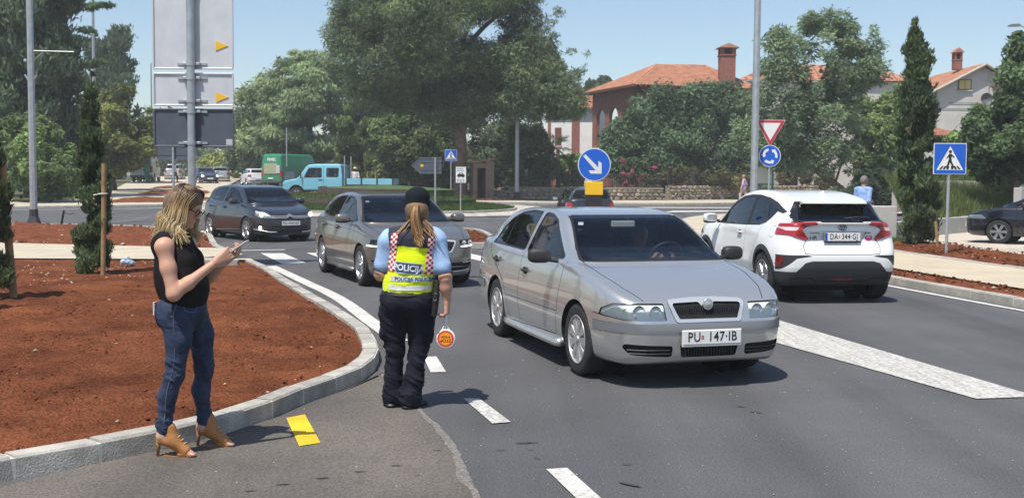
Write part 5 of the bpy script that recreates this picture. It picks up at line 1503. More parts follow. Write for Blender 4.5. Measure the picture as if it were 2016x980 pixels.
marking('yellow_dash', [(-1.595,7.77),(-1.485,7.89),(-1.225,7.04),(-1.345,6.95)], M_YEL)
marking('nose_marking', [(3.67,8.64),(4.08,8.72),(4.17,8.91),(3.27,13.49),(2.1,19.3),(.75,19.3),(2.8,11.58)], M_LINE_W)
for k in range(9):
 bx, by = -5.65 + k * .98,24.83 + k * .26
 if k in (0,1,2,3,4,5): marking('zebra_bar', [(bx, by),(bx + .5, by + .05),(bx + 1.52, by - 2.70),(bx + 1.08, by - 2.95)], M_LINE)
marking('give_way_line', [(-6.4,25.55),(-5.35,26.02),(-5.38,26.2),(-6.43,25.75)], M_LINE)
el = offset_line(RKr,-.28); er = offset_line(RKr,-.16); k = (RKr[:,1] < 24) & (RKr[:,1] > 4)
marking('edge_line', [tuple(p) for p in el[k]] + [tuple(p) for p in er[k][::-1]], M_LINE)
for a, b in (((-21.5,47.5),(-16.6,50.2)),((-16.6,50.2),(-13.5,54))):
 a, b = np.array(a), np.array(b); d = (b - a) / np.linalg.norm(b - a); nn = np.array([-d[1], d[0]]) * .1
 marking('edge_line', [a - nn, b - nn, b + nn, a + nn], M_LINE)
marking('edge_line', [(-30,43.6),(-21.5,47.4),(-21.6,47.6),(-30.1,43.8)], M_LINE)
marking('far_hatching', [(7.2,53),(13,56.2),(13.3,57.6),(8,55.2)], M_LINE,.02)
marking('far_hatching', [(5.2,58.6),(13,60.4),(14,62.2),(5.6,60.4)], mat('pale_setts',(.42,.38,.33),.9, var=.25, vscale=6),.02)
# triangular traffic lines on the exit road
tri = [(-13.3,44.5),(-10.2,43.4),(-10.3,46.0),(-13.3,44.5)]
for r in (1.0,.5):
 c = np.mean(tri[:3],0)
 pts = [c + (np.array(p) - c) * r for p in tri[:3]]
 for i in range(3):
  a, b = pts[i], pts[(i + 1) % 3]; d = (b - a) / np.linalg.norm(b - a); nn = np.array([-d[1], d[0]]) * .05
  marking('painted_triangle', [a - nn, b - nn, b + nn, a + nn], M_LINE)
# brush marks, tyre scuffs and litter on the asphalt
M_SCUFF = mat('tar_scuff',(.05,.049,.048),.9)
for (px, py, l, a) in ((985,887,.10,.2),(1030,873,.16,.1),(1048,872,.12,.15),(1045,886,.06,-.2),(1058,903,.08,-.4),(1235,915,.10,.1),(1240,955,.22,-.7),(1458,801,.12,-.4),(1488,812,.16,-.6),(1128,838,.06,0),(860,888,.09,.1),(780,918,.10,.1),(708,930,.10,.1),(635,943,.12,.15),(558,955,.12,.2),(492,968,.1,.2),(822,938,.05,.1)):
 c = gp(px, py)[:2]; d = np.array([math.cos(a), math.sin(a)]) * l * .4; nn = np.array([-d[1], d[0]]) * .2
 P = [c - d, c - d * .4 - nn, c + d * .5 - nn * .8, c + d, c + d * .4 + nn, c - d * .5 + nn]
 o = obj('tar_mark', mesh_np('tar_mark', [(p[0], p[1],.0092) for p in P], [tuple(range(6))]), M_SCUFF); o['kind'] = 'structure'
rocks('road_grit', [(-2.6,5.0),(4,4.5),(3.5,12),(-.6,12),(-1.2,9),(-2.0,7)],500,.003,.010, mat('grit_pale',(.36,.34,.3),.9),61, top=.003)
kb = [tuple(p) for p in offset_line(fl,-.16) if 6.6 < p[1] < 11.5]; kb2 = [tuple(p) for p in fl if 6.6 < p[1] < 11.5]
rocks('kerb_grit', kb + kb2[::-1],1500,.003,.012, mat('grit_brown',(.25,.16,.10),.95, var=.4, vscale=60),62, top=.004)
# ------------------------------------------------------------------ people
M_SKIN = mat('skin',(.52,.29,.20),.5, var=.08, vscale=12, subsurf=.12, spec=.35)
M_SKIN2 = mat('skin_tanned',(.40,.21,.135),.55, var=.08, vscale=12, subsurf=.1, spec=.35)
def unit(v):
 v = np.asarray(v, float); return v / (np.linalg.norm(v) + 1e-9)
def hand(bl, wrist, d, n, side=1, curl=.5, s=1.0, thumb=1.0, spread=.3, k=.008, rf=.0085):
 """palm, four unequal fingers with knuckle bends and a thumb from the side of the palm.
 d: direction wrist to knuckles, n: direction the palm faces, side: +1 puts the thumb towards d x n"""
 w = np.asarray(wrist, float); d = unit(d); n = unit(np.asarray(n, float) - np.dot(n, d) * d); t = unit(np.cross(d, n)) * side
 for q in (-.026,-.009,.009,.026):
  bl.cone(w + d * .012 * s + t * q * .55 * s, w + d * .085 * s + t * q * s,.0165 * s,.0135 * s,.014)
 for i,(q, L) in enumerate(((.030,.070),(.010,.079),(-.010,.074),(-.029,.058))):
  p = w + d * .088 * s + t * q * s
  dirv = unit(d + t * q * spread * 6)
  a = curl * (.75 + .1 * i)
  for seg, fr, rr in ((0,.46,1.0),(1,.31,.92),(2,.23,.82)):
   a += curl * (.0 if seg == 0 else .75)
   v = dirv * math.cos(a) + n * math.sin(a)
   p2 = p + v * L * fr * s
   bl.cone(p, p2, rf * rr * s * 1.08, rf * rr * s, k); p = p2
 p = w + d * .030 * s + t * .030 * s + n * .004
 v1 = unit(d * .75 + t * .75 * thumb + n * .35); v2 = unit(d * .95 + t * .15 * thumb + n * .55)
 bl.cone(p - v1 * .012 * s, p + v1 * .038 * s,.0145 * s,.0115 * s,.012); bl.cone(p + v1 * .038 * s, p + v1 * .038 * s + v2 * .034 * s,.0110 * s,.009 * s, k)
def head_blobs(bl, c, fwd, up=(0,0,1), s=1.0):
 """skull, jaw, nose, lips, brow, ears; c is the centre of the head at eye height"""
 f = unit(fwd); u = unit(np.asarray(up, float) - np.dot(up, f) * f); r = np.cross(f, u); c = np.asarray(c, float)
 P = lambda a, b, z: c + (f * a + r * b + u * z) * s
 bl.ball(P(-.012,0,.035),.083 * s,.03); bl.ball(P(.012,0,.03),.074 * s,.03); bl.ball(P(-.035,0,.02),.072 * s,.03)
 bl.cone(P(.035,.022,-.02), P(.06,.012,-.095),.048 * s,.024 * s,.03); bl.cone(P(.035,-.022,-.02), P(.06,-.012,-.095),.048 * s,.024 * s,.03)
 bl.cone(P(.0,.045,-.03), P(.04,.03,-.085),.035 * s,.022 * s,.03); bl.cone(P(.0,-.045,-.03), P(.04,-.03,-.085),.035 * s,.022 * s,.03)
 bl.cone(P(.083,0,.012), P(.107,0,-.030),.008 * s,.0125 * s,.012); bl.ball(P(.098,.011,-.034),.007 * s,.008); bl.ball(P(.098,-.011,-.034),.007 * s,.008)
 bl.cone(P(.088,.016,-.060), P(.088,-.016,-.060),.008 * s,.008 * s,.008); bl.cone(P(.086,.014,-.072), P(.086,-.014,-.072),.008 * s,.008 * s,.008)
 bl.ball(P(.080,0,-.103),.016 * s,.02)
 bl.cone(P(.078,.035,.022), P(.082,.012,.020),.012 * s,.012 * s,.014); bl.cone(P(.078,-.035,.022), P(.082,-.012,.020),.012 * s,.012 * s,.014)
 for q in (1,-1):
  bl.ball(P(.083, q * .031,.003),.010 * s,.008, sub=True)
  bl.ball(P(.074, q * .031,.002),.012 * s,.003)
  bl.cone(P(-.012, q * .077,-.025), P(-.018, q * .083,.018),.011 * s,.014 * s,.008)
def strands(name, paths, r, material, parent, colfn, n=4, flat=.45):
 """hair as many tapering locks; paths: list of point lists"""
 mb = MB()
 for pts in paths:
  P = catmull(pts,4) if len(pts) > 2 else np.array(pts)
  m = len(P); R = [r * (1 - .75 * (i / (m - 1)) ** 2.5) for i in range(m)]
  k0 = mb.n
  mb.tube(P, R, n, cap=False, flat=flat)
  cc = []
  seed = hash((round(float(P[0][0]),4), round(float(P[0][1]),4))) % 1000 / 1000.
  for i in range(m): cc += [colfn(i / (m - 1), seed)] * n
  mb.c.append(np.array(cc))
 return mb.build(name, material, parent, smooth=True, fix=False)
class Surf:
 """looks up the outside of a garment from one side so that prints, pockets and straps can be laid on it"""
 def __init__(s, me, axis=1, sign=-1):
  V = np.zeros(len(me.vertices) * 3); me.vertices.foreach_get('co', V); V = V.reshape(-1,3)
  N = np.zeros(len(me.vertices) * 3); me.vertices.foreach_get('normal', N); N = N.reshape(-1,3)
  s.axis = axis; s.sign = sign; s.o = [i for i in range(3) if i != axis]
  k = N[:, axis] * sign > .12; s.V = V[k]
 def d(s, a, b):
  q = (s.V[:, s.o[0]] - a) ** 2 + (s.V[:, s.o[1]] - b) ** 2
  i = np.argpartition(q,6)[:6]; w = 1 / (q[i] + 1e-6)
  return float((s.V[i, s.axis] * w).sum() / w.sum())
 def pt(s, a, b, off=.005):
  p = [0,0,0]; p[s.o[0]] = a; p[s.o[1]] = b; p[s.axis] = s.d(a, b) + s.sign * off; return p
 def patch(s, name, material, parent, corners, nu=8, nv=4, off=.005, colfn=None):
  """four corners (a,b): bilinear patch laid on the cloth"""
  c = [np.array(q, float) for q in corners]; V = []; Fs = []; C = []
  share = colfn is None
  if share:
   for j in range(nv + 1):
    for i in range(nu + 1):
     u, v = i / nu, j / nv; q = (c[0] * (1 - u) + c[1] * u) * (1 - v) + (c[3] * (1 - u) + c[2] * u) * v
     V.append(s.pt(q[0], q[1], off))
   Fs = [(j * (nu + 1) + i, j * (nu + 1) + i + 1,(j + 1) * (nu + 1) + i + 1,(j + 1) * (nu + 1) + i) for j in range(nv) for i in range(nu)]
   return obj(name, mesh_np(name, V, Fs, smooth=True), material, parent)
  for j in range(nv):
   for i in range(nu):
    b = len(V)
    for (di, dj) in ((0,0),(1,0),(1,1),(0,1)):
     u, v = (i + di) / nu,(j + dj) / nv; q = (c[0] * (1 - u) + c[1] * u) * (1 - v) + (c[3] * (1 - u) + c[2] * u) * v
     V.append(s.pt(q[0], q[1], off)); C.append(colfn(i, j))
    Fs.append((b, b + 1, b + 2, b + 3))
  return obj(name, mesh_np(name, V, Fs, cols=np.array(C)), material, parent)
 def lay_text(s, name, txt, size, material, parent, at, sx=1.0, off=.009, rot=0., bold=0.):
  me = text_mesh(txt, size,0.0, sx=sx, bold=bold)
  bm = bmesh.new(); bm.from_mesh(me); bmesh.ops.triangulate(bm, faces=bm.faces); bmesh.ops.subdivide_edges(bm, edges=[e for e in bm.edges if e.calc_length() > .03], cuts=1); bm.to_mesh(me); bm.free()
  c, sn = math.cos(rot), math.sin(rot)
  for v in me.vertices:
   x, y = v.co.x * c - v.co.y * sn, v.co.x * sn + v.co.y * c
   v.co = s.pt(at[0] + x, at[1] + y, off)
  return obj(name, me, material, parent)
def folds(amp, sc, seed=0, zsc=1.0, ridge=False):
 def f(V):
  W = V * np.array([1,1, zsc])
  if ridge:     # sharp creases running slantwise round the limb
   W = W + np.stack([V[:,2] * .4, V[:,2] * .3, V[:,0] * 1.2],1)
   n = (1 - np.abs(vnoise(W, sc, seed))) ** 4 + .6 * (1 - np.abs(vnoise(W, sc * 2.1, seed + 1))) ** 4 - .55
  else: n = vnoise(W, sc, seed) + .5 * vnoise(W, sc * 2.3, seed + 1)
  c = V - np.array([V[:,0].mean(), V[:,1].mean(),0]); c[:,2] = 0
  c /= np.linalg.norm(c, axis=1)[:, None] + 1e-9
  return V + c * (amp * n)[:, None]
 return f
def denim():
 m = mat('denim',(.011,.019,.046),.85, var=.30, vscale=9, bump=.25, bscale=220, color2=(.024,.040,.085))
 return m
# ---- the woman with the telephone
def phone_woman():
 root = empty('person',(-2.00,6.80,0.004),0.0, 'woman in black sleeveless top and jeans standing at the kerb looking at her phone', 'person')
 # she faces +x, her right side towards the road user's view
 hip = np.array([.0,0,.90])
 Rh, Lh = np.array([-.045,-.085,.90]), np.array([.005,.085,.90])
 Rk, Rk2, Ra = np.array([-.055,-.10,.50]), None, np.array([-.115,-.115,.155])
 Lk, La = np.array([.07,.10,.50]), np.array([.055,.15,.155])
 b = Blobs(.0055)
 # head bent down over the phone
 hc = np.array([-.005,0.0,1.525]); fw = unit((.90,-.10,-.42)); up = unit((.42,0,.9))
 head_blobs(b, hc, fw, up,.97)
 b.cone((-.085,0,1.36),(-.045,0,1.47),.052,.05,.03)
 b.cone((-.09,-.09,1.335),(-.085,0,1.36),.05,.058,.04); b.cone((-.09,.09,1.335),(-.085,0,1.36),.05,.058,.04)
 RS, RE, RW = np.array([-.085,-.175,1.285]), np.array([-.02,-.215,1.005]), np.array([.195,-.10,1.185])
 LS, LE, LW = np.array([-.075,.175,1.285]), np.array([.04,.20,1.03]), np.array([.235,.065,1.20])
 for S, E_, W_ in ((RS, RE, RW),(LS, LE, LW)):
  b.ball(S,.052,.03); b.cone(S, S * .55 + E_ * .45,.049,.044,.03); b.cone(S * .55 + E_ * .45, E_,.044,.037,.03)
  m = E_ * .65 + W_ * .35
  b.cone(E_, m,.038,.036,.03); b.cone(m, W_,.036,.024,.03)
 # hands close on the phone
 ph = np.array([.315,-.01,1.275]); pd = unit((.62,0,.42)); pn = unit((-.42,0,.62))     # phone long axis, screen normal
 hand(b, RW, unit((.75,.42,.50)), unit((.0,.75,.25)), side=-1, curl=.55, thumb=.6)
 hand(b, LW, unit((.80,-.40,.42)), unit((-.35,-.45,.85)), side=1, curl=.75, thumb=.9)
 # ankles and feet
 for A, K in ((Ra, Rk),(La, Lk)):
  b.cone(A + np.array([.0,0,.14]), A + np.array([-.005,0,-.01]),.036,.033,.02)
  b.cone(A + np.array([-.02,0,-.035]), A + np.array([.13,-.005,-.128]),.034,.027,.03); b.cone(A + np.array([.12,-.0,-.128]), A + np.array([.165,-.005,-.135]),.026,.016,.02)
  for q in (-.02,-.008,.004,.016): b.cone(A + np.array([.155, q - .004,-.136]), A + np.array([.183, q - .006,-.141]),.0085,.008,.004)
 b.cone((-.085,0,1.36),(-.02,0,.90),.05,.05,.02)
 for H, K, A in ((Rh, Rk, Ra),(Lh, Lk, La)): b.cone((-.02,0,.90), H,.04,.04,.02).cone(H, K,.04,.03,.02).cone(K, A + np.array([0,0,.1]),.024,.024,.01)
 for S in (RS, LS): b.cone((-.085,0,1.34), S,.045,.045,.02)
 body = obj('body', b.mesh('body'), M_SKIN, root)
 # jeans
 j = Blobs(.007)
 j.cone((-.02,0,.965),(-.02,0,.90),.125,.135,.05, sq=(.92,1.18,1))
 j.ball((-.075,-.065,.875),.098,.05); j.ball((-.065,.065,.875),.098,.05)
 j.cone((.0,0,.93),(.01,0,.85),.092,.085,.05)
 for H, K, A in ((Rh, Rk, Ra),(Lh, Lk, La)):
  m = H * .55 + K * .45 + np.array([.018,0,0])
  j.cone(H + np.array([-.01,0,-.02]), m,.092,.075,.04); j.cone(m, K,.075,.056,.04)
  c = K * .62 + A * .38 + np.array([-.022,0,0])
  j.cone(K, c,.056,.054,.03); j.cone(c, A + np.array([0,0,.03]),.054,.042,.03); j.cone(A + np.array([0,0,.05]), A + np.array([0,0,.015]),.045,.047,.02)
 def jn(V):
  z = V[:,2]
  w = np.exp(-((z - .52) / .09) ** 2) + 1.2 * np.exp(-((z - .20) / .09) ** 2) + .45 * np.exp(-((z - .82) / .05) ** 2) + .12
  return folds(.012,9,3,2.6, ridge=True)(V) * w[:, None] + V * (1 - w[:, None])
 jm = j.mesh('jeans', jn)
 jeans = obj('jeans', jm, denim(), root)
 sfj = Surf(jm,1,-1)
 M_ST = mat('denim_stitch',(.11,.15,.23),.8)
 def seam(pts, nm='seam', w=.0025, mt=M_ST): MB().tube([sfj.pt(a, z,.0015) for a, z in pts], w,4).build(nm, mt, jeans)
 P = catmull([(-.015,.95),(-.035,.85),(-.03,.70),(-.045,.55),(-.085,.40),(-.105,.20)],5); seam(P)
 seam(catmull([(.02,.945),(.03,.90),(.075,.888),(.085,.93)],4), 'pocket_edge'); seam([(-.135,.885),(-.04,.865)], 'yoke_seam')
 sfb = Surf(jm,0,-1)
 mk = sfb.patch('back_pocket', mat('denim_pocket',(.035,.058,.12),.85, var=.2, vscale=30), jeans, [(-.125,.79),(-.03,.785),(-.03,.90),(-.13,.895)],6,6,.006)
 o = MB().bbox((0,0,0),(.012,.05,.085),.004).build('card_in_pocket', mat('pale_card',(.55,.56,.55),.6), None, None); o.parent = root; o.location = sfb.pt(-.09,.905,.004)
 # belt
 bl_ = Blobs(.007); bl_.cone((-.02,0,.975),(-.02,0,.950),.128,.130,.02, sq=(.94,1.16,1)); bm_ = bl_.mesh('belt'); belt = obj('belt', bm_, mat('belt_olive',(.10,.095,.075),.6), root)
 # sleeveless top, bloused over the belt
 t = Blobs(.007)
 t.cone((-.075,0,1.27),(-.065,0,1.12),.125,.128,.06, sq=(.9,1.28,1)); t.cone((-.065,0,1.12),(-.03,0,1.0),.128,.138,.06, sq=(.94,1.2,1))
 t.cone((.005,-.075,1.19),(.005,-.07,1.15),.075,.075,.05); t.cone((.005,.075,1.19),(.005,.07,1.15),.075,.075,.05)
 t.cone((-.015,0,1.03),(-.01,0,.985),.148,.140,.05, sq=(.92,1.15,1))
 t.cone((-.095,-.115,1.325),(-.085,-.05,1.36),.052,.047,.03); t.cone((-.095,.115,1.325),(-.085,.05,1.36),.052,.047,.03)
 t.cone((-.12,-.09,1.29),(-.12,.09,1.29),.07,.07,.04)
 t.ball((-.045,0,1.40),.060,.02, sub=True)
 def tn(V):
  w = .25 + np.exp(-((V[:,2] - .99) / .07) ** 2); return folds(.008,11,8,.7)(V) * w[:, None] + V * (1 - w[:, None])
 top = obj('top', t.mesh('top', tn), mat('black_viscose',(.010,.008,.009),.85, bump=.15, bscale=150, spec=.2), root)
 # heeled open-toe boots
 M_TAN = mat('tan_leather',(.36,.155,.045),.5, var=.12, vscale=20, bump=.15, bscale=120)
 M_TAN2 = mat('tan_sole',(.24,.12,.05),.6)
 for A in (Ra, La):
  s = Blobs(.005)
  s.cone(A + np.array([.030,0,.02]), A + np.array([.055,0,-.06]),.037,.039,.02); s.cone(A + np.array([.04,0,-.055]), A + np.array([.125,-.004,-.118]),.041,.034,.03)
  s.cone(A + np.array([-.02,0,-.055]), A + np.array([.03,0,-.06]),.030,.035,.02); s.ball(A + np.array([-.045,0,.0]),.026,.012, sub=True); s.ball(A + np.array([.185,-.005,-.125]),.024,.01, sub=True)
  s.cone(A + np.array([.10,-.003,-.140]), A + np.array([.165,-.006,-.146]),.028,.024,.01, sq=(1,1.1,.45))
  s.ball(A + np.array([.06,0,-.21]),.058,.01, sub=True)
  sh = obj('boot', s.mesh('boot'), M_TAN, root)
  MB().tube([A + np.array([-.035,0,-.05]), A + np.array([-.042,0,-.10]), A + np.array([-.045,0,-.157])], [.022,.012,.008],8).build('heel', M_TAN2, sh, smooth=True)
  MB().prism([(A[0] + x, A[1] + y) for x, y in ((-.01,-.022),(.07,-.034),(.15,-.032),(.185,-.012),(.185,.006),(.15,.028),(.07,.032),(-.01,.02))], A[2] - .159, A[2] - .148).build('sole', M_TAN2, sh)
  for q in range(4):
   p = A + np.array([.068 + .018 * q,0,-.012 - .021 * q]); MB().tube([p + np.array([0,-.022,0]), p + np.array([.008,0,.006]), p + np.array([0,.022,0])],.004,5).build('lace', mat('lace_pale',(.5,.36,.2),.7), sh)
 # hair: dark at the parting, blonde in the lengths
 M_HAIR = attr_mat('hair_strands',.45, spec=.5)
 rg = np.random.default_rng(11)
 c0 = np.array(srgb('3c2a20')); c1 = np.array(srgb('93754f')); c2 = np.array(srgb('cdb78a'))
 def col(t, s):
  c = c0 + (c1 - c0) * max(0,(t - .12) / .33) if t < .45 else c1 + (c2 - c1) * min((t - .45) / .3,1)
  return c * (.62 + .75 * s)
 f_, u_ = fw, unit(up - np.dot(up, fw) * fw); r_ = np.cross(f_, u_)
 paths = []
 for i in range(1700):
  a = rg.uniform(-2.75,2.75)      # angle round the head from the face (0) ... back
  el = rg.uniform(.15,1.5)
  side = rg.choice((-1,1))
  th = rg.uniform(1.15, math.pi)    # 0 = forehead, pi = nape
  r0 = .093 + rg.normal(0,.002)
  root_p = hc + (u_ * .030) + r0 * (math.sin(rg.uniform(.05,1.25)) * (f_ * math.cos(th) * .98 + r_ * side * math.sin(th) * .86) + u_ * math.cos(rg.uniform(.05,.95)) * .98)
  top_p = hc + u_ * (.122 + rg.normal(0,.003)) + f_ * rg.uniform(-.06,.055) + r_ * side * .012
  out = unit(f_ * math.cos(th) + r_ * side * math.sin(th) * .9)
  sideP = hc + u_ * .03 + out * (.104 + rg.normal(0,.004))
  low = hc + out * (.112 + rg.normal(0,.008)) + np.array([-.01,0,-.075]); low2 = hc + out * (.118 + rg.normal(0,.014)) + np.array([-.035,0,-.135 + rg.normal(0,.015)])
  end = hc + out * (.118 + rg.normal(0,.013)) + np.array([-.07 * (1 - math.cos(th)) * .5 + rg.normal(0,.012), rg.normal(0,.012),-.195 + rg.normal(0,.03) - .03 * (1 - math.cos(th))])
  if th < 1.35:    # shorter by the face
   end = end + np.array([.03,0,.05])
  wv = rg.normal(0,.006,(2,3))
  paths.append([top_p,(top_p + sideP) / 2 + out * .018 + u_ * .02, sideP, low + wv[0], low2 + wv[1], end])
 hair = strands('hair', paths,.0042, M_HAIR, root, col,4,.5)
 cap = Blobs(.007); cap.ball(hc + u_ * .032 - f_ * .012,.100,.03); cap.ball(hc + u_ * .0 - f_ * .035,.094,.04); cap.cone(hc - f_ * .045 - u_ * .02, hc + np.array([-.075,0,-.14]),.082,.06,.04)
 cap.ball(hc + f_ * .112 - u_ * .02,.068,.02, sub=True); cap.ball(hc + f_ * .10 - u_ * .09,.07,.02, sub=True)
 obj('hair_under', cap.mesh('hair_under'), mat('hair_base',(.16,.10,.055),.6, var=.3, vscale=40), hair)
 # spectacles
 gl = MB()
 for q in (-1,1):
  c = hc + f_ * .098 + r_ * q * .034 + u_ * .002
  gl.tube([c + r_ * .026 * math.cos(t) + u_ * .020 * math.sin(t) for t in np.linspace(0,6.283,17)],.0025,5, cap=False)
  gl.tube([c + r_ * q * .026, hc + r_ * q * .078 + f_ * .0 + u_ * .01],.0025,5)
 gl.tube([hc + f_ * .102 + r_ * .008, hc + f_ * .102 - r_ * .008],.0025,5)
 gl.build('spectacles', mat('spectacle_frame',(.015,.012,.012),.3), root)
 # the phone: a thing of its own, in her hands
 pe = empty('mobile_phone',(0,0,0),0, 'slim phone held in the hands of the blonde woman', 'phone')
 X = Matrix(((pd[0],0, pn[0]),(0,1,0),(pd[2],0, pn[2]))).to_4x4()
 pe.matrix_world = Matrix.Translation(Vector(ph) + root.location) @ X
 MB().bbox((0,0,0),(.150,.072,.008),.003).build('case', mat('phone_case',(.55,.50,.50),.3), pe)
 MB().bbox((0,0,.0045),(.142,.066,.002),.0008).build('screen', mat('phone_screen',(.02,.02,.025),.08), pe)
 return root
# ---- the officer
def officer():
 root = empty('person',(-.785,8.17,.004),0.0, 'police officer in yellow POLICIJA vest seen from behind, ponytail under dark cap', 'person')
 hc = np.array([.085,.0,1.465]); fw = unit((.10,.98,-.05)); up = np.array([0,0,1.])
 b = Blobs(.0055)
 head_blobs(b, hc, fw, up,.97); b.cone((.07,-.012,1.30),(.08,-.008,1.43),.053,.052,.03)
 RS, RE, RW = np.array([.235,-.01,1.235]), np.array([.295,-.045,.975]), np.array([.305,-.015,.80])
 LS, LE, LW = np.array([-.135,-.01,1.225]), np.array([-.185,.0,.995]), np.array([-.07,.20,1.02])
 for S, E_, W_ in ((RS, RE, RW),(LS, LE, LW)):
  b.cone(S, E_,.054,.045,.03); m = E_ * .6 + W_ * .4; b.cone(E_, m,.045,.042,.03); b.cone(m, W_,.042,.029,.03)
 hand(b, RW, unit((.02,.01,-1)), unit((-.95,.25,0)), side=1, curl=.95, thumb=.4)
 hand(b, LW, unit((.8,.5,.2)), unit((.2,-.3,-.9)), side=1, curl=.4)
 b.cone(RS, LS,.045,.045,.02).cone((.05,0,1.24),(.07,-.012,1.32),.05,.05,.02).cone((.05,0,1.24),(.01,0,.85),.05,.05,.02)
 obj('body', b.mesh('body'), M_SKIN, root)
 # trousers
 t = Blobs(.007)
 Rh, Rk, Ra = np.array([.105,0,.82]), np.array([.095,.03,.44]), np.array([.035,-.01,.07])
 Lh, Lk, La = np.array([-.085,0,.82]), np.array([-.085,.035,.44]), np.array([-.105,.05,.07])
 t.cone((.01,0,.88),(.01,0,.80),.145,.15,.05, sq=(1.18,.86,1)); t.ball((.08,-.055,.79),.10,.05); t.ball((-.06,-.055,.79),.10,.05)
 for H, K, A in ((Rh, Rk, Ra),(Lh, Lk, La)):
  t.cone(H, K * .5 + H * .5,.103,.090,.03); t.cone(K * .5 + H * .5, K,.090,.072,.03); t.cone(K, K * .4 + A * .6,.070,.067,.03); t.cone(K * .4 + A * .6, A,.067,.076,.03)
  t.cone(A + np.array([0,0,.02]), A + np.array([0,.01,-.02]),.080,.078,.02)
 for s, x, z in ((1,.185,.60),(-1,-.165,.62)):
  t.cone((x,.0, z + .09),(x,.01, z - .07),.052,.050,.02, sq=(.55,1.2,1)); t.cone((x + s * .012,.0, z + .12),(x + s * .012,.0, z + .085),.045,.045,.01, sq=(.6,1.3,.8))
 def tn(V):
  z = V[:,2]; w = .55 + .6 * np.exp(-((z - .42) / .14) ** 2) + .8 * np.exp(-((z - .12) / .12) ** 2)
  return V + (folds(.014,7,21,2.2, ridge=True)(V) - V) * w[:, None]
 tm = t.mesh('trousers', tn)
 obj('trousers', tm, mat('navy_cloth',(.011,.012,.020),.9, bump=.25, bscale=140, var=.25, vscale=6, spec=.2), root)
 for A, yaw in ((Ra,-.55),(La,-.15)):
  s = Blobs(.006); d = np.array([math.sin(-yaw), math.cos(yaw),0])
  s.cone(A + np.array([0,0,.02]), A + np.array([0,0,-.03]),.05,.046,.02); s.cone(A + d * -.02 + np.array([0,0,-.04]), A + d * .15 + np.array([0,0,-.048]),.040,.034,.03, sq=(1.1,1.1,.75)); s.cone(A + d * -.04 + np.array([0,0,-.055]), A + d * .155 + np.array([0,0,-.06]),.036,.034,.01, sq=(1.15,1.15,.4))
  obj('shoe', s.mesh('shoe'), mat('black_leather',(.012,.012,.013),.45, bump=.1, bscale=80), root)
 # light blue shirt: sleeves and collar
 sh = Blobs(.007)
 for S, E_ in ((RS, RE),(LS, LE)):
  m = S * .34 + E_ * .66; sh.ball(S + np.array([0,0,.01]),.064,.03); sh.cone(S, m,.065,.062,.03); sh.cone(m, m + (E_ - S) * .04,.064,.064,.01)
 sh.cone((-.10,0,1.27),(.20,0,1.28),.072,.072,.05); sh.cone((.05,.0,1.2),(.05,0,1.0),.13,.13,.05, sq=(1.3,.85,1)); sh.cone((.07,-.012,1.30),(.075,-.01,1.345),.070,.064,.02)
 shm = sh.mesh('shirt', folds(.004,14,5))
 shirt = obj('shirt', shm, mat('sky_blue_shirt',(.30,.44,.66),.8, bump=.15, bscale=160, var=.1, vscale=9), root)
 for S, E_ in ((RS, RE),(LS, LE)):
  m = S * .31 + E_ * .69; d = unit(E_ - S)
  e1 = unit(np.cross(d,(0,1,0))); e2 = np.cross(d, e1); m = S * .32 + E_ * .68 + (E_ - S) * .2
  MB().tube([m + .0665 * (e1 * math.cos(q) + e2 * math.sin(q)) for q in np.linspace(0,6.283,25)],.005,6, cap=False).build('cuff_band', mat('navy_trim',(.02,.025,.05),.8), shirt)
 sfr = Surf(shm,0,1)
 sfr.patch('sleeve_flag', attr_mat('flag_print',.7), shirt, [(-.035,1.145),(.01,1.145),(.01,1.185),(-.035,1.185)],1,3,.004, lambda i, j: ((.05,.12,.4),(.75,.75,.75),(.6,.03,.04))[j])
 sfr.patch('sleeve_badge', mat('badge_navy',(.03,.035,.06),.7), shirt, [(-.03,1.06),(.03,1.06),(.03,1.12),(-.03,1.12)],2,2,.004)
 # vest: navy yoke and hem, yellow body
 v = Blobs(.0065)
 v.cone((.05,0,1.235),(.045,0,1.08),.128,.133,.06, sq=(1.30,.92,1)); v.cone((.045,0,1.08),(.02,0,.93),.133,.142,.06, sq=(1.22,.95,1)); v.cone((.02,0,.93),(.015,0,.875),.145,.150,.05, sq=(1.18,.95,1))
 v.cone((-.105,0,1.29),(.205,0,1.295),.052,.052,.04); v.cone((-.05,-.03,1.25),(.15,-.03,1.25),.085,.085,.05)
 v.ball((.072,.02,1.37),.07,.015, sub=True)
 def vn(V):
  w = .25 + .9 * np.exp(-((V[:,2] - .99) / .06) ** 2) + .4 * np.exp(-((V[:,2] - .86) / .05) ** 2)
  return V + (folds(.0075,12,31,3.2)(V) - V) * w[:, None]
 vm = v.mesh('vest', vn)
 VV = np.zeros(len(vm.vertices) * 3); vm.vertices.foreach_get('co', VV); VV = VV.reshape(-1,3)
 navy = np.array([.018,.022,.038]); yel = np.array([.66,.80,.0]); x, z = VV[:,0], VV[:,2]
 wob = .006 * np.sin(x * 40)
 cc = np.where(((z > 1.205 - .06 * (x - .05)) | (z < .868 + wob))[:, None], navy, yel)
 cc = np.where(((x > .205) | (x < -.118 - .10 * (1.1 - z)))[:, None] & (z > 1.0)[:, None], navy, cc)
 ca = vm.color_attributes.new('Col', 'FLOAT_COLOR', 'POINT'); c4 = np.ones((len(VV),4), np.float32); c4[:, :3] = cc; ca.data.foreach_set('color', c4.ravel())
 vest = obj('vest', vm, attr_mat('hi_vis_cloth',.75,.2,150, sheen=.2), root)
 sf = Surf(vm,1,-1)
 red, wht = (.50,.02,.03),(.72,.70,.68)
 mk = attr_mat('checked_tape',.6)
 n = 15
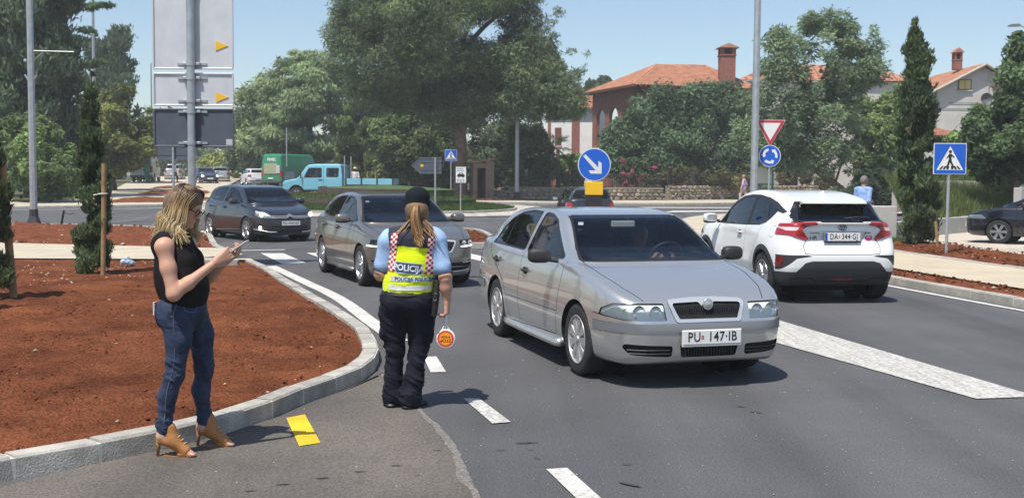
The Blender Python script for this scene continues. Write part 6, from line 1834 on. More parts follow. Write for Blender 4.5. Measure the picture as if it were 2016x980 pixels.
 chk = lambda i, j: (red if (j + i) % 2 == 0 and i in (0,1) else wht) if i < 3 else wht
 sf.patch('checked_strap', mk, vest, [(-.125,1.035),(-.075,1.025),(-.045,1.31),(-.095,1.305)],3, n,.006, lambda i, j: red if (i + j) % 2 == 0 and i != 1 else (red if i == 1 and j % 2 else wht))
 sf.patch('checked_strap', mk, vest, [(.148,1.005),(.205,1.005),(.232,1.285),(.178,1.29)],3, n,.006, lambda i, j: red if (i + j) % 2 == 0 and i != 1 else (red if i == 1 and j % 2 else wht))
 M_PANEL = mat('panel_blue',(.022,.045,.12),.6); M_SILV = mat('reflective_silver',(.50,.53,.55),.4, metal=.2, var=.12, vscale=30); M_SILW = mat('reflective_white',(.66,.66,.64),.5, var=.25, vscale=35)
 sf.patch('panel_border', M_SILV, vest, [(-.068,1.020),(.132,1.000),(.134,1.085),(-.066,1.105)],10,5,.004)
 sf.patch('name_panel', M_PANEL, vest, [(-.060,1.028),(.126,1.008),(.128,1.078),(-.058,1.098)],10,5,.0065)
 sf.lay_text('vest_lettering', 'POLICIJA',.062, mat('letter_silver',(.62,.65,.68),.5), vest,(.034,1.052), sx=.92, off=.010, rot=-.10, bold=.002)
 sf.patch('reflective_band', M_SILV, vest, [(-.10,.958),(.205,.950),(.205,.985),(-.10,.993)],14,3,.005)
 sf.lay_text('vest_lettering', 'POLICIJA POLICIJA',.036, mat('letter_blue',(.04,.07,.16),.6), vest,(.075,.972), sx=.98, off=.0085, rot=-.025, bold=.001)
 sf.patch('reflective_band', M_SILW, vest, [(-.115,.892),(.190,.890),(.190,.925),(-.115,.930)],14,3,.005)
 # holster and radio on the belt
 e = bpy.data.objects.new('holster', None); link(e, root); e.location = (.215,-.03,.78); e.rotation_euler = (0,.12,0)
 MB().bbox((0,0,0),(.06,.085,.20),.02).build('holster_body', mat('holster_black',(.014,.014,.015),.5), e); MB().bbox((.0,-.0,.13),(.05,.06,.12),.015).build('pistol_grip', M_BLACKPL, e); MB().lathe([(.0,.012),(.012,.01),(.014,0)],12, 'Y',(.0,-.052,.045)).build('clasp', M_CHROME, e)
 MB().tube([(.01 + .17 * math.cos(a) * 1.06,.14 * math.sin(a),.852) for a in np.linspace(0,6.283,33)],.018,6, cap=False, flat=1.4).build('duty_belt', mat('belt_black',(.013,.013,.014),.5), root)
 # cap
 c = Blobs(.006); cc_ = hc + np.array([.0,-.005,.055])
 c.cone(cc_ + np.array([0,0,-.035]), cc_ + np.array([0,.0,.045]),.095,.092,.02, sq=(.98,1.06,.85)); c.cone(cc_ + np.array([0,.03,.06]), cc_ + np.array([0,.05,.07]),.085,.08,.02, sq=(.95,1,.6)); c.ball(cc_ + np.array([0,0,-.125]),.098,.02, sub=True, sq=(1.2,1.2,.8))
 c.cone(cc_ + np.array([0,.085,-.012]), cc_ + np.array([.01,.155,-.022]),.062,.055,.02, sq=(1,1,.22))
 c.ball(cc_ + np.array([0,-.105,-.055]),.046,.012, sub=True)
 cp = obj('cap', c.mesh('cap'), mat('cap_navy',(.008,.012,.016),.9, bump=.2, bscale=180, spec=.2), root)
 # pony-tail
 rg = np.random.default_rng(5); M_HAIR = attr_mat('hair_strands',.45, spec=.5)
 c0, c1, c2 = np.array(srgb('7a5430')), np.array(srgb('b98a55')), np.array(srgb('d9b684'))
 col = lambda t, s: (c0 * (1 - t) + (c1 if s < .5 else c2) * t) * (.7 + .6 * s)
 paths = []
 tie = hc + np.array([.0,-.105,.035])
 for i in range(560):
  a = rg.uniform(0,6.283); q = rg.random() ** .5
  o = np.array([math.cos(a), math.sin(a) * .8,0]) * q
  paths.append([tie + o * .018 + np.array([0,.02,.015]), tie + o * .020 + np.array([.0,-.025,0]), tie + o * .030 + np.array([-.005,-.045,-.06]), tie + o * .034 + np.array([.0,-.035,-.13]), tie + o * .030 + np.array([.012,-.025,-.19]) + rg.normal(0,.004,3), tie + o * .016 + np.array([.03 + rg.normal(0,.01),-.030,-.245 + rg.normal(0,.02)])])
 for i in range(320):   # hair drawn back to the tie, and loose side locks
  s = rg.choice((-1,1)); z = rg.uniform(-.06,.03)
  paths.append([hc + np.array([s * .078,.02, z]), hc + np.array([s * .075,-.03, z + .005]), hc + np.array([s * .05,-.078, z + .015]), tie + np.array([s * .01,.01,-.0])])
 for i in range(36):
  s = rg.choice((-1,1)); w = rg.normal(0,.012,3)
  st = hc + np.array([s * rg.uniform(.02,.06),-.07,-.05])
  paths.append([st, st + np.array([s * .03,-.02,-.05]) + w, st + np.array([s * .06,-.035,-.085]) + w, st + np.array([s * rg.uniform(.07,.12),-.05,-.125]) + w])
 hair = strands('hair', paths,.0042, M_HAIR, root, col,4,.5)
 hu = Blobs(.007); hu.ball(hc + np.array([0,-.03,.02]),.086,.03); hu.ball(hc + np.array([0,-.035,-.02]),.072,.03); hu.ball(hc + np.array([0,.085,-.03]),.07,.02, sub=True); obj('hair_under', hu.mesh('hair_under'), mat('hair_base2',(.20,.12,.06),.6, var=.3, vscale=40), hair)
 # signalling paddle hanging from her right hand
 pe = empty('signal_paddle',(root.location.x + .297, root.location.y - .005,.525),0, 'round STOP signalling disc with white handle hanging from the officer hand', 'paddle')
 M_PW = mat('paddle_white',(.75,.74,.72),.4); M_PR = mat('paddle_red',(.62,.04,.03),.4); M_PO = mat('paddle_orange',(.85,.30,.02),.4)
 MB().tube([(0,0,.075),(0,0,.12),(.004,0,.30)], [.011,.0105,.012],8).build('handle', M_PW, pe, smooth=True)
 MB().tube([(-.030,0,.058),(0,0,.115)],.006,6).tube([(.030,0,.058),(0,0,.115)],.006,6).build('fork', M_PW, pe)
 MB().lathe([(0,-.012),(.066,-.012),(.072,-.006),(.072,.006),(.066,.012),(0,.012)],32, 'Y').build('disc', M_PW, pe, smooth='auto')
 MB().lathe([(0,-.0135),(.061,-.0135),(.061,-.010)],32, 'Y').build('red_ring', M_PR, pe); MB().lathe([(0,-.0150),(.048,-.0150),(.048,-.012)],32, 'Y').build('orange_face', M_PO, pe)
 for tx, zz, sz in (('STOP',-.012,.034),('POLICIJA',.014,.017)):
  o = obj('disc_lettering', text_mesh(tx, sz,0, bold=.0006), mat('ink_dark',(.05,.02,.02),.5), pe); o.matrix_local = Matrix.Translation((0,-.0158, zz)) @ Matrix.Rotation(math.pi,4, 'Y') @ Matrix.Rotation(math.pi / 2,4, 'X')
 return root
# ---- plainer figures further off
def figure(loc, yaw, label, shirt, trousers, hair_col, group=None, hat=None, skirt=False, pose='walk', scale=1.0, sleeves='long', seated=False, skin=None, h=.010, reach=None, bald=False):
 root = empty('person', loc, yaw, label, 'person', group)      # faces local +x
 root.scale = (scale,) * 3
 sk = skin or M_SKIN2
 z0 = 0 if not seated else -.42
 hc = np.array([.03,0,1.60 + z0]); b = Blobs(h)
 head_blobs(b, hc,(1,0,-.12),(0,0,1),1.0); b.cone((-.01,0,1.43 + z0),(.01,0,1.55 + z0),.058,.056,.03)
 st = .16 if pose == 'walk' else .03
 arms = []
 for s in (-1,1):
  S = np.array([-.01, s * .20,1.38 + z0])
  if reach is not None: E_ = S + np.array([.10, s * .05,-.25]); W_ = np.array(reach) + np.array([0, s * .12,0])
  else: E_ = np.array([-.05 + .06 * s * (pose == 'walk'), s * .245,1.10]); W_ = np.array([.02 + .10 * s * (pose == 'walk'), s * .25,.86])
  arms.append((S, E_, W_)); b.cone(S, E_,.05,.043,.03); b.cone(E_, W_,.043,.028,.03)
  hand(b, W_, unit(W_ - E_),(0,-s,0), side=-s, curl=.4, rf=.0105)
 b.cone(arms[0][0], arms[1][0],.045,.045,.02).cone((-.01,0,1.38 + z0),(-.01,0,1.46 + z0),.05,.05,.02).cone((-.01,0,1.38 + z0),(0,0,.95 + z0),.05,.05,.02)
 obj('body', b.mesh('body'), sk, root)
 t = Blobs(h)
 t.cone((-.01,0,1.30 + z0),(0,0,1.12 + z0),.135,.14,.06, sq=(.85,1.25,1)); t.cone((0,0,1.12 + z0),(.01,0,.93 + z0),.14,.15,.06, sq=(.9,1.15,1)); t.cone((-.02,-.14,1.40 + z0),(-.02,.14,1.40 + z0),.06,.06,.04)
 for S, E_, W_ in arms:
  t.cone(S, E_ if sleeves == 'long' else S * .4 + E_ * .6,.066,.060,.03)
  if sleeves == 'long': t.cone(E_, E_ * .08 + W_ * .92,.058,.042,.03)
 obj('shirt', t.mesh('shirt', folds(.006,11,2,1.5)), shirt, root)
 if seated: return root
 j = Blobs(h); j.cone((0,0,.94),(0,0,.86),.14,.145,.05, sq=(.9,1.15,1))
 for s in (-1,1):
  H = np.array([0, s * .085,.86]); K = np.array([.05 + st * s, s * .09,.47]); A = np.array([st * s * 1.5 - .04, s * .09,.07])
  j.cone(H, K,.10,.07,.04); j.cone(K, A,.07,.058,.04)
  f = Blobs(h); f.cone(A + np.array([-.03,0,-.03]), A + np.array([.16,0,-.035]),.042,.036,.03, sq=(1,1,.8)); obj('shoe', f.mesh('shoe'), mat('shoe_dark',(.03,.028,.027),.6), root)
 obj('trousers', j.mesh('trousers', folds(.006,9,4,1.8)), trousers, root)
 hb = Blobs(h); hb.ball(hc + np.array([-.018,0,.045]),.092,.03); hb.ball(hc + np.array([-.045,0,.0]),.078,.03); hb.ball(hc + np.array([.105,0,-.02]),.085,.02, sub=True)
 obj('hair', hb.mesh('hair'), hair_col, root)
 if hat is not None:
  MB().lathe([(0,.12),(.07,.115),(.092,.05),(.10,.035),(.165,.02),(.168,.012),(.10,.02),(0,.02)],24, 'Z', tuple(hc + np.array([-.01,0,.05]))).build('hat', hat, root, smooth=True)
 return root
phone_woman(); officer()
figure((8.93,28.2,.12),.62, 'grey haired man in light blue shirt walking past the concrete block', mat('shirt_light_blue',(.24,.36,.66),.8, var=.12, vscale=8), mat('trousers_navy',(.02,.024,.04),.8), mat('hair_grey',(.16,.15,.14),.7, var=.3, vscale=50), scale=1.0)
figure((14.4,69.0, gz(14.4,69) + .13),2.7, 'person in pink top and pale trousers walking along the stone wall', mat('top_pink',(.62,.42,.62),.8), mat('trousers_pink',(.62,.48,.48),.8), mat('hair_sandy',(.35,.24,.13),.7), scale=.98)
# ------------------------------------------------------------------ signs, lamps, stakes, walls
M_GALV = mat('galvanised_steel',(.42,.44,.45),.45, metal=.55, var=.14, vscale=7)
M_SIGNBACK = mat('sign_back_pale',(.58,.59,.61),.5, metal=.25, var=.07, vscale=3)
M_SIGNDARK = mat('sign_back_dark',(.075,.09,.115),.5, var=.10, vscale=5)
M_BLUE = mat('sign_blue',(.008,.10,.52),.4, var=.05, vscale=4); M_SWHITE = mat('sign_white',(.74,.74,.73),.4); M_SRED = mat('sign_red',(.46,.025,.05),.4)
M_SBLACK = mat('sign_black',(.012,.012,.013),.45); M_SYEL = mat('sign_yellow',(.80,.46,.01),.45)
def disc(r, y0, y1, n=40): return MB().lathe([(0, y0),(r, y0),(r, y1),(0, y1)], n, 'Y')
def flat(poly, y0, y1): return MB().prism(poly, y0, y1, 'XZ')
def post(root, z1, r=.03, z0=-.1, n=12): return MB().tube([(0,0, z0),(0,0, z1)], r, n).build('post', M_GALV, root, smooth='auto')
def lamp_post(x, y, h, r0, r1, label, base=True, arm=None, bracket=False, n=8, hz=None, head_dir=(0,-1)):
 root = empty('street_lamp',(x, y, gz(x, y) + (.11 if base else .1)),0, label, 'street lamp', 'street lamps')
 MB().tube([(0,0,0),(0,0, h * .5),(0,0, h)], [r0,(r0 + r1) / 2, r1], n).build('shaft', M_GALV, root, smooth='auto' if n > 8 else False)
 if base: MB().lathe([(r0 * 2.0,0),(r0 * 1.75,.08),(r0 * 1.22,.26),(r0 * 1.12,.48),(r0 * .9,.5)],8, 'Z').build('base_sleeve', mat('lamp_base_dark',(.03,.03,.034),.5), root)
 if bracket:
  MB().tube([(0,0,5.62),(1.45,-.1,5.58)],.018,6).tube([(.0,0,5.2),(.42,-.03,5.58)],.014,6).build('banner_arm', M_GALV, root)
  MB().tube([(-.2,0,4.85),(-.08,0,4.65),(.08,0,4.65),(.2,0,4.85)],.03,6).build('bracket', M_GALV, root)
  MB().bbox((-.17,0,5.3),(.1,.1,.1),.02).build('junction_box', M_GALV, root)
 if arm:
  dx = arm
  MB().tube([(0,0, h - .1),(0,0, h),(dx * .3,0, h + .12),(dx * .6,0, h + .15)],.035,8).build('arm', M_GALV, root, smooth=True)
  e = MB().prism([(dx * .45, h + .16),(dx * .6, h + .22),(dx * 1.1, h + .20),(dx * 1.25, h + .14),(dx * 1.2, h + .10),(dx * .5, h + .10)],-.14,.14, 'XZ').build('lamp_head', mat('lamp_head_grey',(.16,.17,.18),.5), root)
  MB().box((dx * .9,0, h + .092),(abs(dx) * .5,.2,.012)).build('lamp_glass', mat('lamp_diffuser',(.6,.62,.62),.3), e)
 return root
lamp_post(*gp(67,441,.11)[:2],9.6,.125,.10, 'tall galvanised lamp post with black base sleeve and banner bracket', bracket=True)
lamp_post(-26.3,70,14,.13,.08, 'slender pale lamp post rising before the tall cypresses', base=False)
lamp_post(-31.8,98,10.3,.10,.06, 'thin distant lamp post beside the white van', base=True, arm=.5)
lamp_post(.27,67.6,11.6,.14,.08, 'lamp post with small head standing before the great pine', base=True, arm=-.75)
lamp_post(7.10,32.6,11.0,.115,.085, 'tall galvanised lamp post beside the give-way sign', base=False)
lamp_post(25.2,55,9.0,.09,.06, 'lamp with flat head above the trees beside the white gabled house', base=False, arm=-.7)
# big direction sign seen from behind
def big_sign():
 x, y = -5.98,20.7
 root = empty('direction_sign',(x, y,.12),-.02, 'back of large grey direction sign with yellow arrows on round post', 'sign')
 MB().tube([(0,0,-.1),(0,0,5.6)],.072,20).build('post', M_GALV, root, smooth='auto')
 pan = [(3.58,5.35, M_SIGNBACK),(2.90,3.52, M_SIGNBACK),(2.14,2.86, M_SIGNDARK)]
 for z0, z1, m in pan:
  e = MB().bbox((.015,.115,(z0 + z1) / 2),(1.49,.012, z1 - z0),.004).build('panel', m, root)
  fr = MB()
  for zz in (z0 + .018, z1 - .018): fr.bbox((.015,.10, zz),(1.50,.03,.036),.008)
  for xx in (-.727,.757): fr.bbox((xx,.10,(z0 + z1) / 2),(.036,.03, z1 - z0 - .07),.008)
  fr.build('frame', m if m is M_SIGNDARK else mat('frame_pale',(.58,.59,.60),.45, metal=.3), e)
  for zz in ((z0 + .1, z1 - .1) if m is not M_SIGNDARK else (z0 + .08, z1 - .06)):
   c = bpy.data.objects.new('clamp', None); link(c, root); c.location = (0,0, zz)
   MB().lathe([(.082,-.04),(.082,.04),(.075,.04)],18, 'Z').build('collar', M_GALV, c); MB().bbox((.12,.05,0),(.09,.07,.05),.006).build('ear', M_GALV, c); MB().bbox((-.12,.05,0),(.09,.07,.05),.006).build('ear', M_GALV, c)
   MB().box((0,.093,0),(.55,.02,.04)).build('rail', M_GALV, c)
 for zz in (4.02,3.07):
  MB().prism([(.44, zz - .09),(.44, zz + .09),(.67, zz)],.095,.1075, 'XZ').build('yellow_arrow', M_SYEL, root)
 MB().box((.68,.105,2.24),(.12,.006,.11)).build('inspection_label', mat('label_grey',(.45,.46,.47),.6), root)
 return root
big_sign()
def dark_board(x, y, w, z0, z1, label, yaw=0., arrow=0, posts=(0,), tabs=True, r=.045):
 root = empty('direction_sign',(x, y, gz(x, y) + .1), yaw, label, 'sign')
 if arrow: poly = [(-w / 2, z0),(w / 2, z0),(w / 2, z1),(-w / 2, z1),(-w / 2 - (z1 - z0) * .55,(z0 + z1) / 2)]
 else: poly = [(-w / 2, z0),(w / 2, z0),(w / 2, z1),(-w / 2, z1)]
 flat(poly,.06,.08).build('panel', M_SIGNDARK, root)
 fr = MB()
 for a, b in zip(poly, poly[1:] + poly[:1]): fr.tube([(a[0],.055, a[1]),(b[0],.055, b[1])],.014,5)
 for t in (.25,.75): fr.box((0,.055, z0 + (z1 - z0) * t),(w * .96,.02,.035))
 fr.build('frame', mat('frame_dark',(.10,.115,.14),.5), root)
 for px in posts: MB().tube([(px,0,-.1),(px,0, z1 + .03)], r,10).build('post', M_GALV, root, smooth='auto')
 if tabs: MB().box((-w * .42 if arrow else w * .28,.05, z1 - .2 if not arrow else (z0 + z1) / 2),(.13,.012,.11)).build('yellow_tab', M_SYEL, root)
 return root
dark_board(-12.2,40.0,1.22,2.15,2.86, 'dark back of square sign with yellow tab behind the big sign', posts=(-.02,), tabs=True)
dark_board(-3.68,50.0,.95,1.65,2.35, 'dark back of arrow-shaped sign with yellow tab on the roundabout', yaw=.12, arrow=1, posts=(.2,))
def round_back(x, y):
 root = empty('traffic_sign',(x, y, gz(x, y) + .1),0, 'dark back of round sign with small board before the green van', 'sign')
 post(root,2.2,.035); post(root,1.2,.03).location = (-.22,.1,0)
 disc(.32,.05,.07).build('disc', M_SIGNDARK, root); MB().bbox((.05,.06,1.05),(.55,.02,.75),.005).build('board', M_SIGNDARK, root)
 root.children[2].location = (-.12,0,1.85)
 return root
round_back(-13.3,66.0)
def keep_right():
 root = empty('keep_right_sign',(1.50,20.4,.135),.0, 'blue keep-right arrow disc on yellow bollard box behind the silver saloon', 'sign')
 zc = 1.845 - .0
 e = disc(.302,-.012,.012,48).build('disc', mat('sign_rim',(.62,.66,.72),.4), root,(0,0, zc))
 disc(.286,-.016,-.011,48).build('blue_face', M_BLUE, e)
 ar = [(-.205,.150),(-.165,.190),(.075,-.05),(.075,.07),(.135,.03),(.135,-.165),(-.065,-.165),(-.105,-.105),(.025,-.105)]
 flat(ar,-.020,-.015).build('white_arrow', mat('sign_arrow',(.66,.65,.63),.45), e)
 MB().bbox((0,0,1.41),(.325,.16,.24),.008).build('yellow_box', M_SYEL, root)
 MB().bbox((0,0,.645),(.30,.14,1.29),.01).build('bollard', mat('bollard_black',(.02,.02,.022),.5), root)
 post(root, zc + .2,.03).location = (0,.05,0)
 return root
keep_right()
def give_way():
 x, y = 7.63,33.0
 root = empty('give_way_sign',(x, y,.12),0, 'red bordered give-way triangle above blue roundabout disc on one post', 'sign')
 post(root,3.35,.032)
 def tri(s, z, up=0): h = s * .866; return [(-s / 2, z + h / 3),(s / 2, z + h / 3),(0, z - 2 * h / 3)]
 zc = 3.12
 e = flat(rounded([(p[0], p[1]) for p in tri(.90, zc)],.05),-.045,-.035).build('triangle_plate', M_SWHITE, root)
 flat(rounded(tri(.86, zc),.045),-.050,-.044).build('red_border', M_SRED, e); flat(tri(.60, zc),-.055,-.049).build('white_field', M_SWHITE, e)
 zc = 2.32
 d = disc(.325,-.045,-.035).build('roundabout_disc', M_SWHITE, root,(0,0, zc)); disc(.305,-.050,-.044).build('blue_face', M_BLUE, d)
 for k in range(3):
  a0 = math.pi / 2 + .25 + k * 2.094; pts = []
  for i in range(7): a = a0 + 1.15 * i / 6; pts.append((.225 * math.cos(a),.225 * math.sin(a)))
  for i in range(6,-1,-1): a = a0 + 1.15 * i / 6; pts.append((.155 * math.cos(a),.155 * math.sin(a)))
  flat(pts,-.054,-.049).build('ring_arrow', M_SWHITE, d)
  a = a0 + 1.15; ta = a + .42
  flat([(.265 * math.cos(a - .02),.265 * math.sin(a - .02)),(.19 * math.cos(ta),.19 * math.sin(ta)),(.115 * math.cos(a - .02),.115 * math.sin(a - .02))],-.0545,-.049).build('arrow_head', M_SWHITE, d)
 return root
give_way()
def crossing_sign(x, y, s, zc, label, base, yaw=0., wide=1.0):
 root = empty('crossing_sign',(x, y, base), yaw, label, 'sign')
 post(root, zc - base + s * .5,.032)
 z = zc - base; k = s / .66
 e = flat(rounded([(-.35 * k * wide, z - .33 * k),(.35 * k * wide, z - .33 * k),(.35 * k * wide, z + .33 * k),(-.35 * k * wide, z + .33 * k)],.03),-.045,-.035).build('plate', M_SWHITE, root)
 flat(rounded([(-.335 * k * wide, z - .315 * k),(.335 * k * wide, z - .315 * k),(.335 * k * wide, z + .315 * k),(-.335 * k * wide, z + .315 * k)],.025),-.050,-.044).build('blue_face', M_BLUE, e)
 flat([(-.285 * k, z - .24 * k),(.285 * k, z - .24 * k),(0, z + .26 * k)],-.054,-.049).build('white_triangle', M_SWHITE, e)
 q = -.058
 for i, xx in enumerate((-.21,-.13,-.05,.05,.13,.21)):
  lean = -xx * .28
  flat([((xx - .022) * k, z - .225 * k),((xx + .022) * k, z - .225 * k),((xx + .018 + lean) * k, z - .155 * k),((xx - .018 + lean) * k, z - .155 * k)], q,-.053).build('stripe', M_SBLACK, e)
 w = MB()
 def limb(a, b, r0, r1):
  a, b = np.array(a) * k, np.array(b) * k; d = (b - a) / np.linalg.norm(b - a); n = np.array([-d[1], d[0]])
  w.prism([tuple(a + n * r0 * k + (0, z)), tuple(b + n * r1 * k + (0, z)), tuple(b - n * r1 * k + (0, z)), tuple(a - n * r0 * k + (0, z))], q - .002,-.053, 'XZ')
 limb((0,.10),(0,-.03),.03,.025); limb((-.005,-.02),(-.07,-.20),.022,.016); limb((.005,-.02),(.03,-.10),.022,.018); limb((.03,-.09),(.085,-.19),.018,.014); limb((-.01,.09),(-.075,.01),.014,.010); limb((.01,.09),(.085,.03),.014,.010)
 w.build('walker', M_SBLACK, e)
 disc(.032 * k, q - .002,-.053,16).build('walker_head', M_SBLACK, e,(0,0, z + .15 * k))
 return root
px_ = gp(1861,497,.2)
crossing_sign(px_[0] + .02, px_[1],.66,2.20, 'large blue pedestrian crossing sign on a post in the red soil',.15)
crossing_sign(-3.60,64.9,.66,3.06, 'small distant blue pedestrian crossing sign before the pine trunk', gz(-3.6,64.9) + .13)
def white_notice():
 x, y = -2.22,47.6; g = gz(x, y)
 root = empty('notice_sign',(x, y, g + .15),.0, 'white notice with black car pictogram standing on the roundabout grass', 'sign')
 post(root,1.9,.026)
 z = 1.58
 e = MB().bbox((.01,-.035, z),(.46,.012,.70),.004).build('board', M_SWHITE, root)
 fr = MB()
 for a, b in (((-.215,-.335),(.235,-.335)),((.235,-.335),(.235,.335)),((.235,.335),(-.215,.335)),((-.215,.335),(-.215,-.335))): fr.tube([(a[0],-.043, z + a[1]),(b[0],-.043, z + b[1])],.006,4)
 fr.build('border', M_SBLACK, e)
 flat([(-.15, z - .08),(-.15, z + .0),(-.09, z + .03),(-.05, z + .10),(.07, z + .10),(.11, z + .03),(.17, z + .0),(.17, z - .08),(.12, z - .08),(.12, z - .12),(.07, z - .12),(.07, z - .08),(-.05, z - .08),(-.05, z - .12),(-.10, z - .12),(-.10, z - .08)],-.047,-.041).build('car_pictogram', M_SBLACK, e)
 flat([(-.04, z + .04),(-.02, z + .08),(.04, z + .08),(.06, z + .04)],-.05,-.046).build('pictogram_window', M_SWHITE, e)
 M_LT = mat('notice_ink',(.05,.05,.055),.6)
 for zz, ws in ((.255,(.06,.09,.05)),(.18,(.08,.10,.06)),(-.20,(.1,.07,.08)),(-.275,(.07,.12,.06))):
  xx = -.17
  for w_ in ws:
   MB().box((xx + w_ / 2 + .01,-.0425, z + zz),(w_,.004,.032)).build('text_line', M_LT, e); xx += w_ + .035
 return root
white_notice()
def info_board():
 x, y = 13.1,58.0; g = gz(x, y)
 root = empty('notice_board',(x, y, g + .1),0, 'pale notice board with green frame behind the give-way sign post', 'notice board')
 for px in (-.5,.5): MB().bbox((px,0,1.1),(.09,.09,2.3),.01).build('post', mat('board_green',(.03,.22,.17),.5), root)
 MB().bbox((0,-.02,1.75),(.9,.05,.95),.01).build('panel', mat('board_cream',(.55,.53,.44),.6), root)
 for zz in (1.25,2.25): MB().bbox((0,-.03, zz),(1.1,.09,.1),.01).build('rail', MATS['board_green'], root)
info_board()
# wooden stakes with ties
M_WOOD = mat('stake_wood',(.30,.185,.09),.85, var=.25, vscale=9, bump=.3, bscale=60)
def stake(p0, p1, r, label, tie=None):
 x, y, z = p0
 root = empty('tree_stake',(x, y, z),0, label, 'stake')
 d = np.array(p1) - np.array(p0)
 MB().tube([-d * .08, d], r,10).build('pole', M_WOOD, root, smooth='auto')
 if tie:
  q = d * tie[0]
  MB().tube([q + np.array([r * 1.3 * math.cos(a), r * 1.3 * math.sin(a),0]) for a in np.linspace(0,6.28,13)],.012,5, cap=False).tube([q + np.array([-r,0,0]), q + np.array(tie[1])],.014,5).build('tie', mat('tie_pale',(.55,.53,.48),.8), root)
b = gp(203,541,.12); t = at_depth(205,322, b[1])
stake(b, t,.040, 'straight wooden stake tied to the slim young cypress',(.73,(-.20,.05,-.03)))
b = gp(27,588,.12); t = at_depth(3,318, b[1])
stake(b, t,.050, 'leaning wooden stake with a tie beside the edge cypress',(.77,(-.1,.05,.0)))
b = gp(1846,489,.18); t = at_depth(1842,436, b[1])
stake(b, t,.035, 'short wooden stake beside the tall cypress in the red strip')
# crumpled bag on the bed
bg = Blobs(.012); rg = np.random.default_rng(2)
for i in range(9): bg.ball(rg.normal(0,.045,3) + np.array([0,0,.05]), rg.uniform(.03,.055),.02)
p = gp(254,524,.12)
tag(obj('litter_bag', bg.mesh('litter_bag', folds(.012,22,3)), mat('crumpled_plastic',(.36,.45,.55),.4, var=.5, vscale=25), None,(p[0], p[1],.115)), 'crumpled blue and white litter bag lying on the red soil', 'litter')
# a bent steel rod end standing at the bed edge beside the exit road
p = gp(121,441,.1)
e = empty('steel_stub', p,0, 'bent dark steel stub sticking up at the roadside bed edge', 'stub')
MB().tube([(0,0,0),(.09,0,.45)],.035,6).build('rod', M_SBLACK, e); MB().tube([(.09,0,.40),(.25,0,.34),(.42,0,.36)],.02,6).build('hook', M_SBLACK, e)
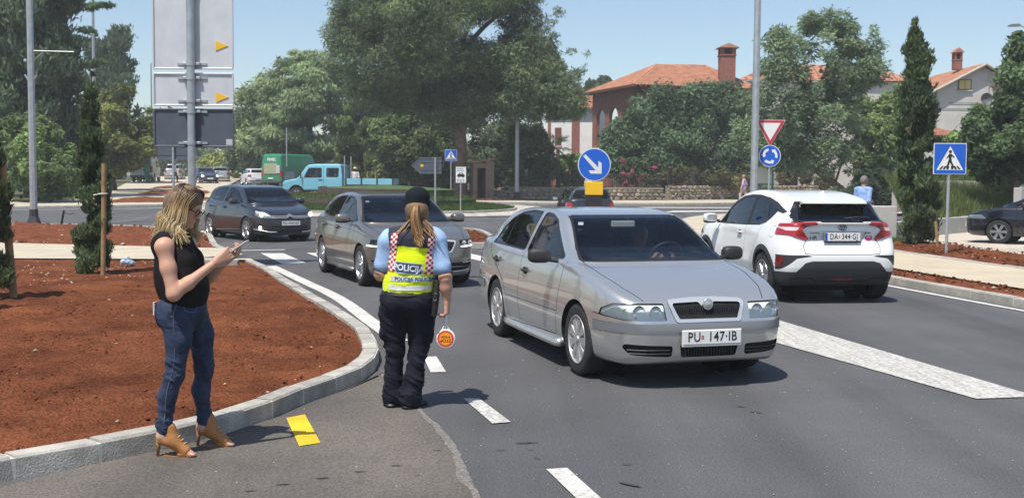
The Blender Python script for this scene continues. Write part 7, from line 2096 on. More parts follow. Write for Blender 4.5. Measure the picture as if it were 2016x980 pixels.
# --- stone walls and fence across the roundabout
def stone_wall(name, line, h, label, size=(.42,.2), colA=(.34,.27,.18), seed=1, cap=True, limit=300, thick=.4, shade=1.0):
 """rubble wall: each stone of the face a piece of its own, mortar core behind"""
 root = empty(name,(0,0,0),0, label, 'wall')
 R = resample(line,1.0); L = np.linalg.norm(np.diff(R, axis=0), axis=1); S = np.concatenate([[0], np.cumsum(L)])
 at = lambda s: np.array([np.interp(s, S, R[:,0]), np.interp(s, S, R[:,1])])
 n = len(R); N = offset_line(R, thick) - R
 V = []; Fs = []
 for i in range(n):
  g = gz(*R[i]) + .05
  for q, zz in ((R[i] + N[i] * .08, g),(R[i] + N[i] * .08, g + h),(R[i] + N[i], g + h),(R[i] + N[i], g)): V.append((q[0], q[1], zz))
 for i in range(n - 1):
  for k in range(4): Fs.append((i * 4 + k, i * 4 + (k + 1) % 4, i * 4 + 4 + (k + 1) % 4, i * 4 + 4 + k))
 Fs += [(0,3,2,1),((n - 1) * 4,(n - 1) * 4 + 1,(n - 1) * 4 + 2,(n - 1) * 4 + 3)]
 obj('core', mesh_np('core', V, Fs), mat('wall_mortar',(.30,.25,.18),.95, var=.25, vscale=2), root)
 rg = np.random.default_rng(seed)
 ms = [mat('rubble_%s' % c, tuple(np.array(v) * shade),.9, var=.3, vscale=4, bump=.5, bscale=14, rand=.28) for c, v in (('ochre', colA),('tan',(.40,.34,.26)),('grey',(.26,.235,.20)))]
 shapes = []
 for k in range(8):
  m = 7; V = []
  ang = np.sort(rg.uniform(0,6.283, m)); rr = rg.uniform(.8,1.05, m)
  for a, r_ in zip(ang, rr): V.append((.5 * r_ * math.cos(a),0,.5 * r_ * math.sin(a)))
  V += [(x * .8,-.12, z * .8) for x, _, z in V]
  Fs = [(i,(i + 1) % m, m + (i + 1) % m, m + i) for i in range(m)] + [tuple(range(2 * m - 1, m - 1,-1))][::-1]
  shapes.append(mesh_np('stone', V, Fs))
 cnt = 0; rest = MB(); row = 0; z = .1
 while z < h - .02:
  rh = size[1] * rg.uniform(.8,1.25); s = rg.uniform(0,.3)
  while s < S[-1] - .1:
   w = size[0] * rg.uniform(.6,1.4)
   c = at(s + w / 2); c2 = at(min(S[-1], s + w / 2 + .1)); d = c2 - at(s + w / 2 - .1); yaw = math.atan2(d[1], d[0])
   px = 1008 + c[0] / c[1] * F_PX
   if -30 < px < 2050:
    zc = gz(*c) + .05 + z + rh / 2 - .05
    k = int(rg.integers(8)); mt = ms[int(rg.choice([0,1,2], p=[.45,.35,.2]))]
    if cnt < limit:
     me = shapes[k] if mt is ms[0] else shapes[k]
     o = bpy.data.objects.new('stone', me); link(o, root); o.location = (c[0], c[1], zc); o.rotation_euler = (0, rg.normal(0,.15), yaw); o.scale = (w * 1.05, rg.uniform(.5,1.), rh * 1.1)
     if len(me.materials) == 0: me.materials.append(ms[0])
     o.material_slots[0].link = 'OBJECT'; o.material_slots[0].material = mt; cnt += 1
    else:
     rest.bbox((c[0], c[1], zc),(w * .92,.12, rh * .9),.03, rz=yaw)
   s += w
  z += rh
 if rest.n:
  o = rest.build('stones', ms[0], root, fix=False); o['kind'] = 'stuff'
 if cap:
  s = 0.; rgc = np.random.default_rng(9)
  while s < S[-1] - .3:
   w = min(1.3, S[-1] - s); c = at(s + w / 2); d = at(min(S[-1], s + w)) - at(s); g = gz(*c) + .05 + h
   nn = np.array([-d[1], d[0]]) / np.linalg.norm(d) * thick * .5
   MB().bbox((c[0] + nn[0], c[1] + nn[1], g + .03),(w - .02, thick + .1,.07),.015, rz=math.atan2(d[1], d[0])).build('cap_stone', mat('cap_stone',(.30,.26,.22),.9, rand=.2, var=.2, vscale=4), root)
   s += w
 return root
WL = [(-.2,68.2),(3.3,69.3),(9.8,72.5),(16.7,77.0),(22.8,82.8)]
WLi = resample(WL,.5)
stone_wall('stone_wall', [p for p in WLi if p[0] < 10.3],.78, 'rubble stone garden wall below the brick house', seed=4)
stone_wall('stone_wall', [p for p in WLi if p[0] >= 10.1],.92, 'taller rubble stone garden wall beside the walking person in pink', seed=6)
stone_wall('stone_wall', [(-34,45.6),(-27,48.4),(-22.9,50.2)],1.15, 'grey dry stone wall behind the tall lamp post', seed=5, colA=(.25,.24,.22), cap=False, limit=160)
stone_wall('stone_wall', [(-7.5,67.5),(-2.4,67.6),(-.3,68.2)],.62, 'low shaded stone wall by the brick booth', seed=7, colA=(.22,.2,.18), cap=False, limit=120)
def fence(line, z0, h, label, step=.14):
 root = empty('iron_fence',(0,0,0),0, label, 'fence')
 R = resample(line, step); m = mat('fence_iron',(.045,.030,.026),.6, var=.3, vscale=5)
 bar = MB().box((0,0, h / 2),(.02,.02, h)).mesh('fence_bar')
 for p in R: obj('fence_bar', bar, m, root,(p[0], p[1], gz(*p) + z0))
 for zz in (.1, h - .03): MB().tube([(p[0], p[1], gz(*p) + z0 + zz) for p in R[::6]] + [(R[-1][0], R[-1][1], gz(*R[-1]) + z0 + zz)],.02,5).build('rail', m, root)
 for p in R[::16]: MB().bbox((p[0], p[1], gz(*p) + z0 + h / 2),(.07,.07, h + .08),.01).build('fence_post', m, root)
OFF = offset_line(WLi,.2)
fence([p for p in OFF if .2 < p[0] < 10.2],.88,.85, 'rust brown iron fence on the garden wall below the brick house')
fence([p for p in OFF if 10.2 <= p[0] < 20.0],1.02,.85, 'iron fence on the garden wall beside the pink flowers')
# brick booth near the pine
def booth():
 x, y = -1.75,67.2; g = gz(x, y) + .1
 root = empty('brick_booth',(x, y, g),.25, 'small shaded brick booth with open doorway beside the pine trunk', 'booth')
 m = mat('booth_brick',(.20,.135,.11),.9, var=.25, vscale=6, bump=.3, bscale=20)
 MB().box((-.62,0,1.1),(.25,1.0,2.2)).build('pier', m, root); MB().box((.28,0,1.15),(.5,1.0,2.3)).build('pier', m, root)
 MB().box((-.2,0,2.05),(.6,1.0,.3)).build('lintel', m, root); MB().box((-.2,.4,1.0),(.6,.08,2.0)).build('door', mat('booth_door',(.03,.025,.022),.8), root)
 MB().prism([(-.95,2.18),(.72,2.42),(.72,2.50),(-.95,2.27)],-.65,.6, 'XZ').build('roof', mat('booth_roof',(.28,.13,.085),.85, var=.3, vscale=6), root)
booth()
# concrete walls and block on the right
M_CONC = mat('concrete',(.40,.39,.36),.9, var=.12, vscale=2.5, bump=.25, bscale=40, vfine=.08)
tag(MB().bbox((9.97,29.95,.55),(.72,.5,1.0),.02).build('concrete_block', M_CONC, None), 'pale square concrete block beside the man in blue', 'concrete block')
def wall_seg(line, z0, h, t, label, m=M_CONC):
 root = empty('concrete_wall',(0,0,0),0, label, 'wall')
 for a, b in zip(line[:-1], line[1:]):
  a, b = np.array(a, float), np.array(b, float); d = b - a; L = np.linalg.norm(d); k = max(1, int(L / 2.4))
  for i in range(k):
   c = a + d * (i + .5) / k
   MB().bbox((c[0], c[1], gz(*c) + z0 + h / 2),(L / k - .012, t, h),.012, rz=math.atan2(d[1], d[0])).build('wall_panel', m, root)
 return root
wall_seg([(10.35,30.0),(12.5,32.8),(15.8,36.8),(19.5,41)],.0,.62,.22, 'low grey concrete retaining wall below the grass bank')
wall_seg([(13.6,39.5),(18.2,41.6)],.6,1.1,.25, 'upper concrete wall above the grass bank behind the tall cypress')
wall_seg([(15.3,33.6),(18.5,36.0)],.0,1.55,.25, 'grey concrete wall end beside the black car')
# ------------------------------------------------------------------ lorry, vans and distant cars
def boxy(root, spec, paint):
 return split_shell(spec, root, paint)
def blue_lorry():
 root = empty('flatbed_lorry')
 paint = mat('lorry_blue',(.16,.42,.52),.45, coat=.3, var=.06, vscale=2)
 # cab: bonnet, raked screen, upright back; x forward
 side = [(2.05,.55),(2.05,1.95),(2.10,2.04),(2.3,2.08),(3.6,2.08),(4.05,2.03),(4.20,1.93),(4.62,1.32),(4.75,1.24),(5.45,1.10),(5.62,.98),(5.66,.55)]
 plan = [(2.05,0),(2.05,.92),(2.1,.98),(4.4,.98),(5.3,.94),(5.6,.8),(5.66,0)]
 inset = [(.5,.02),(.6,.0),(1.25,.0),(1.6,.05),(2.08,.13)]
 SD = lambda c, n: abs(c.y) > .5 and abs(n.y) > .3
 fw = rounded([(3.28,1.32),(3.30,1.83),(3.98,1.83),(4.08,1.72),(4.28,1.30)],.04); rw = rounded([(2.32,1.34),(2.30,1.83),(2.98,1.83),(2.98,1.34)],.05)
 feats = [('panel_gap', 'side', strip([(3.16,1.95),(3.14,.6)],.015) + strip([(4.42,1.25),(4.35,.7)],.015), SD,0),
    ('window_trim', 'side', grow(fw,.03), SD,0),('window_trim', 'side', grow(rw,.03), SD,0),('front_side_window', 'side', fw, SD,0),('rear_side_window', 'side', rw, SD,0),
    ('window_trim', 'side', strip([(3.92,1.84),(3.86,1.31)],.03), SD,0),
    ('window_trim', 'front', rounded([(.86,1.34),(.78,1.90),(-.78,1.90),(-.86,1.34)],.05), lambda c, n: c.x > 3.9 and n.x > .3 and c.z > 1.2,0),
    ('windscreen', 'front', rounded([(.82,1.38),(.74,1.86),(-.74,1.86),(-.82,1.38)],.05), lambda c, n: c.x > 3.9 and n.x > .3 and c.z > 1.2,0),
    ('headlight', 'front', circle(.68,.78,.12,16), lambda c, n: c.x > 5.2 and n.x > .2,1),('grille', 'front', [(.45,.7),(.45,.95),(-.45,.95),(-.45,.7)], lambda c, n: c.x > 5.2,0),
    ('hole', 'side', circle(4.75,.42,.46), SD,0)]
 parts = std_parts(); parts['grille'] = dict(mat=M_SEAM, off=-.01)
 spec = dict(side=side, plan=plan, inset=inset, cab=None, smooth_side=False, features=feats, parts=parts, wheels=(4.75,), arch_r=.46, wheel_z=.42, h=.06, k=.08, liner_z=1.0)
 split_shell(spec, root, paint)
 for s in (-1,1):
  wheel(root,4.75, s * .84,.38,.38,.22,.2,6, tw=(.08,.12)); wheel(root,.75, s * .84,.38,.38,.22,.22,6, tw=(.08,.12))
  MB().bbox((3.35, s * 1.0,1.18),(.24,.03,.05),.01).build('door_handle', M_BLACKPL, root)
  MB().bbox((4.45, s * 1.12,1.45),(.08,.05,.42),.02).build('wing_mirror', M_BLACKPL, root)
 # drop-side bed
 bed = bpy.data.objects.new('load_bed', None); link(bed, root)
 for k in range(3): MB().bbox((1.55 - k * .9 - .15,-.98,1.08),(.87,.05,.34),.01).build('drop_side', paint, bed); MB().bbox((1.55 - k * .9 - .15,.98,1.08),(.87,.05,.34),.01).build('drop_side', paint, bed)
 MB().bbox((-.87,0,1.08),(.05,1.9,.34),.01).build('tail_board', paint, bed); MB().bbox((.5,0,.86),(2.75,1.9,.1),.01).build('bed_floor', M_GREYPL, bed)
 for k in range(4):
  for s in (-1,1): MB().bbox((1.86 - k * .905, s * 1.0,1.05),(.09,.06,.42),.01).build('stanchion', M_BLACKPL, bed)
 for y in (-.9,.9): MB().tube([(1.95, y,.85),(1.95, y,2.55)],.035,8).build('rack_post', M_GALV, bed)
 MB().box((2.3,0,.6),(6.2,.7,.2)).build('chassis', M_SEAM, root)
 MB().box((3.2,0,.9),(1.8,1.6,.2)).build('bench_seat', M_SEAT, root)
 return root
def van(paint, L=5.2, H=2.5, W=1.95, high=True, windows=False, name='van', rear_txt=None):
 root = empty(name)
 side = [(-1.1,.4),(-1.12,1.0),(-1.06, H - .3),(-.95, H - .06),(-.8, H),(L - 3.1, H),(L - 2.7, H - .1),(L - 2.15,1.45),(L - 1.4,1.15),(L - 1.15,.95),(L - 1.1,.4)]
 plan = [(-1.12,0),(-1.12, W / 2 - .12),(-1.06, W / 2 - .03),(-.9, W / 2),(L - 2.4, W / 2),(L - 1.6, W / 2 - .06),(L - 1.2, W / 2 - .25),(L - 1.1,0)]
 inset = [(.35,.03),(.5,0),(1.2,0),(1.8,.04),(H,.14)]
 SD = lambda c, n: abs(c.y) > .5 and abs(n.y) > .3
 RW = lambda c, n: c.x < -.7 and n.x < -.3
 feats = [('front_side_window', 'side', rounded([(L - 3.0,1.35),(L - 3.0,1.85),(L - 2.7,1.85),(L - 2.3,1.35)],.05), SD,0),('panel_gap', 'side', strip([(L - 3.1,2.0),(L - 3.1,.5)],.02) + strip([(L - 4.3,2.0),(L - 4.3,.5)],.02), SD,0),
    ('windscreen', 'front', rounded([(.85,1.45),(.75, H - .2 if not high else 2.0),(-.75, H - .2 if not high else 2.0),(-.85,1.45)],.05), lambda c, n: c.x > 1 and n.x > .25 and c.z > 1.2,0),
    ('panel_gap', 'front', strip([(0,.55),(0, H - .25)],.02) + strip([(-.82, H - .25),(.82, H - .25),(.86,.55),(-.86,.55),(-.82, H - .25)],.02), RW,0),
    ('tail_light', 'front', rounded([(W / 2 - .22,.85),(W / 2 - .22,1.35),(W / 2,1.35),(W / 2,.85)],.03), lambda c, n: c.x < -.9,1),
    ('bumper', 'side', [(-1.3,.38),(-.85,.38),(-.85,.58),(-1.3,.58)], lambda c, n: c.x < -.8,0),
    ('hole', 'side', circle(0,.36,.42), SD,0),('hole', 'side', circle(L - 2.0,.36,.42), SD,0)]
 if windows:
  feats.insert(0,('rear_window', 'front', rounded([(.82,1.25),(.74, H - .28),(.04, H - .28),(.04,1.25)],.05), RW,1))
  feats.insert(0,('rear_side_window', 'side', rounded([(L - 4.2,1.3),(L - 4.2, H - .35),(L - 3.2, H - .35),(L - 3.2,1.3)],.05), SD,0))
 parts = std_parts(); parts['bumper'] = dict(mat=M_GREYPL, off=.02)
 spec = dict(side=side, plan=plan, inset=inset, cab=None, smooth_side=False, features=feats, parts=parts, wheels=(0, L - 2.0), arch_r=.42, wheel_z=.36, h=.07, k=.12, liner_z=1.0)
 _, fp = split_shell(spec, root, paint)
 for wx in (0, L - 2.0):
  for s in (-1,1): wheel(root, wx, s * (W / 2 - .14),.33,.33,.2,.2,6, tw=(.08,.12))
 MB().box((.8,0,.5),(3.2,1.5,.2)).build('chassis', M_SEAM, root)
 MB().bbox((-1.13,0,.75),(.02,.52,.11),.004).build('rear_plate', M_WHITEPL, root)
 return root, fp
Mr_ = Matrix(((0,0,-1),(-1,0,0),(0,1,0))).to_4x4()
def place_van():
 g, fp = van(mat('van_green',(.02,.22,.10),.4, coat=.4, var=.08, vscale=2),5.6,2.62,2.0, True, name='panel_van')
 p = on_shell(fp,(-2,0,2.2),(1,0,0))
 o = obj('van_lettering', text_mesh('PEVEC',.30,.004, bold=.012), M_SWHITE, g); o.matrix_local = Matrix.Translation((p[0] - .012,-.02,2.18)) @ Mr_
 q = on_shell(fp,(1.2,2,1.7),(0,-1,0))
 Ml = Matrix(((-1,0,0),(0,0,1),(0,1,0))).to_4x4()
 o = obj('van_lettering', text_mesh('PEVEC',.55,.004, bold=.02), M_SWHITE, g); o.matrix_local = Matrix.Translation((.9, q[1] + .015,1.72)) @ Ml
 for i, zz in enumerate((1.80,1.45,1.12)): MB().bbox((2.35, q[1] + .01, zz),(.42,.012,.30),.004).build('red_patch', mat('van_red',(.55,.05,.05),.5), g)
 MB().bbox((-1.135,.0,1.5),(.012,1.3,.80),.004).build('poster', mat('van_poster',(.5,.42,.3),.6, color2=(.2,.3,.15), vscale=3, var=.2), g)
 MB().bbox((-1.14,-.72,1.45),(.014,.36,.62),.004).build('poster_edge', mat('poster_grey',(.48,.47,.5),.6), g)
 x, y = -18.0,86.0
 g.location = (x, y, gz(x, y)); g.rotation_euler = (0,0, math.radians(62)); tag(g, 'green high-roof panel van with white PEVEC lettering', 'van')
 w, _ = van(mat('van_white',(.72,.72,.70),.4, coat=.4),4.9,2.25,1.9, False, True, name='minibus')
 x, y = -32.6,98.0
 w.location = (x, y, gz(x, y) + .1); w.rotation_euler = (0,0, math.radians(98)); tag(w, 'white minibus with dark rear windows parked at the pavement end', 'van')
place_van()
lo = blue_lorry(); x, y = -8.1,64.5
lo.location = (x + .46, y, gz(x, y)); lo.rotation_euler = (0,0, math.pi - .06); tag(lo, 'pale blue double-cab flatbed lorry crossing behind the roundabout', 'lorry')
LM = Matrix.Translation(lo.location) @ Matrix.Rotation(lo.rotation_euler.z,4, 'Z')
for lx, ly, lab, sc in ((3.55,.45, 'bare-armed driver at the wheel of the pale blue lorry',1.0),(2.55,.40, 'passenger in white shirt on the rear seat of the blue lorry',1.0)):
 f = figure((0,0,0),0, lab, mat('vest_white',(.62,.6,.58),.8) if lx < 3 else mat('vest_tan',(.30,.17,.11),.8), None, None, seated=True, reach=(.5,0,.92), sleeves='short', h=.012)
 f.matrix_world = LM @ Matrix.Translation((lx, ly,.52))
# the men in the distance
fx = at_depth(699,350,70.5)
figure((fx[0], fx[1], gz(fx[0],70.5) + .1),1.8, 'man in white shirt and straw hat standing behind the blue lorry', mat('vest_white',(.62,.6,.58),.8), mat('trousers_slate',(.05,.07,.11),.8), mat('hair_dark',(.03,.025,.02),.7), hat=mat('straw',(.55,.45,.3),.8), pose='stand')
figure((-31.0,94, gz(-31,94) + .12),1.2, 'worker in green overalls standing behind the white minibus', mat('overall_green',(.02,.17,.10),.8), mat('overall_green',(.02,.17,.10),.8), mat('hair_dark',(.03,.025,.02),.7), pose='stand')
figure((-28.9,95, gz(-28.9,95) + .12),.4, 'worker in white shirt leaning beside the lamp post by the minibus', mat('vest_white',(.62,.6,.58),.8), mat('trousers_dark',(.03,.028,.03),.8), mat('hair_dark',(.03,.025,.02),.7))
def simple_put(o, x, y, deg, label, grp=None, dz=0.):
 o.location = (x, y, gz(x, y) + .004 + dz); o.rotation_euler = (0,0, math.radians(deg)); tag(o, label, 'car', grp)
est = simple_car('estate_car', mat('paint_charcoal',(.028,.03,.034),.3, metal=.3, coat=.8), 'estate',.042, dark=True)
simple_put(est,2.50,36.6,92, 'charcoal estate car seen from behind, half hidden by the keep-right disc')
MB().tube([(-.95,-.25,1.1),(-1.06,.05,1.12),(-1.0,.3,1.16)],.012,6).build('rear_wiper', M_BLACKPL, est)
simple_put(simple_car('hatchback_car', mat('paint_silver2',(.42,.44,.44),.35, metal=.5, coat=.6), 'hatch',.06),-26.6,101,106, 'silver hatchback driving away beyond the dark saloon')
simple_put(simple_car('hatchback_car', mat('paint_white2',(.72,.72,.72),.35, coat=.7), 'estate',.06),-21.0,91,113, 'white estate car driving away beside the green van')
simple_put(simple_car('saloon_car', mat('paint_navy2',(.03,.04,.06),.3, coat=.8), 'saloon',.06, lit=True),-27.2,97.0,-62, 'dark blue saloon with one lit headlamp coming down the far road')
simple_put(simple_car('suv_car', mat('paint_silver3',(.46,.47,.48),.35, metal=.4, coat=.6), 'suv',.06),-33.6,110,100, 'silver off-road car parked behind the planted strips', dz=.0)
simple_put(simple_car('hatchback_car', mat('paint_white2',(.72,.72,.72),.35, coat=.7), 'hatch',.06),-37.5,106,40, 'white car half hidden under the rounded tree', dz=.1)
aud = simple_car('saloon_car', mat('paint_black',(.005,.006,.012),.25, coat=1.), 'saloon',.042, dark=True)
p = gp(1967,482,.1)
aud.location = (p[0] + 2.47, p[1] - .82,.13); aud.rotation_euler = (0,0, math.radians(145)); tag(aud, 'black saloon parked on the pale paved forecourt', 'car')
# yellow compact excavator-like machine among the laurels
def digger():
 p = at_depth(735,355,76); x, y = p[0], p[1]
 root = empty('mini_excavator',(x, y, gz(x, y) + .1),1.3, 'small yellow machine standing under the laurels', 'machine'); root.scale = (.7,) * 3
 m = mat('machine_yellow',(.66,.42,.01),.45, var=.1, vscale=4)
 MB().bbox((0,.45,.25),(1.4,.28,.45),.1).build('track', M_TYRE, root); MB().bbox((0,-.45,.25),(1.4,.28,.45),.1).build('track', M_TYRE, root)
 MB().bbox((-.1,0,.85),(1.1,1.0,.6),.12).build('engine_cover', m, root); MB().tube([(.4,0,1.0),(.9,0,2.0),(1.5,0,1.5)],.11,8).build('boom', m, root); MB().tube([(1.5,0,1.5),(1.35,0,.7)],.08,8).build('dipper', m, root)
 MB().prism([(1.2,.75),(1.55,.7),(1.5,.35),(1.2,.4)],-.25,.25, 'XZ').build('bucket', M_GREYPL, root); MB().bbox((-.25,0,1.25),(.45,.5,.3),.06).build('driver_seat', M_SEAT, root)
 for s in (-1,1): MB().tube([(-.5, s * .42,1.1),(-.5, s * .42,2.0),(.2, s * .42,2.0)],.035,6).build('roll_bar', m, root)
digger()
# ------------------------------------------------------------------ houses
M_BRICK = mat('red_brick',(.25,.098,.07),.9, var=.22, vscale=5, bump=.4, bscale=18, vfine=.25)
M_WHITEW = mat('white_render',(.74,.73,.70),.9, var=.05, vscale=1.5)
M_CREAMW = mat('cream_render',(.52,.49,.44),.9, var=.1, vscale=.7, vfine=.05)
M_TILE = mat('roof_tile',(.40,.18,.105),.85, var=.3, vscale=2.0, rand=.12, vfine=.2)
M_SHUT = mat('shutter_brown',(.15,.055,.032),.7)
def tiled_slope(parent, e0, e1, r0, r1, rows=14, cols=30, limit=300, nm='roof_tile', part=True):
 """roof plane from eave e0-e1 up to ridge r0-r1: half-round tiles lie on a deck; deck and tile rows are real relief"""
 e0, e1, r0, r1 = [np.array(p, float) for p in (e0, e1, r0, r1)]
 n = np.cross(e1 - e0, r0 - e0 if np.linalg.norm(r0 - e0) > .1 else r1 - e0); n /= np.linalg.norm(n)
 if n[2] < 0: n = -n
 deck = mesh_np('roof_deck', [e0, e1, r1, r0], [(0,1,2,3)] if np.linalg.norm(r1 - r0) > .05 else [(0,1,2)])
 dk = obj('roof_deck', deck, mat('roof_deck',(.22,.09,.05),.9), parent)
 mb = MB()
 for i in range(cols):
  u = (i + .5) / cols
  a = e0 + (e1 - e0) * u; d = (e1 - e0) / cols
  w = np.linalg.norm(d) * .42
  # tiles run straight up the slope; cut where the hip comes in
  slope = (r0 + r1) / 2 - (e0 + e1) / 2; slope -= d * (slope @ d) / (d @ d)
  ex = d / np.linalg.norm(d); L = (e1 - e0) @ ex; pos = (a - e0) @ ex
  k0, k1 = (r0 - e0) @ ex,(r1 - e0) @ ex
  t = 1.0
  if k0 > .01: t = min(t, pos / k0)
  if k1 < L - .01: t = min(t,(L - pos) / (L - k1))
  m = max(1, int(rows * t))
  for j in range(m):
   b = a + slope * (j / rows) + n * (.03 + .012); c = a + slope * (min(j + 1.12, rows * t) / rows) + n * .02
   f = ex * w
   mb.add([b - f, b - f * .6 + n * .055, b + f * .6 + n * .055, b + f, c - f * .9, c - f * .5 + n * .05, c + f * .5 + n * .05, c + f * .9], [(0,1,5,4),(1,2,6,5),(2,3,7,6),(0,3,2,1)])
 o = mb.build('roof_tiles', M_TILE, dk, fix=False); o['kind'] = 'stuff'
 return dk
def chimney(parent, p, w, h, cap=True, name='chimney'):
 e = bpy.data.objects.new(name, None); link(e, parent); e.location = p
 MB().box((0,0, h / 2),(w, w, h)).build('stack', M_BRICK, e)
 if cap:
  MB().bbox((0,0, h + .05),(w * 1.12, w * 1.12,.1),.02).build('collar', M_BRICK, e)
  for sx in (-1,1):
   for sy in (-1,1): MB().box((sx * w * .38, sy * w * .38, h + .33),(w * .26, w * .26,.5)).build('pier', M_BRICK, e)
  MB().box((0,0, h + .33),(w * .4, w * .4,.46)).build('flue', M_SEAM, e)
  q = w * .72; z = h + .58
  V = [(-q,-q, z),(q,-q, z),(q, q, z),(-q, q, z),(0,-q, z + .34),(0, q, z + .34)]
  obj('cap_roof', mesh_np('cap_roof', V, [(0,1,4),(1,2,5,4),(2,3,5),(3,0,4,5),(3,2,1,0)]), M_TILE, e)
 return e
def arch_wall(parent, P, ux, L, z0, z1, openings, m, t=.3, nm='wall'):
 """wall of length L along ux from P with arched openings (s0, s1, sill, springing); cut as real holes"""
 bm = bmesh.new()
 uy = np.array([-ux[1], ux[0],0])
 xs = sorted({0., L, *[o[0] for o in openings], *[o[1] for o in openings]})
 mb = MB(); q = lambda s, z, d: tuple(np.array(P) + np.array(ux) * s + uy * d + np.array([0,0, z]))
 def slab(poly):
  n = len(poly); V = [q(s, z,0) for s, z in poly] + [q(s, z, t) for s, z in poly]
  mb.add(V, [tuple(range(n)), tuple(range(2 * n - 1, n - 1,-1))] + [(i, n + i, n + (i + 1) % n,(i + 1) % n) for i in range(n)])
 for a, b in zip(xs[:-1], xs[1:]):
  ops = [o for o in openings if o[0] <= a + 1e-6 and o[1] >= b - 1e-6]
  if not ops: slab([(a, z0),(b, z0),(b, z1),(a, z1)]); continue
  ops.sort(key=lambda o: o[2]); z = z0
  for i,(s0, s1, sill, spr) in enumerate(ops):
   if sill > z + .02: slab([(a, z),(b, z),(b, sill),(a, sill)])
   r = (s1 - s0) / 2; c = (s0 + s1) / 2
   top = ops[i + 1][2] if i + 1 < len(ops) else z1
   arc = [(c + r * math.cos(x), spr + r * math.sin(x)) for x in np.linspace(math.pi,0,11)]
   z = spr + r + .05
   for (x0, y0),(x1, y1) in zip(arc[:-1], arc[1:]): slab([(x0, y0),(x1, y1),(x1, z),(x0, z)])
  if z < z1 - .02: slab([(a, z),(b, z),(b, z1),(a, z1)])
 return mb.build(nm, m, parent, fix=True)
def brick_house():
 C = np.array([8.88,80.0, gz(8.9,80)]); a = unit((.944,.328,0)); b = unit((-.328,.944,0))
 root = empty('brick_house',(0,0,0),0, 'brick villa with arched loggia, white wing and orange tiled hip roof', 'house')
 H = 8.1; Lf, Ll = 9.3,8.0
 # left face (loggia) runs from the corner along b; front along a
 lo = []
 for k in range(3): s0 = .8 + k * 2.4; lo += [(s0, s0 + 1.7,.3,2.5),(s0, s0 + 1.7,3.9,5.95)]
 W_ = lambda p: tuple(p)
 # wall seen on the left: starting at the far end so that its outside faces the road
 arch_wall(root, C + b * Ll,-b, Ll,-.2, H, [(Ll - o[1], Ll - o[0], o[2], o[3]) for o in lo], M_BRICK)
 arch_wall(root, C, a, Lf,-.2, H, [(s, s + 1.8, z, z + (2.05 if z > 1 else 2.2)) for s in (1.1,3.8,6.4) for z in (3.9,.3)], M_BRICK)
 def slab(p0, l1, l2, z0, z1, m, nm):
  P = [p0, p0 + a * l1, p0 + a * l1 + b * l2, p0 + b * l2]; MB().prism([(p[0], p[1]) for p in P], C[2] + z0, C[2] + z1).build(nm, m, root)
 slab(C + a * .0 + b * .0, Lf, Ll,3.5,3.75, M_BRICK, 'floor_slab'); slab(C + a * 2.2 + b * 1.6, Lf - 2.2, Ll - 1.6,-.2, H, M_WHITEW, 'inner_wall')
 slab(C - a * .15 - b * .15, Lf + .3, Ll + .3,3.73,3.82, M_WHITEW, 'balcony_edge')
 slab(C + a * 2.15 + b * 2.9,.06,1.1,3.82,6.2, M_SHUT, 'balcony_door'); slab(C + a * 2.15 + b * 5.4,.06,1.1,3.82,6.2, M_SHUT, 'balcony_door')
 for k in range(3):
  p = C + b * (.8 + k * 2.4) - a * -.12
  e = bpy.data.objects.new('balcony_rail', None); link(e, root)
  for zz in (4.75,4.1): MB().tube([W_(p + np.array([0,0, zz])), W_(p + b * 1.55 + np.array([0,0, zz]))],.025,5).build('rail', M_SEAM, e)
  for s in np.linspace(.1,1.45,9): MB().tube([W_(p + b * s + np.array([0,0,3.8])), W_(p + b * s + np.array([0,0,4.75]))],.014,4).build('bar', M_SEAM, e)
 # hip roof
 o = .6; z = C[2] + H - .02; h = 1.95
 E = [C - a * o - b * o, C + a * (Lf + o) - b * o, C + a * (Lf + o) + b * (Ll + o), C - a * o + b * (Ll + o)]
 for p in E: p[2] = z
 R0 = C + a * 3.4 + b * (Ll / 2); R1 = C + a * (Lf - 1.6) + b * (Ll / 2); R0[2] = z + h; R1[2] = z + h + .12
 rf = bpy.data.objects.new('roof', None); link(rf, root)
 for args, rc in (((E[0], E[1], R0, R1),(16,40)),((E[3], E[0], R0, R0),(14,34)),((E[1], E[2], R1, R1),(10,24)),((E[2], E[3], R1, R0),(8,20))): tiled_slope(rf, *args, rows=rc[0], cols=rc[1])
 MB().tube([R0, R1],.11,8).tube([E[0], R0],.10,8).tube([E[3], R0],.10,8).tube([E[1], R1],.10,8).build('ridge_tiles', M_TILE, rf)
 mbx = MB()
 for p, q in ((E[0], E[1]),(E[3], E[0])):
  n_ = 26
  for i in range(n_):
   c = p + (q - p) * (i + .5) / n_; MB
   mbx.box((c[0], c[1], c[2] - .06),(.12,.12,.12))
 fz = mbx.build('eaves_rafters', M_SHUT, rf); fz['kind'] = 'stuff'
 cp = at_depth(1430,170,83); chimney(root,(cp[0], cp[1], z + .3),1.1,2.15)
 # white wing further back on the left
 w0 = at_depth(1162,300,91); w1 = at_depth(1074,300,92.5); g = gz(5,91)
 wing = bpy.data.objects.new('white_wing', None); link(wing, root)
 P0, P1 = np.array([w1[0], w1[1], g]), np.array([w0[0] + .4, w0[1], g]); u = unit(P1 - P0); L = np.linalg.norm(P1 - P0); nb = np.array([-u[1], u[0],0])
 HW = 7.0
 MB().prism([tuple((P0 + nb * k0 + u * k1)[:2]) for k0, k1 in ((0,0),(0, L),(5, L),(5,0))], g - .2, g + HW).build('wall', M_WHITEW, wing)
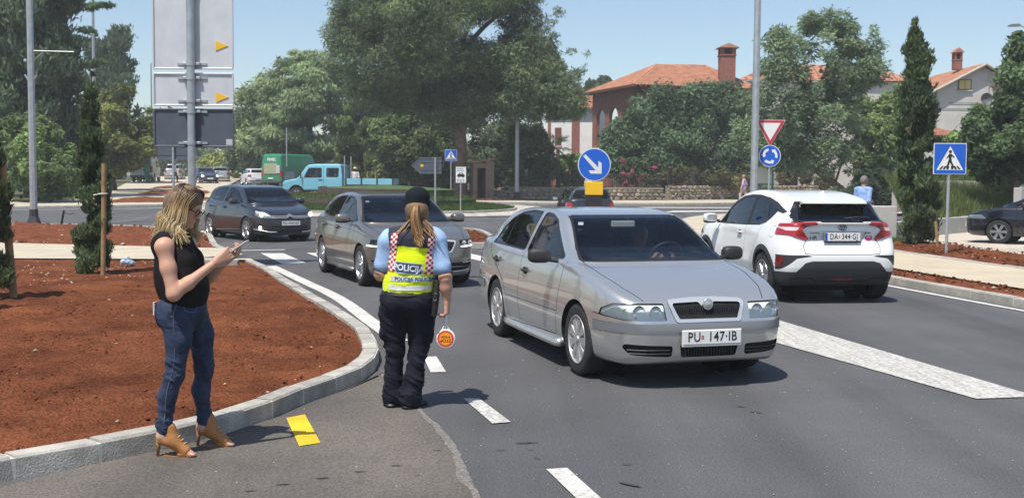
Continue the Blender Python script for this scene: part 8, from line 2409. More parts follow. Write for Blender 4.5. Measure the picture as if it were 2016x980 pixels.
 for s0, s1 in ((.2,.45),(2.28,2.95)): MB().prism([tuple((P0 + nb * k0 + u * k1)[:2]) for k0, k1 in ((-.06, s0),(-.06, s1),(.1, s1),(.1, s0))], g - .2, g + HW - .02).build('brick_pilaster', M_BRICK, wing)
 wn_ = bpy.data.objects.new('window', None); link(wn_, wing)
 MB().prism([tuple((P0 + nb * k0 + u * k1)[:2]) for k0, k1 in ((-.05,.82),(-.05,1.38),(.1,1.38),(.1,.82))], g + 4.0, g + 5.5).build('shutter', M_SHUT, wn_)
 MB().prism([tuple((P0 + nb * k0 + u * k1)[:2]) for k0, k1 in ((-.10,.75),(-.10,1.45),(.1,1.45),(.1,.75))], g + 3.92, g + 4.0).build('sill', M_CREAMW, wn_)
 e0, e1 = P0 - u * .5 - nb * .5, P1 + u * .3 - nb * .5; e0[2] = e1[2] = g + HW; r0, r1 = e0 + nb * 3 + np.array([0,0,1.2]), e1 + nb * 3 + np.array([0,0,1.2])
 wr = bpy.data.objects.new('wing_roof', None); link(wr, wing); tiled_slope(wr, e0, e1, r0, r1,9,18)
 c2 = at_depth(1140,195,92); chimney(wing,(c2[0], c2[1] + 1, g + HW + .1),.75,.9)
 # terrace wall in front
 q0, q1 = at_depth(1075,360,79), at_depth(1150,360,78)
 MB().prism([(q0[0], q0[1]),(q1[0], q1[1]),(q1[0], q1[1] + .4),(q0[0], q0[1] + .4)], g - .2, g + 1.9).build('terrace_wall', M_BRICK, root)
 return root
brick_house()
def gable_house():
 D = 78; root = empty('white_house',(0,0,0),0, 'cream gabled house with yellow shuttered window and tiled roof', 'house')
 p = lambda px, py, d=D: at_depth(px, py, d)
 ap, el, er = p(1936,131), p(1840,178), p(1996,166); g = gz(30, D)
 MB().prism([(el[0], g),(er[0], g),(er[0], er[2]),(ap[0], ap[2]),(el[0], el[2])], D, D + 9, 'XZ').build('wall', M_CREAMW, root)
 rf = bpy.data.objects.new('roof', None); link(rf, root)
 for q, s in ((el,-1),(er,1)):
  e0 = np.array([q[0] + s * .5, D - .45, q[2] - .22]); e1 = e0 + np.array([0,9.6,0]); r0 = np.array([ap[0], D - .45, ap[2] + .14]); r1 = r0 + np.array([0,9.6,0])
  tiled_slope(rf, e0, e1, r0, r1,12,26)
  MB().tube([e0 + np.array([0,-.02,-.04]), r0 + np.array([0,-.02,-.04])],.11,6).build('verge_board', mat('verge_cream',(.42,.37,.3),.8), rf)
 # its long slope towards the left is a roof plane facing the road
 L0, L1 = p(1775,168, D + 4), p(1845,178, D - .2)
 w = bpy.data.objects.new('window', None); link(w, root); c = p(1899,167)
 for s in (-1,1): MB().bbox((c[0] + s * .21, D - .05, c[2]),(.38,.06,.62),.01).build('shutter', mat('shutter_yellow',(.58,.46,.16),.7), w)
 MB().bbox((c[0], D - .03, c[2]),(.95,.06,.74),.01).build('frame', M_SHUT, w); MB().bbox((c[0], D - .08, c[2] - .42),(1.05,.16,.07),.01).build('sill', M_CREAMW, w)
 c = p(1884,130, D + 3); chimney(root,(c[0], c[1], c[2] - .3),.55,.65); c = p(1981,150, D + 3); chimney(root,(c[0], c[1], c[2] - .5),.65,.65)
 c = p(1945,190); MB().tube([(c[0], D - .1, c[2] - 2.6),(c[0], D - .1, c[2] + 1.8)],.035,5).build('conduit', M_GALV, root)
 for k in range(3): MB().bbox((c[0], D - .16, c[2] - .3 + k * .18),(.34,.06,.05),.01).build('insulator', M_GREYPL, root)
 c = p(1936,196); MB().lathe([(0,.12),(.3,.06),(.42,-.06)],16, 'Y',(c[0], D - .5, c[2])).build('satellite_dish', M_GREYPL, root, smooth=True)
 c = p(1965,170); MB().bbox((c[0] + .1, D - .3, c[2]),(1.1,.7,.09),.02).build('porch_roof', M_TILE, root); MB().bbox((c[0] + .2, D - .06, c[2] - 1.0),(.7,.05,1.2),.01).build('dark_window', M_SEAM, root)
 c = p(1858,225); MB().tube([(el[0] + .1, D - .08, g),(el[0] + .1, D - .08, el[2] - .3)],.05,6).build('down_pipe', M_GALV, root)
 for zz, x0, x1 in ((p(1880,203)[2],1868,1925),(p(1880,214)[2],1845,1925)): MB().tube([(p(x0,200)[0], D - .05, zz),(p(x1,200)[0], D - .05, zz)],.02,4).build('cable', M_GREYPL, root)
gable_house()
def low_house(px0, px1, py_e, py_r, D, label, wall=M_CREAMW, depth=7):
 root = empty('house',(0,0,0),0, label, 'house'); a, b = at_depth(px0, py_e, D), at_depth(px1, py_e, D); r = at_depth(px0, py_r, D + depth / 2); g = gz(a[0], D)
 MB().prism([(a[0] + .4, D),(b[0] - .4, D),(b[0] - .4, D + depth),(a[0] + .4, D + depth)], g, a[2]).build('wall', wall, root)
 h = r[2]; k = min(depth / 2,(b[0] - a[0]) * .35)
 E = [np.array([a[0], D - .4, a[2]]), np.array([b[0], D - .4, a[2]]), np.array([b[0], D + depth, a[2]]), np.array([a[0], D + depth, a[2]])]; R0, R1 = np.array([a[0] + k, D + depth / 2, h]), np.array([b[0] - k, D + depth / 2, h])
 rf = bpy.data.objects.new('roof', None); link(rf, root)
 for args in ((E[0], E[1], R0, R1),(E[3], E[0], R0, R0),(E[1], E[2], R1, R1)): tiled_slope(rf, *args, rows=10, cols=24)
low_house(1455,1810,160,128,96, 'distant house with long tiled roof behind the airy tree')
low_house(1770,1900,268,248,70, 'low orange roof peeping over the hedge below the gabled house', depth=5)
# ------------------------------------------------------------------ trees, shrubs and grass
M_LEAF = attr_mat('foliage',.7, spec=.3, translucent=.45)
M_BARK = mat('bark',(.10,.075,.055),.95, var=.35, vscale=6, bump=.8, bscale=14)
M_BARKP = mat('pine_bark',(.15,.095,.065),.95, var=.4, vscale=4, bump=.9, bscale=8)
def leaf_mesh(name, clumps, n, size, aspect, cols, rg, shell=.76, droop=0., upright=0., outline=.35, flatten=0.):
 """n leaf-sized blades through and over the crown's clumps"""
 C = np.array([c[:3] for c in clumps]); R = np.array([c[3:6] for c in clumps])
 w = R[:,0] * R[:,2]; w = w / w.sum()
 k = rg.choice(len(C), n, p=w)
 d = rg.normal(0,1,(n,3)); d /= np.linalg.norm(d, axis=1)[:, None]
 r = 1 - (1 - shell) * rg.random(n) ** .8
 r = np.where(rg.random(n) < .08, rg.random(n), r)
 r = r * (1 + outline * vnoise(d * 1.0 + C[k] * .37,3.1,5) + .5 * outline * rg.normal(0,.5, n))
 P = C[k] + d * R[k] * r[:, None]
 nrm = d * .7 + rg.normal(0,.6,(n,3)) + np.array([0,0,.35])
 nrm /= np.linalg.norm(nrm, axis=1)[:, None]
 t = rg.normal(0,1,(n,3))
 if droop: t = t * .35 + d * np.array([1,1,.2]) * .8 + np.array([0,0,-droop])
 if upright: t = t * .35 + np.array([0,0, upright]) + d * .35
 t -= nrm * (t * nrm).sum(1)[:, None] * (0 if upright or droop else 1)
 t /= np.linalg.norm(t, axis=1)[:, None] + 1e-9
 b = np.cross(nrm, t); b /= np.linalg.norm(b, axis=1)[:, None] + 1e-9
 L = (size * rg.uniform(.55,1.45, n))[:, None]; W = L * aspect
 V = np.stack([P - t * L * .5, P + b * W * .5 + nrm * L * .06, P + t * L * .5, P - b * W * .5 + nrm * L * .06],1).reshape(-1,3)
 Q = np.arange(n * 4).reshape(n,4)
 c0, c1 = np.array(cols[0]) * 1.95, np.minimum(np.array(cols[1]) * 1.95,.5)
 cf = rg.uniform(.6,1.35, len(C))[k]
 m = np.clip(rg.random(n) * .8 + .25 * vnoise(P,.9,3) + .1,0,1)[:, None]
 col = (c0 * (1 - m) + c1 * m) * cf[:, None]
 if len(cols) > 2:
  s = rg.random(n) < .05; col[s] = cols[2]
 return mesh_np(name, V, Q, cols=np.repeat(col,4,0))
def px_clumps(poly, D, n, rpx, rg, depth=.8, holes=(), flat=1.0, lo=.6):
 """clump centres strewn inside a crown outline; deep where the crown is wide, shallow at its rim"""
 P = np.array(poly, float); lo_, hi_ = P.min(0), P.max(0); out = []
 tries = 0
 while len(out) < n and tries < n * 60:
  tries += 1
  q = rg.uniform(lo_, hi_)
  sd = float(poly_sd(P, np.array([q[0]]), np.array([q[1]]))[0])
  r = min(rpx * rg.uniform(lo,1.35),-sd * 1.5)
  if sd > -1.6 or r < rpx * .14: continue
  if any((q[0] - h[0]) ** 2 + (q[1] - h[1]) ** 2 < (h[2] + r * .8) ** 2 for h in holes): continue
  dmax = min(-sd * 1.6,(hi_[0] - lo_[0]) * .5) * depth * D / F_PX
  dd = rg.uniform(-1,1) * dmax
  c = at_depth(q[0], q[1], D + dd); s = r * D / F_PX
  out.append((c[0], c[1], c[2], s, s, s * flat * rg.uniform(.75,1.1)))
 return out
def trunk_from(root, pts, r0, r1, m=M_BARK, n=10, name='trunk'):
 P = catmull(pts,4) if len(pts) > 2 else np.array(pts, float); k = len(P)
 P = P + np.random.default_rng(k).normal(0, r0 * .08, P.shape)
 return MB().tube(P, [r0 + (r1 - r0) * i / (k - 1) for i in range(k)], n).build(name, m, root, smooth=True)
def tree(name, label, D, poly, nc, rpx, nl, size, aspect, cols, base, cat='tree', trunk=None, r0=.2, seed=1, holes=(), bark=M_BARK, limbs=8, extra=(), group=None, depth=.8, flat=1.0, lz=.1, **kw):
 rg = np.random.default_rng(seed)
 b = gp(*base, lz) if len(base) == 2 else np.array(base)
 b = np.array([at_depth(base[0], base[1], D)[0], D, gz(at_depth(base[0], base[1], D)[0], D) + lz]) if len(base) == 2 else b
 root = empty(name, tuple(b),0, label, cat, group)
 cl = px_clumps(poly, D, nc, rpx, rg, depth, holes, flat)
 for ex in extra: cl2 = px_clumps(ex[0], D + ex[3], ex[1], ex[2], rg, depth, holes, flat); cl += cl2
 top = np.mean([c[:3] for c in cl],0) if trunk is None else None
 if trunk is None: pts = [b - np.array([0,0,.1]), b * .5 + np.array([top[0], top[1], top[2]]) * .5, np.array([top[0], top[1], max(c[2] for c in cl) * .8 + b[2] * .2])]
 else: pts = [b - np.array([0,0,.1])] + [at_depth(x, y, D) for x, y in trunk]
 pts = [np.array(p) - b for p in pts]
 trunk_from(root, pts, r0, r0 * .35, bark)
 T = catmull(pts,6) if len(pts) > 2 else np.array(pts)
 pick = rg.choice(len(cl), min(limbs, len(cl)), replace=False)
 for i in pick:
  c = np.array(cl[i][:3]) - b; j = int(np.argmin(np.linalg.norm(T - (c - np.array([0,0,.25 * abs(c[2])])), axis=1))); s = T[j]
  trunk_from(root, [s,(s + c) / 2 + np.array([0,0,.08 * np.linalg.norm(c - s)]), c], r0 * .32, r0 * .07, bark,6, 'limb')
 cl = [(c[0] - b[0], c[1] - b[1], c[2] - b[2], *c[3:]) for c in cl]
 obj('crown', leaf_mesh('crown', cl, nl, size, aspect, cols, rg, **kw), M_LEAF, root)
 return root
CONIF = [(.034,.052,.030),(.095,.125,.070)]; PINE = [(.036,.058,.034),(.145,.178,.085)]; CEDAR = [(.075,.11,.055),(.19,.24,.12)]
CYP = [(.030,.050,.026),(.095,.125,.055)]; IVY = [(.038,.068,.036),(.105,.155,.080)]; AIRY = [(.060,.090,.052),(.175,.225,.125)]; LIGHT = [(.10,.14,.03),(.26,.30,.085)]; OLIVE = [(.065,.085,.028),(.20,.21,.065)]
# great pine
tree('pine_tree', 'great spreading pine behind the roundabout with thick bare trunk',67, [(645,70),(655,20),(668,-20),(690,-80),(760,-150),(900,-170),(1020,-130),(1060,-60),(1055,10),(1085,80),(1110,130),(1140,180),(1155,228),(1110,240),(1060,222),(1010,242),(960,232),(920,246),(860,255),(800,222),(745,232),(700,205),(662,150)],
  420,38,230000,.30,.17, PINE,(906,392), trunk=[(907,340),(905,250),(902,170),(896,90)], r0=.50, seed=3, holes=((968,62,9),), bark=M_BARKP, limbs=14, depth=.6, flat=.75, outline=.42,
  extra=(([(1075,40),(1112,-15),(1135,0),(1118,70),(1090,100)],7,15,-1),([(1090,130),(1120,80),(1150,55),(1172,95),(1150,150),(1115,165)],9,14,-2),([(985,95),(1050,55),(1100,110),(1150,185),(1158,232),(1060,238),(985,245),(960,180)],75,30,-2)))
# cedars and trees behind the lorry
tree('cedar_tree', 'pale green cedar with drooping layered branches behind the lorry',94, [(515,200),(540,130),(575,95),(605,100),(640,78),(690,95),(705,200),(700,330),(560,335),(500,300)],120,27,46000,.42,.24, CEDAR,(610,350), r0=.4, seed=5, limbs=14, flat=.42, droop=.55, outline=.5)
tree('deciduous_tree', 'light green feathery tree at the end of the cedar row',104, [(455,205),(475,178),(505,150),(540,140),(575,200),(570,330),(470,335),(450,280)],42,24,16000,.42,.4, [(.09,.13,.06),(.22,.27,.13)],(505,345), r0=.3, seed=6, outline=.45)
tree('deciduous_tree', 'rounded dark bush tree beside the far road',108, [(445,270),(470,250),(505,260),(515,320),(480,340),(445,335)],16,20,6000,.4,.4, [(.05,.08,.035),(.13,.17,.075)],(478,350), r0=.2, seed=7)
tree('hedge', 'bright yellow green hedge along the far road',118, [(385,318),(420,300),(450,308),(500,312),(555,318),(560,345),(385,345)],46,13,14000,.4,.5, LIGHT,(465,350), cat='hedge', r0=.1, seed=8, limbs=2)
for i,(x0, x1, t, lab) in enumerate(((664,706,192, 'columnar cypress behind the lorry cab'),(700,762,205, 'broader columnar cypress beside the man in straw hat'))):
 tree('cypress_tree', lab,80, [((x0 + x1) / 2, t),(x1 - 8, t + 50),(x1,300),(x1 - 4,375),(x0 + 4,375),(x0,300),(x0 + 6, t + 50)],34,12,11000,.30,.35, [(.05,.075,.03),(.14,.18,.07)],((x0 + x1) / 2,385), r0=.15, seed=20 + i, limbs=3, upright=.8)
tree('laurel_tree', 'broad dark laurel thicket under the great pine',77, [(735,240),(770,205),(830,212),(880,250),(895,330),(880,388),(760,392),(735,350)],60,20,26000,.26,.45, [(.038,.06,.026),(.125,.165,.065),(.22,.15,.08)],(815,392), r0=.2, seed=9, limbs=6)
tree('oak_tree', 'tall shaded evergreen oaks closing the gap behind the cypresses',99, [(655,250),(690,150),(760,130),(860,150),(900,240),(890,360),(660,360)],70,28,24000,.42,.45, [(.045,.068,.036),(.12,.15,.075)],(780,392), r0=.25, seed=35, limbs=5)
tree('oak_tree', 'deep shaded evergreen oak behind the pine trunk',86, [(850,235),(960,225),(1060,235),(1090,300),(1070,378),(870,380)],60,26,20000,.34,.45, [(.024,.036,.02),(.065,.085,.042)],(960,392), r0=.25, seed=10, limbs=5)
tree('shrub', 'grey green shrub beside the centre lamp post',73, [(985,290),(1010,245),(1050,238),(1085,275),(1100,320),(1085,380),(985,388)],36,16,14000,.26,.35, [(.05,.072,.035),(.16,.18,.08)],(1040,390), cat='shrub', r0=.1, seed=11, limbs=4)
tree('shrub', 'light green shrub before the white wing of the villa',75, [(1090,320),(1115,295),(1150,300),(1160,335),(1140,372),(1085,372)],16,13,7000,.24,.4, [(.075,.115,.04),(.19,.25,.09)],(1125,385), cat='shrub', r0=.06, seed=12, limbs=3)
# palm by the house
def palm():
 p = at_depth(1098,290,74); g = gz(p[0],74); root = empty('palm_tree',(p[0],74, g),0, 'small fan palm before the white house wall', 'palm')
 H = p[2] - g; trunk_from(root, [(0,0,0),(.05,0, H * .6),(0,0, H)],.14,.12, M_BARK)
 rg = np.random.default_rng(3); mb = MB()
 for i in range(44):
  a = rg.uniform(0,6.283); e = rg.uniform(-.35,1.1); d = np.array([math.cos(a) * math.cos(e), math.sin(a) * math.cos(e), math.sin(e)]); s = np.array([-math.sin(a), math.cos(a),0])
  L = rg.uniform(.8,1.15); tip = np.array([0,0, H]) + d * L
  for k in range(7):
   q = (k - 3) / 3; t = tip + (d * .25 + s * q * .35 - np.array([0,0,.15 + .15 * abs(q)])); m_ = np.array([0,0, H]) + d * L * .55
   mb.add([m_,(m_ + t) / 2 + s * .03, t,(m_ + t) / 2 - s * .03], [(0,1,2,3)], np.array((.05,.085,.035)) * rg.uniform(.6,1.6))
 mb.build('crown', M_LEAF, root, fix=False)
palm()
# ivy-clad thicket before the villa
tree('climber_thicket', 'tall dense evergreen thicket hiding the front of the brick villa',77.5, [(1244,190),(1290,166),(1330,174),(1380,166),(1440,160),(1490,175),(1505,365),(1460,372),(1300,374),(1205,352),(1182,295),(1192,245),(1232,230)],190,22,64000,.26,.42, IVY,(1350,375), cat='thicket', r0=.12, seed=13, limbs=8, depth=.22, outline=.5)
# trees on the right
tree('willow_tree', 'airy narrow-leaved tree with leaning trunk beside the give-way sign',58, [(1445,150),(1480,118),(1515,60),(1560,30),(1600,22),(1660,22),(1692,62),(1722,48),(1752,112),(1738,165),(1702,165),(1695,215),(1690,330),(1640,365),(1560,340),(1480,325),(1440,250)],
  130,21,44000,.26,.26, AIRY,(1700,405), trunk=[(1660,375),(1612,338),(1603,290),(1600,220)], r0=.24, seed=14, limbs=12, depth=.6, outline=.55, droop=.15)
tree('deciduous_tree', 'mid green leafy tree between the airy tree and the tall cypress',63, [(1690,170),(1740,150),(1790,165),(1800,280),(1790,370),(1700,385),(1670,330),(1675,230)],56,20,20000,.26,.42, [(.05,.08,.03),(.15,.20,.07)],(1742,400), r0=.2, seed=15, limbs=10, outline=.5)
tree('shrub', 'dark spiky shrub behind the man in blue shirt',46, [(1630,372),(1690,335),(1775,345),(1785,415),(1700,425),(1640,408)],30,17,12000,.26,.2, [(.024,.04,.024),(.07,.095,.05)],(1710,425), cat='shrub', r0=.08, seed=16, limbs=4)
tree('cypress_tree', 'tall feathery cypress in the red soil beside the blue crossing sign',26.6, [(1801,22),(1812,62),(1832,105),(1826,150),(1842,200),(1838,250),(1858,320),(1852,400),(1858,450),(1838,482),(1785,482),(1768,440),(1772,350),(1764,260),(1772,180),(1780,120),(1790,60)],95,15,30000,.135,.30, CYP,(1810,487), trunk=[(1808,400),(1804,250),(1802,110)], r0=.07, seed=17, limbs=10, lz=.15, upright=.9, outline=.6, extra=(([(1801,8),(1811,70),(1816,120),(1788,120),(1793,70)],26,9,0),))
tree('deciduous_tree', 'dark leafy tree at the forecourt edge above the black car',38, [(1905,250),(1925,200),(1960,180),(1975,110),(2000,60),(2060,40),(2090,380),(1990,372),(1950,385),(1900,330)],70,24,28000,.19,.45, [(.032,.055,.03),(.10,.145,.062)],(2010,400), r0=.18, seed=18, limbs=10, outline=.5)
tree('hedge', 'fresh green hedge below the gabled house',52, [(1830,270),(1880,258),(1930,268),(1965,300),(1960,372),(1840,372)],44,18,17000,.22,.45, [(.06,.10,.03),(.165,.23,.075)],(1895,385), cat='hedge', r0=.08, seed=19, limbs=3)
tree('shrub', 'rounded dark green shrub on the grass bank',41, [(1930,350),(1965,322),(1990,340),(1990,395),(1935,400)],16,14,8000,.16,.4, [(.045,.075,.025),(.13,.185,.06)],(1962,402), cat='shrub', r0=.05, seed=22, limbs=3)
# left-hand trees
tree('cypress_tree', 'huge dark cypress group towering over the stone wall',60, [(-60,-90),(120,-90),(165,-40),(150,60),(162,180),(158,300),(150,382),(-60,382)],120,32,46000,.36,.34, CONIF,(60,392), r0=.4, seed=23, limbs=8, upright=.7, outline=.5)
tree('cypress_tree', 'dark pointed cypress behind the rounded tree',92, [(160,85),(185,60),(205,85),(240,42),(262,92),(274,165),(276,240),(240,330),(165,340)],52,20,20000,.34,.34, [(.034,.055,.034),(.095,.125,.07)],(215,385), r0=.3, seed=24, limbs=5, upright=.8, outline=.45)
tree('deciduous_tree', 'rounded olive green tree shading the far pavement',73, [(160,205),(200,166),(250,170),(288,192),(304,232),(300,292),(284,328),(240,345),(175,350),(158,285)],54,20,22000,.28,.45, OLIVE,(222,392), r0=.3, seed=25, limbs=8, trunk=[(222,340),(225,260)])
tree('deciduous_tree', 'shaded tree standing behind the rounded olive tree',96, [(250,250),(300,215),(318,260),(318,320),(255,330)],20,17,7000,.36,.4, [(.05,.08,.03),(.14,.18,.07)],(292,350), r0=.2, seed=26, limbs=3)
tree('shrub', 'tangle of light green shrubs behind the dry stone wall',54, [(-30,235),(20,205),(70,215),(110,245),(150,300),(178,385),(70,396),(-30,372)],54,20,20000,.25,.42, [(.05,.08,.03),(.15,.20,.07)],(70,402), cat='shrub', r0=.1, seed=27, limbs=4)
rg = np.random.default_rng(2)
# a cedar bough reaching in from the tall trees
bo = empty('cedar_tree',(-26.5,66, gz(-26,66)),0, 'cedar with a long bough reaching out above the pale lamp post', 'tree')
trunk_from(bo, [(0,0,0),(0,0,8),(0,0,14)],.25,.12)
P0 = at_depth(120,15,66) - np.array(bo.location); P1 = at_depth(210,6,66) - np.array(bo.location); trunk_from(bo, [(0,0, P0[2] - .6), P0, P1],.09,.03, M_BARK,6, 'limb')
cl = [(*(P0 + (P1 - P0) * t + np.array([0, rg.normal(0,.3),-.1])),.45,.5,.16) for t in np.linspace(0,1.0,9)] + [(*(at_depth(x, y,66) - np.array(bo.location)),.55,.6,.2) for x, y in ((120,60),(145,75),(170,60),(150,130),(175,128),(195,122))]
obj('crown', leaf_mesh('crown', cl,3200,.3,.18, [(.03,.055,.025),(.08,.12,.05)], rg, droop=.4), M_LEAF, bo)
tree('cypress_tree', 'slim young cypress tied to a wooden stake in the bed',18.05, [(179,88),(186,140),(193,220),(203,300),(215,380),(219,460),(214,537),(156,537),(143,470),(148,380),(156,300),(164,220),(172,140)],130,11,34000,.07,.26, CYP,(180,540), trunk=[(180,400),(179,240),(179,150)], r0=.035, seed=28, limbs=8, lz=.1, upright=.9, outline=.6)
tree('cypress_tree', 'bushy young cypress beside the leaning stake at the bed edge',14.1, [(-30,150),(-8,250),(8,330),(18,430),(26,540),(14,592),(-70,592),(-86,480),(-68,330),(-48,230)],70,15,22000,.075,.28, [(.032,.05,.024),(.10,.115,.05)],(-28,595), trunk=[(-28,400),(-30,200)], r0=.035, seed=29, limbs=6, lz=.1, upright=.9, outline=.6)
tree('cypress_tree', 'tall cypress of the same row standing beside the bed out of the road',11.4, [(-420,-560),(-395,-300),(-350,0),(-322,300),(-310,560),(-330,640),(-490,640),(-510,500),(-480,0),(-440,-300)],90,26,14000,.14,.3, CYP,(-405,650), trunk=[(-405,300),(-415,-300)], r0=.06, seed=30, limbs=6, lz=.1, upright=.9)
# garden shrubs and roses along the fence
tree('shrub', 'brownish garden shrubs behind the iron fence',75.6, [(1260,335),(1330,328),(1400,335),(1475,325),(1480,372),(1260,375)],36,12,12000,.24,.45, [(.04,.05,.022),(.12,.11,.05)],(1370,385), cat='shrub', r0=.05, seed=31, limbs=2)
tree('shrub', 'dry tan garden shrubs beside the notice board',87, [(1520,330),(1580,318),(1640,330),(1640,375),(1520,375)],26,12,9000,.24,.4, [(.05,.055,.025),(.15,.125,.06)],(1580,385), cat='shrub', r0=.05, seed=32, limbs=3)
def roses(poly, D, spots, label, seed):
 r = tree('rose_bush', label, D, poly,14,10,4500,.2,.5, [(.03,.055,.022),(.09,.11,.045)],(np.mean([p[0] for p in poly]),380), cat='rose bush', r0=.05, seed=seed, limbs=4)
 rg = np.random.default_rng(seed); b = np.array(r.location)
 for (x, y, s) in spots:
  c = at_depth(x, y, D - .9) - b; cl = [(*(c + rg.normal(0,.12,3)),.13,.13,.11) for _ in range(s)]
  obj('blossom', leaf_mesh('blossom', cl,60 * s,.11,.8, [(.20,.03,.06),(.30,.09,.13)], rg), M_LEAF, r)
roses([(1215,330),(1240,312),(1290,325),(1300,365),(1225,368)],73.5,((1226,322,3),(1230,344,4),(1243,338,3),(1262,352,2),(1236,360,3),(1287,331,2)), 'pink rose bush beside the loggia of the villa',33)
roses([(1525,325),(1545,305),(1590,303),(1600,340),(1535,350)],85,((1540,316,4),(1545,325,2),(1575,308,3),(1578,317,4),(1588,311,3),(1555,322,1)), 'pink rose bush beside the roundabout sign',34)
# distant wood closing the horizon
rg = np.random.default_rng(44); cl = []
for i in range(260):
 x = rg.uniform(-95,130); y = rg.uniform(150,175); hgt = rg.uniform(3,6.5) + (2.5 if x < -30 else 0); g = gz(x,140)
 cl.append((x, y, g + hgt * .5, rg.uniform(3,5),3, hgt * .62))
o = obj('far_wood', leaf_mesh('far_wood', cl,34000,1.1,.5, [(.05,.075,.04),(.13,.165,.085)], rg), M_LEAF); tag(o, 'distant wood closing the view beyond the road', None, None, 'stuff')
for i,(x, y, s) in enumerate(((1195,160,26),(1165,165,20))):
 tree('deciduous_tree',('dark pointed tree' if i == 0 else 'rounded pale tree') + ' far behind the roof of the villa',130, [(x - s,200),(x - s * .8, y),(x, y - 12),(x + s * .8, y),(x + s,200)],10,9,3000,.6,.5, [(.03,.055,.025),(.08,.11,.05)],(x,345), r0=.3, seed=50 + i, limbs=2)
# --- grass: bank on the right and the roundabout lawn
def bank():
 A = [(11.0,31.0),(12.7,33.1),(15.9,37.0),(19.6,41.2)]; B = [(11.9,35.2),(13.0,38.0),(14.6,40.4),(18.5,43.0)]
 V = []
 RA_, RB_ = resample(A,(np.linalg.norm(np.diff(np.array(A), axis=0), axis=1).sum()) / 12), resample(B,(np.linalg.norm(np.diff(np.array(B), axis=0), axis=1).sum()) / 12)
 n = min(len(RA_), len(RB_)); m = 7
 for k in range(m):
  t = k / (m - 1)
  for i in range(n): p = RA_[i] * (1 - t) + RB_[i] * t; V.append((p[0], p[1], gz(*p) + .55 + 1.15 * t ** .8))
 Fq = [(k * n + i, k * n + i + 1,(k + 1) * n + i + 1,(k + 1) * n + i) for k in range(m - 1) for i in range(n - 1)]
 o = obj('grass_bank', mesh_np('grass_bank', V, Fq, smooth=True), M_GRASS_BASE); o['kind'] = 'structure'
 rg = np.random.default_rng(8); N = 9000; u = rg.random(N); v = rg.random(N)
 i = np.minimum((u * (n - 1)).astype(int), n - 2); f = u * (n - 1) - i
 a = RA_[i] * (1 - f)[:, None] + RA_[i + 1] * f[:, None]; b = RB_[i] * (1 - f)[:, None] + RB_[i + 1] * f[:, None]; p = a * (1 - v)[:, None] + b * v[:, None]
 z = ground_z(p[:,0], p[:,1]) + .55 + 1.15 * v ** .8
 blades(np.stack([p[:,0], p[:,1], z],1),.16,.42,.02, [(.075,.105,.03),(.21,.25,.085)], 'bank_grass', rg)
def blades(P, h0, h1, w, cols, name, rg):
 n = len(P); h = rg.uniform(h0, h1, n); a = rg.uniform(0,6.283, n); lean = rg.normal(0,.35,(n,2)) * h[:, None]
 d = np.stack([np.cos(a), np.sin(a), np.zeros(n)],1) * w
 T = P + np.stack([lean[:,0], lean[:,1], h],1)
 V = np.stack([P - d, P + d, T],1).reshape(-1,3); c0, c1 = np.array(cols[0]), np.array(cols[1]); m = rg.random(n)[:, None]
 o = obj(name, mesh_np(name, V, np.arange(n * 3).reshape(n,3), cols=np.repeat(c0 * (1 - m) + c1 * m,3,0)), M_LEAF); o['kind'] = 'stuff'
bank()
rg = np.random.default_rng(9)
N = 26000; a = rg.uniform(math.pi * .95, math.pi * 2.1, N); r = RR_ * np.sqrt(rg.uniform(.0,1, N)); p = RC + np.stack([r * np.cos(a), r * np.sin(a)],1)
z = ground_z(p[:,0], p[:,1]) + .14 + .34 * (1 - (r / RR_) ** 2)
blades(np.stack([p[:,0], p[:,1], z - .01],1),.05,.14,.02, [(.035,.075,.012),(.115,.17,.035)], 'lawn_grass', rg)
N = 9000; a = rg.uniform(0,6.283, N); r = 5.1 * np.sqrt(rg.random(N)); p = np.array([-6.9,54.0]) + np.stack([r * np.cos(a), r * np.sin(a)],1)
k = np.hypot(p[:,0] + 6.2, p[:,1] - 55) > 3.4; p = p[k]; r = r[k]
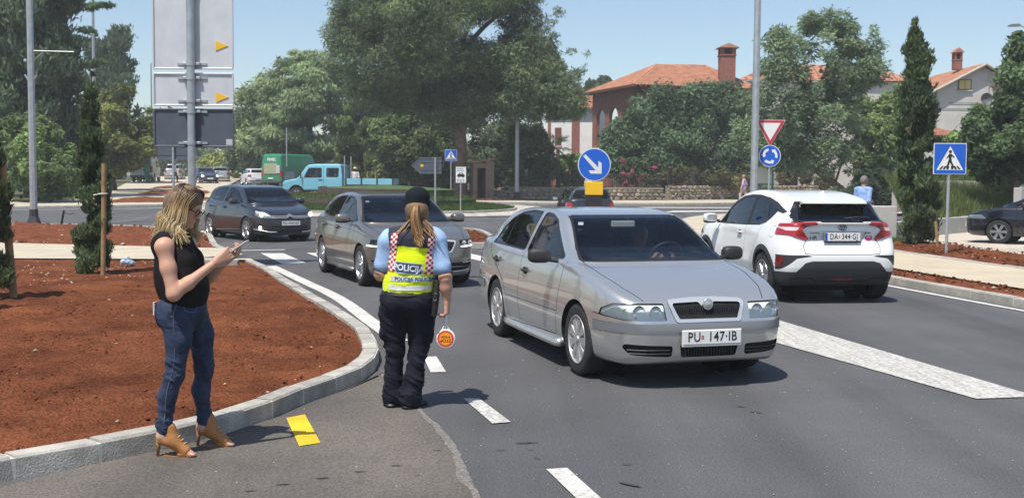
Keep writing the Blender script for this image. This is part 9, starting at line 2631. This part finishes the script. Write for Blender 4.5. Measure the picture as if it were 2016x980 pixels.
blades(np.stack([p[:,0], p[:,1], ground_z(p[:,0], p[:,1]) + .54 + .18 * (1 - r / 5.13)],1),.05,.15,.02, [(.05,.08,.015),(.16,.18,.05)], 'mound_grass', rg)
N = 600; q = rg.uniform((9.6,28.4),(10.4,29.6),(N,2)); blades(np.stack([q[:,0], q[:,1], np.full(N,.1)],1),.05,.2,.012, [(.05,.09,.02),(.15,.2,.05)], 'weed_tufts', rg)
# ------------------------------------------------------------------ cars in their places
def put(o, x, y, yaw, label, cat='car', group=None):
 o.location = (x, y, float(ground_z(x, y)) + .004); o.rotation_euler = (0,0, yaw); return tag(o, label, cat, group)
SILVER = put(silver_saloon(),.6415,12.265,-1.2758, 'silver lift-back saloon with plate PU 147-IB driving past the officer')
put(white_crossover(),4.4876,16.039,1.7026, 'white crossover with black lower cladding driving away, plate DA 344-GJ')
put(grey_saloon(),-2.626,20.348,-1.179, 'bronze grey saloon waiting in front of the officer')
put(dark_hatchback(),-7.937,32.09,-.937, 'dark grey hatchback with lit headlamps and plate PU 414-NU')
# the driver sits in the silver saloon and holds its wheel
drv = figure((0,0,0),0, 'driver in dark jacket at the wheel of the silver saloon', mat('jacket_dark',(.02,.02,.024),.85), None, None, seated=True, reach=(.62,0,.95 - .0), h=.009, scale=.93)
M_ = Matrix.Translation(SILVER.location) @ Matrix.Rotation(SILVER.rotation_euler.z,4, 'Z')
drv.matrix_world = M_ @ Matrix.Translation((1.08,.36,.04)) @ Matrix.Scale(.93,4)
# ------------------------------------------------------------------ the thin summer haze that pales the far trees
hz = MB().box((0,65,14.0),(260,240,31.0)).build('haze', None); hz['kind'] = 'stuff'
mh = bpy.data.materials.new('haze_air'); mh.use_nodes = True; N = mh.node_tree.nodes; N.remove(N['Principled BSDF'])
pvn = N.new('ShaderNodeVolumePrincipled'); pvn.inputs['Color'].default_value = (.92,.95,.97,1); pvn.inputs['Density'].default_value = .0009; pvn.inputs['Anisotropy'].default_value = .0
mh.node_tree.links.new(pvn.outputs['Volume'], N['Material Output'].inputs['Volume'])
hz.data.materials.append(mh)
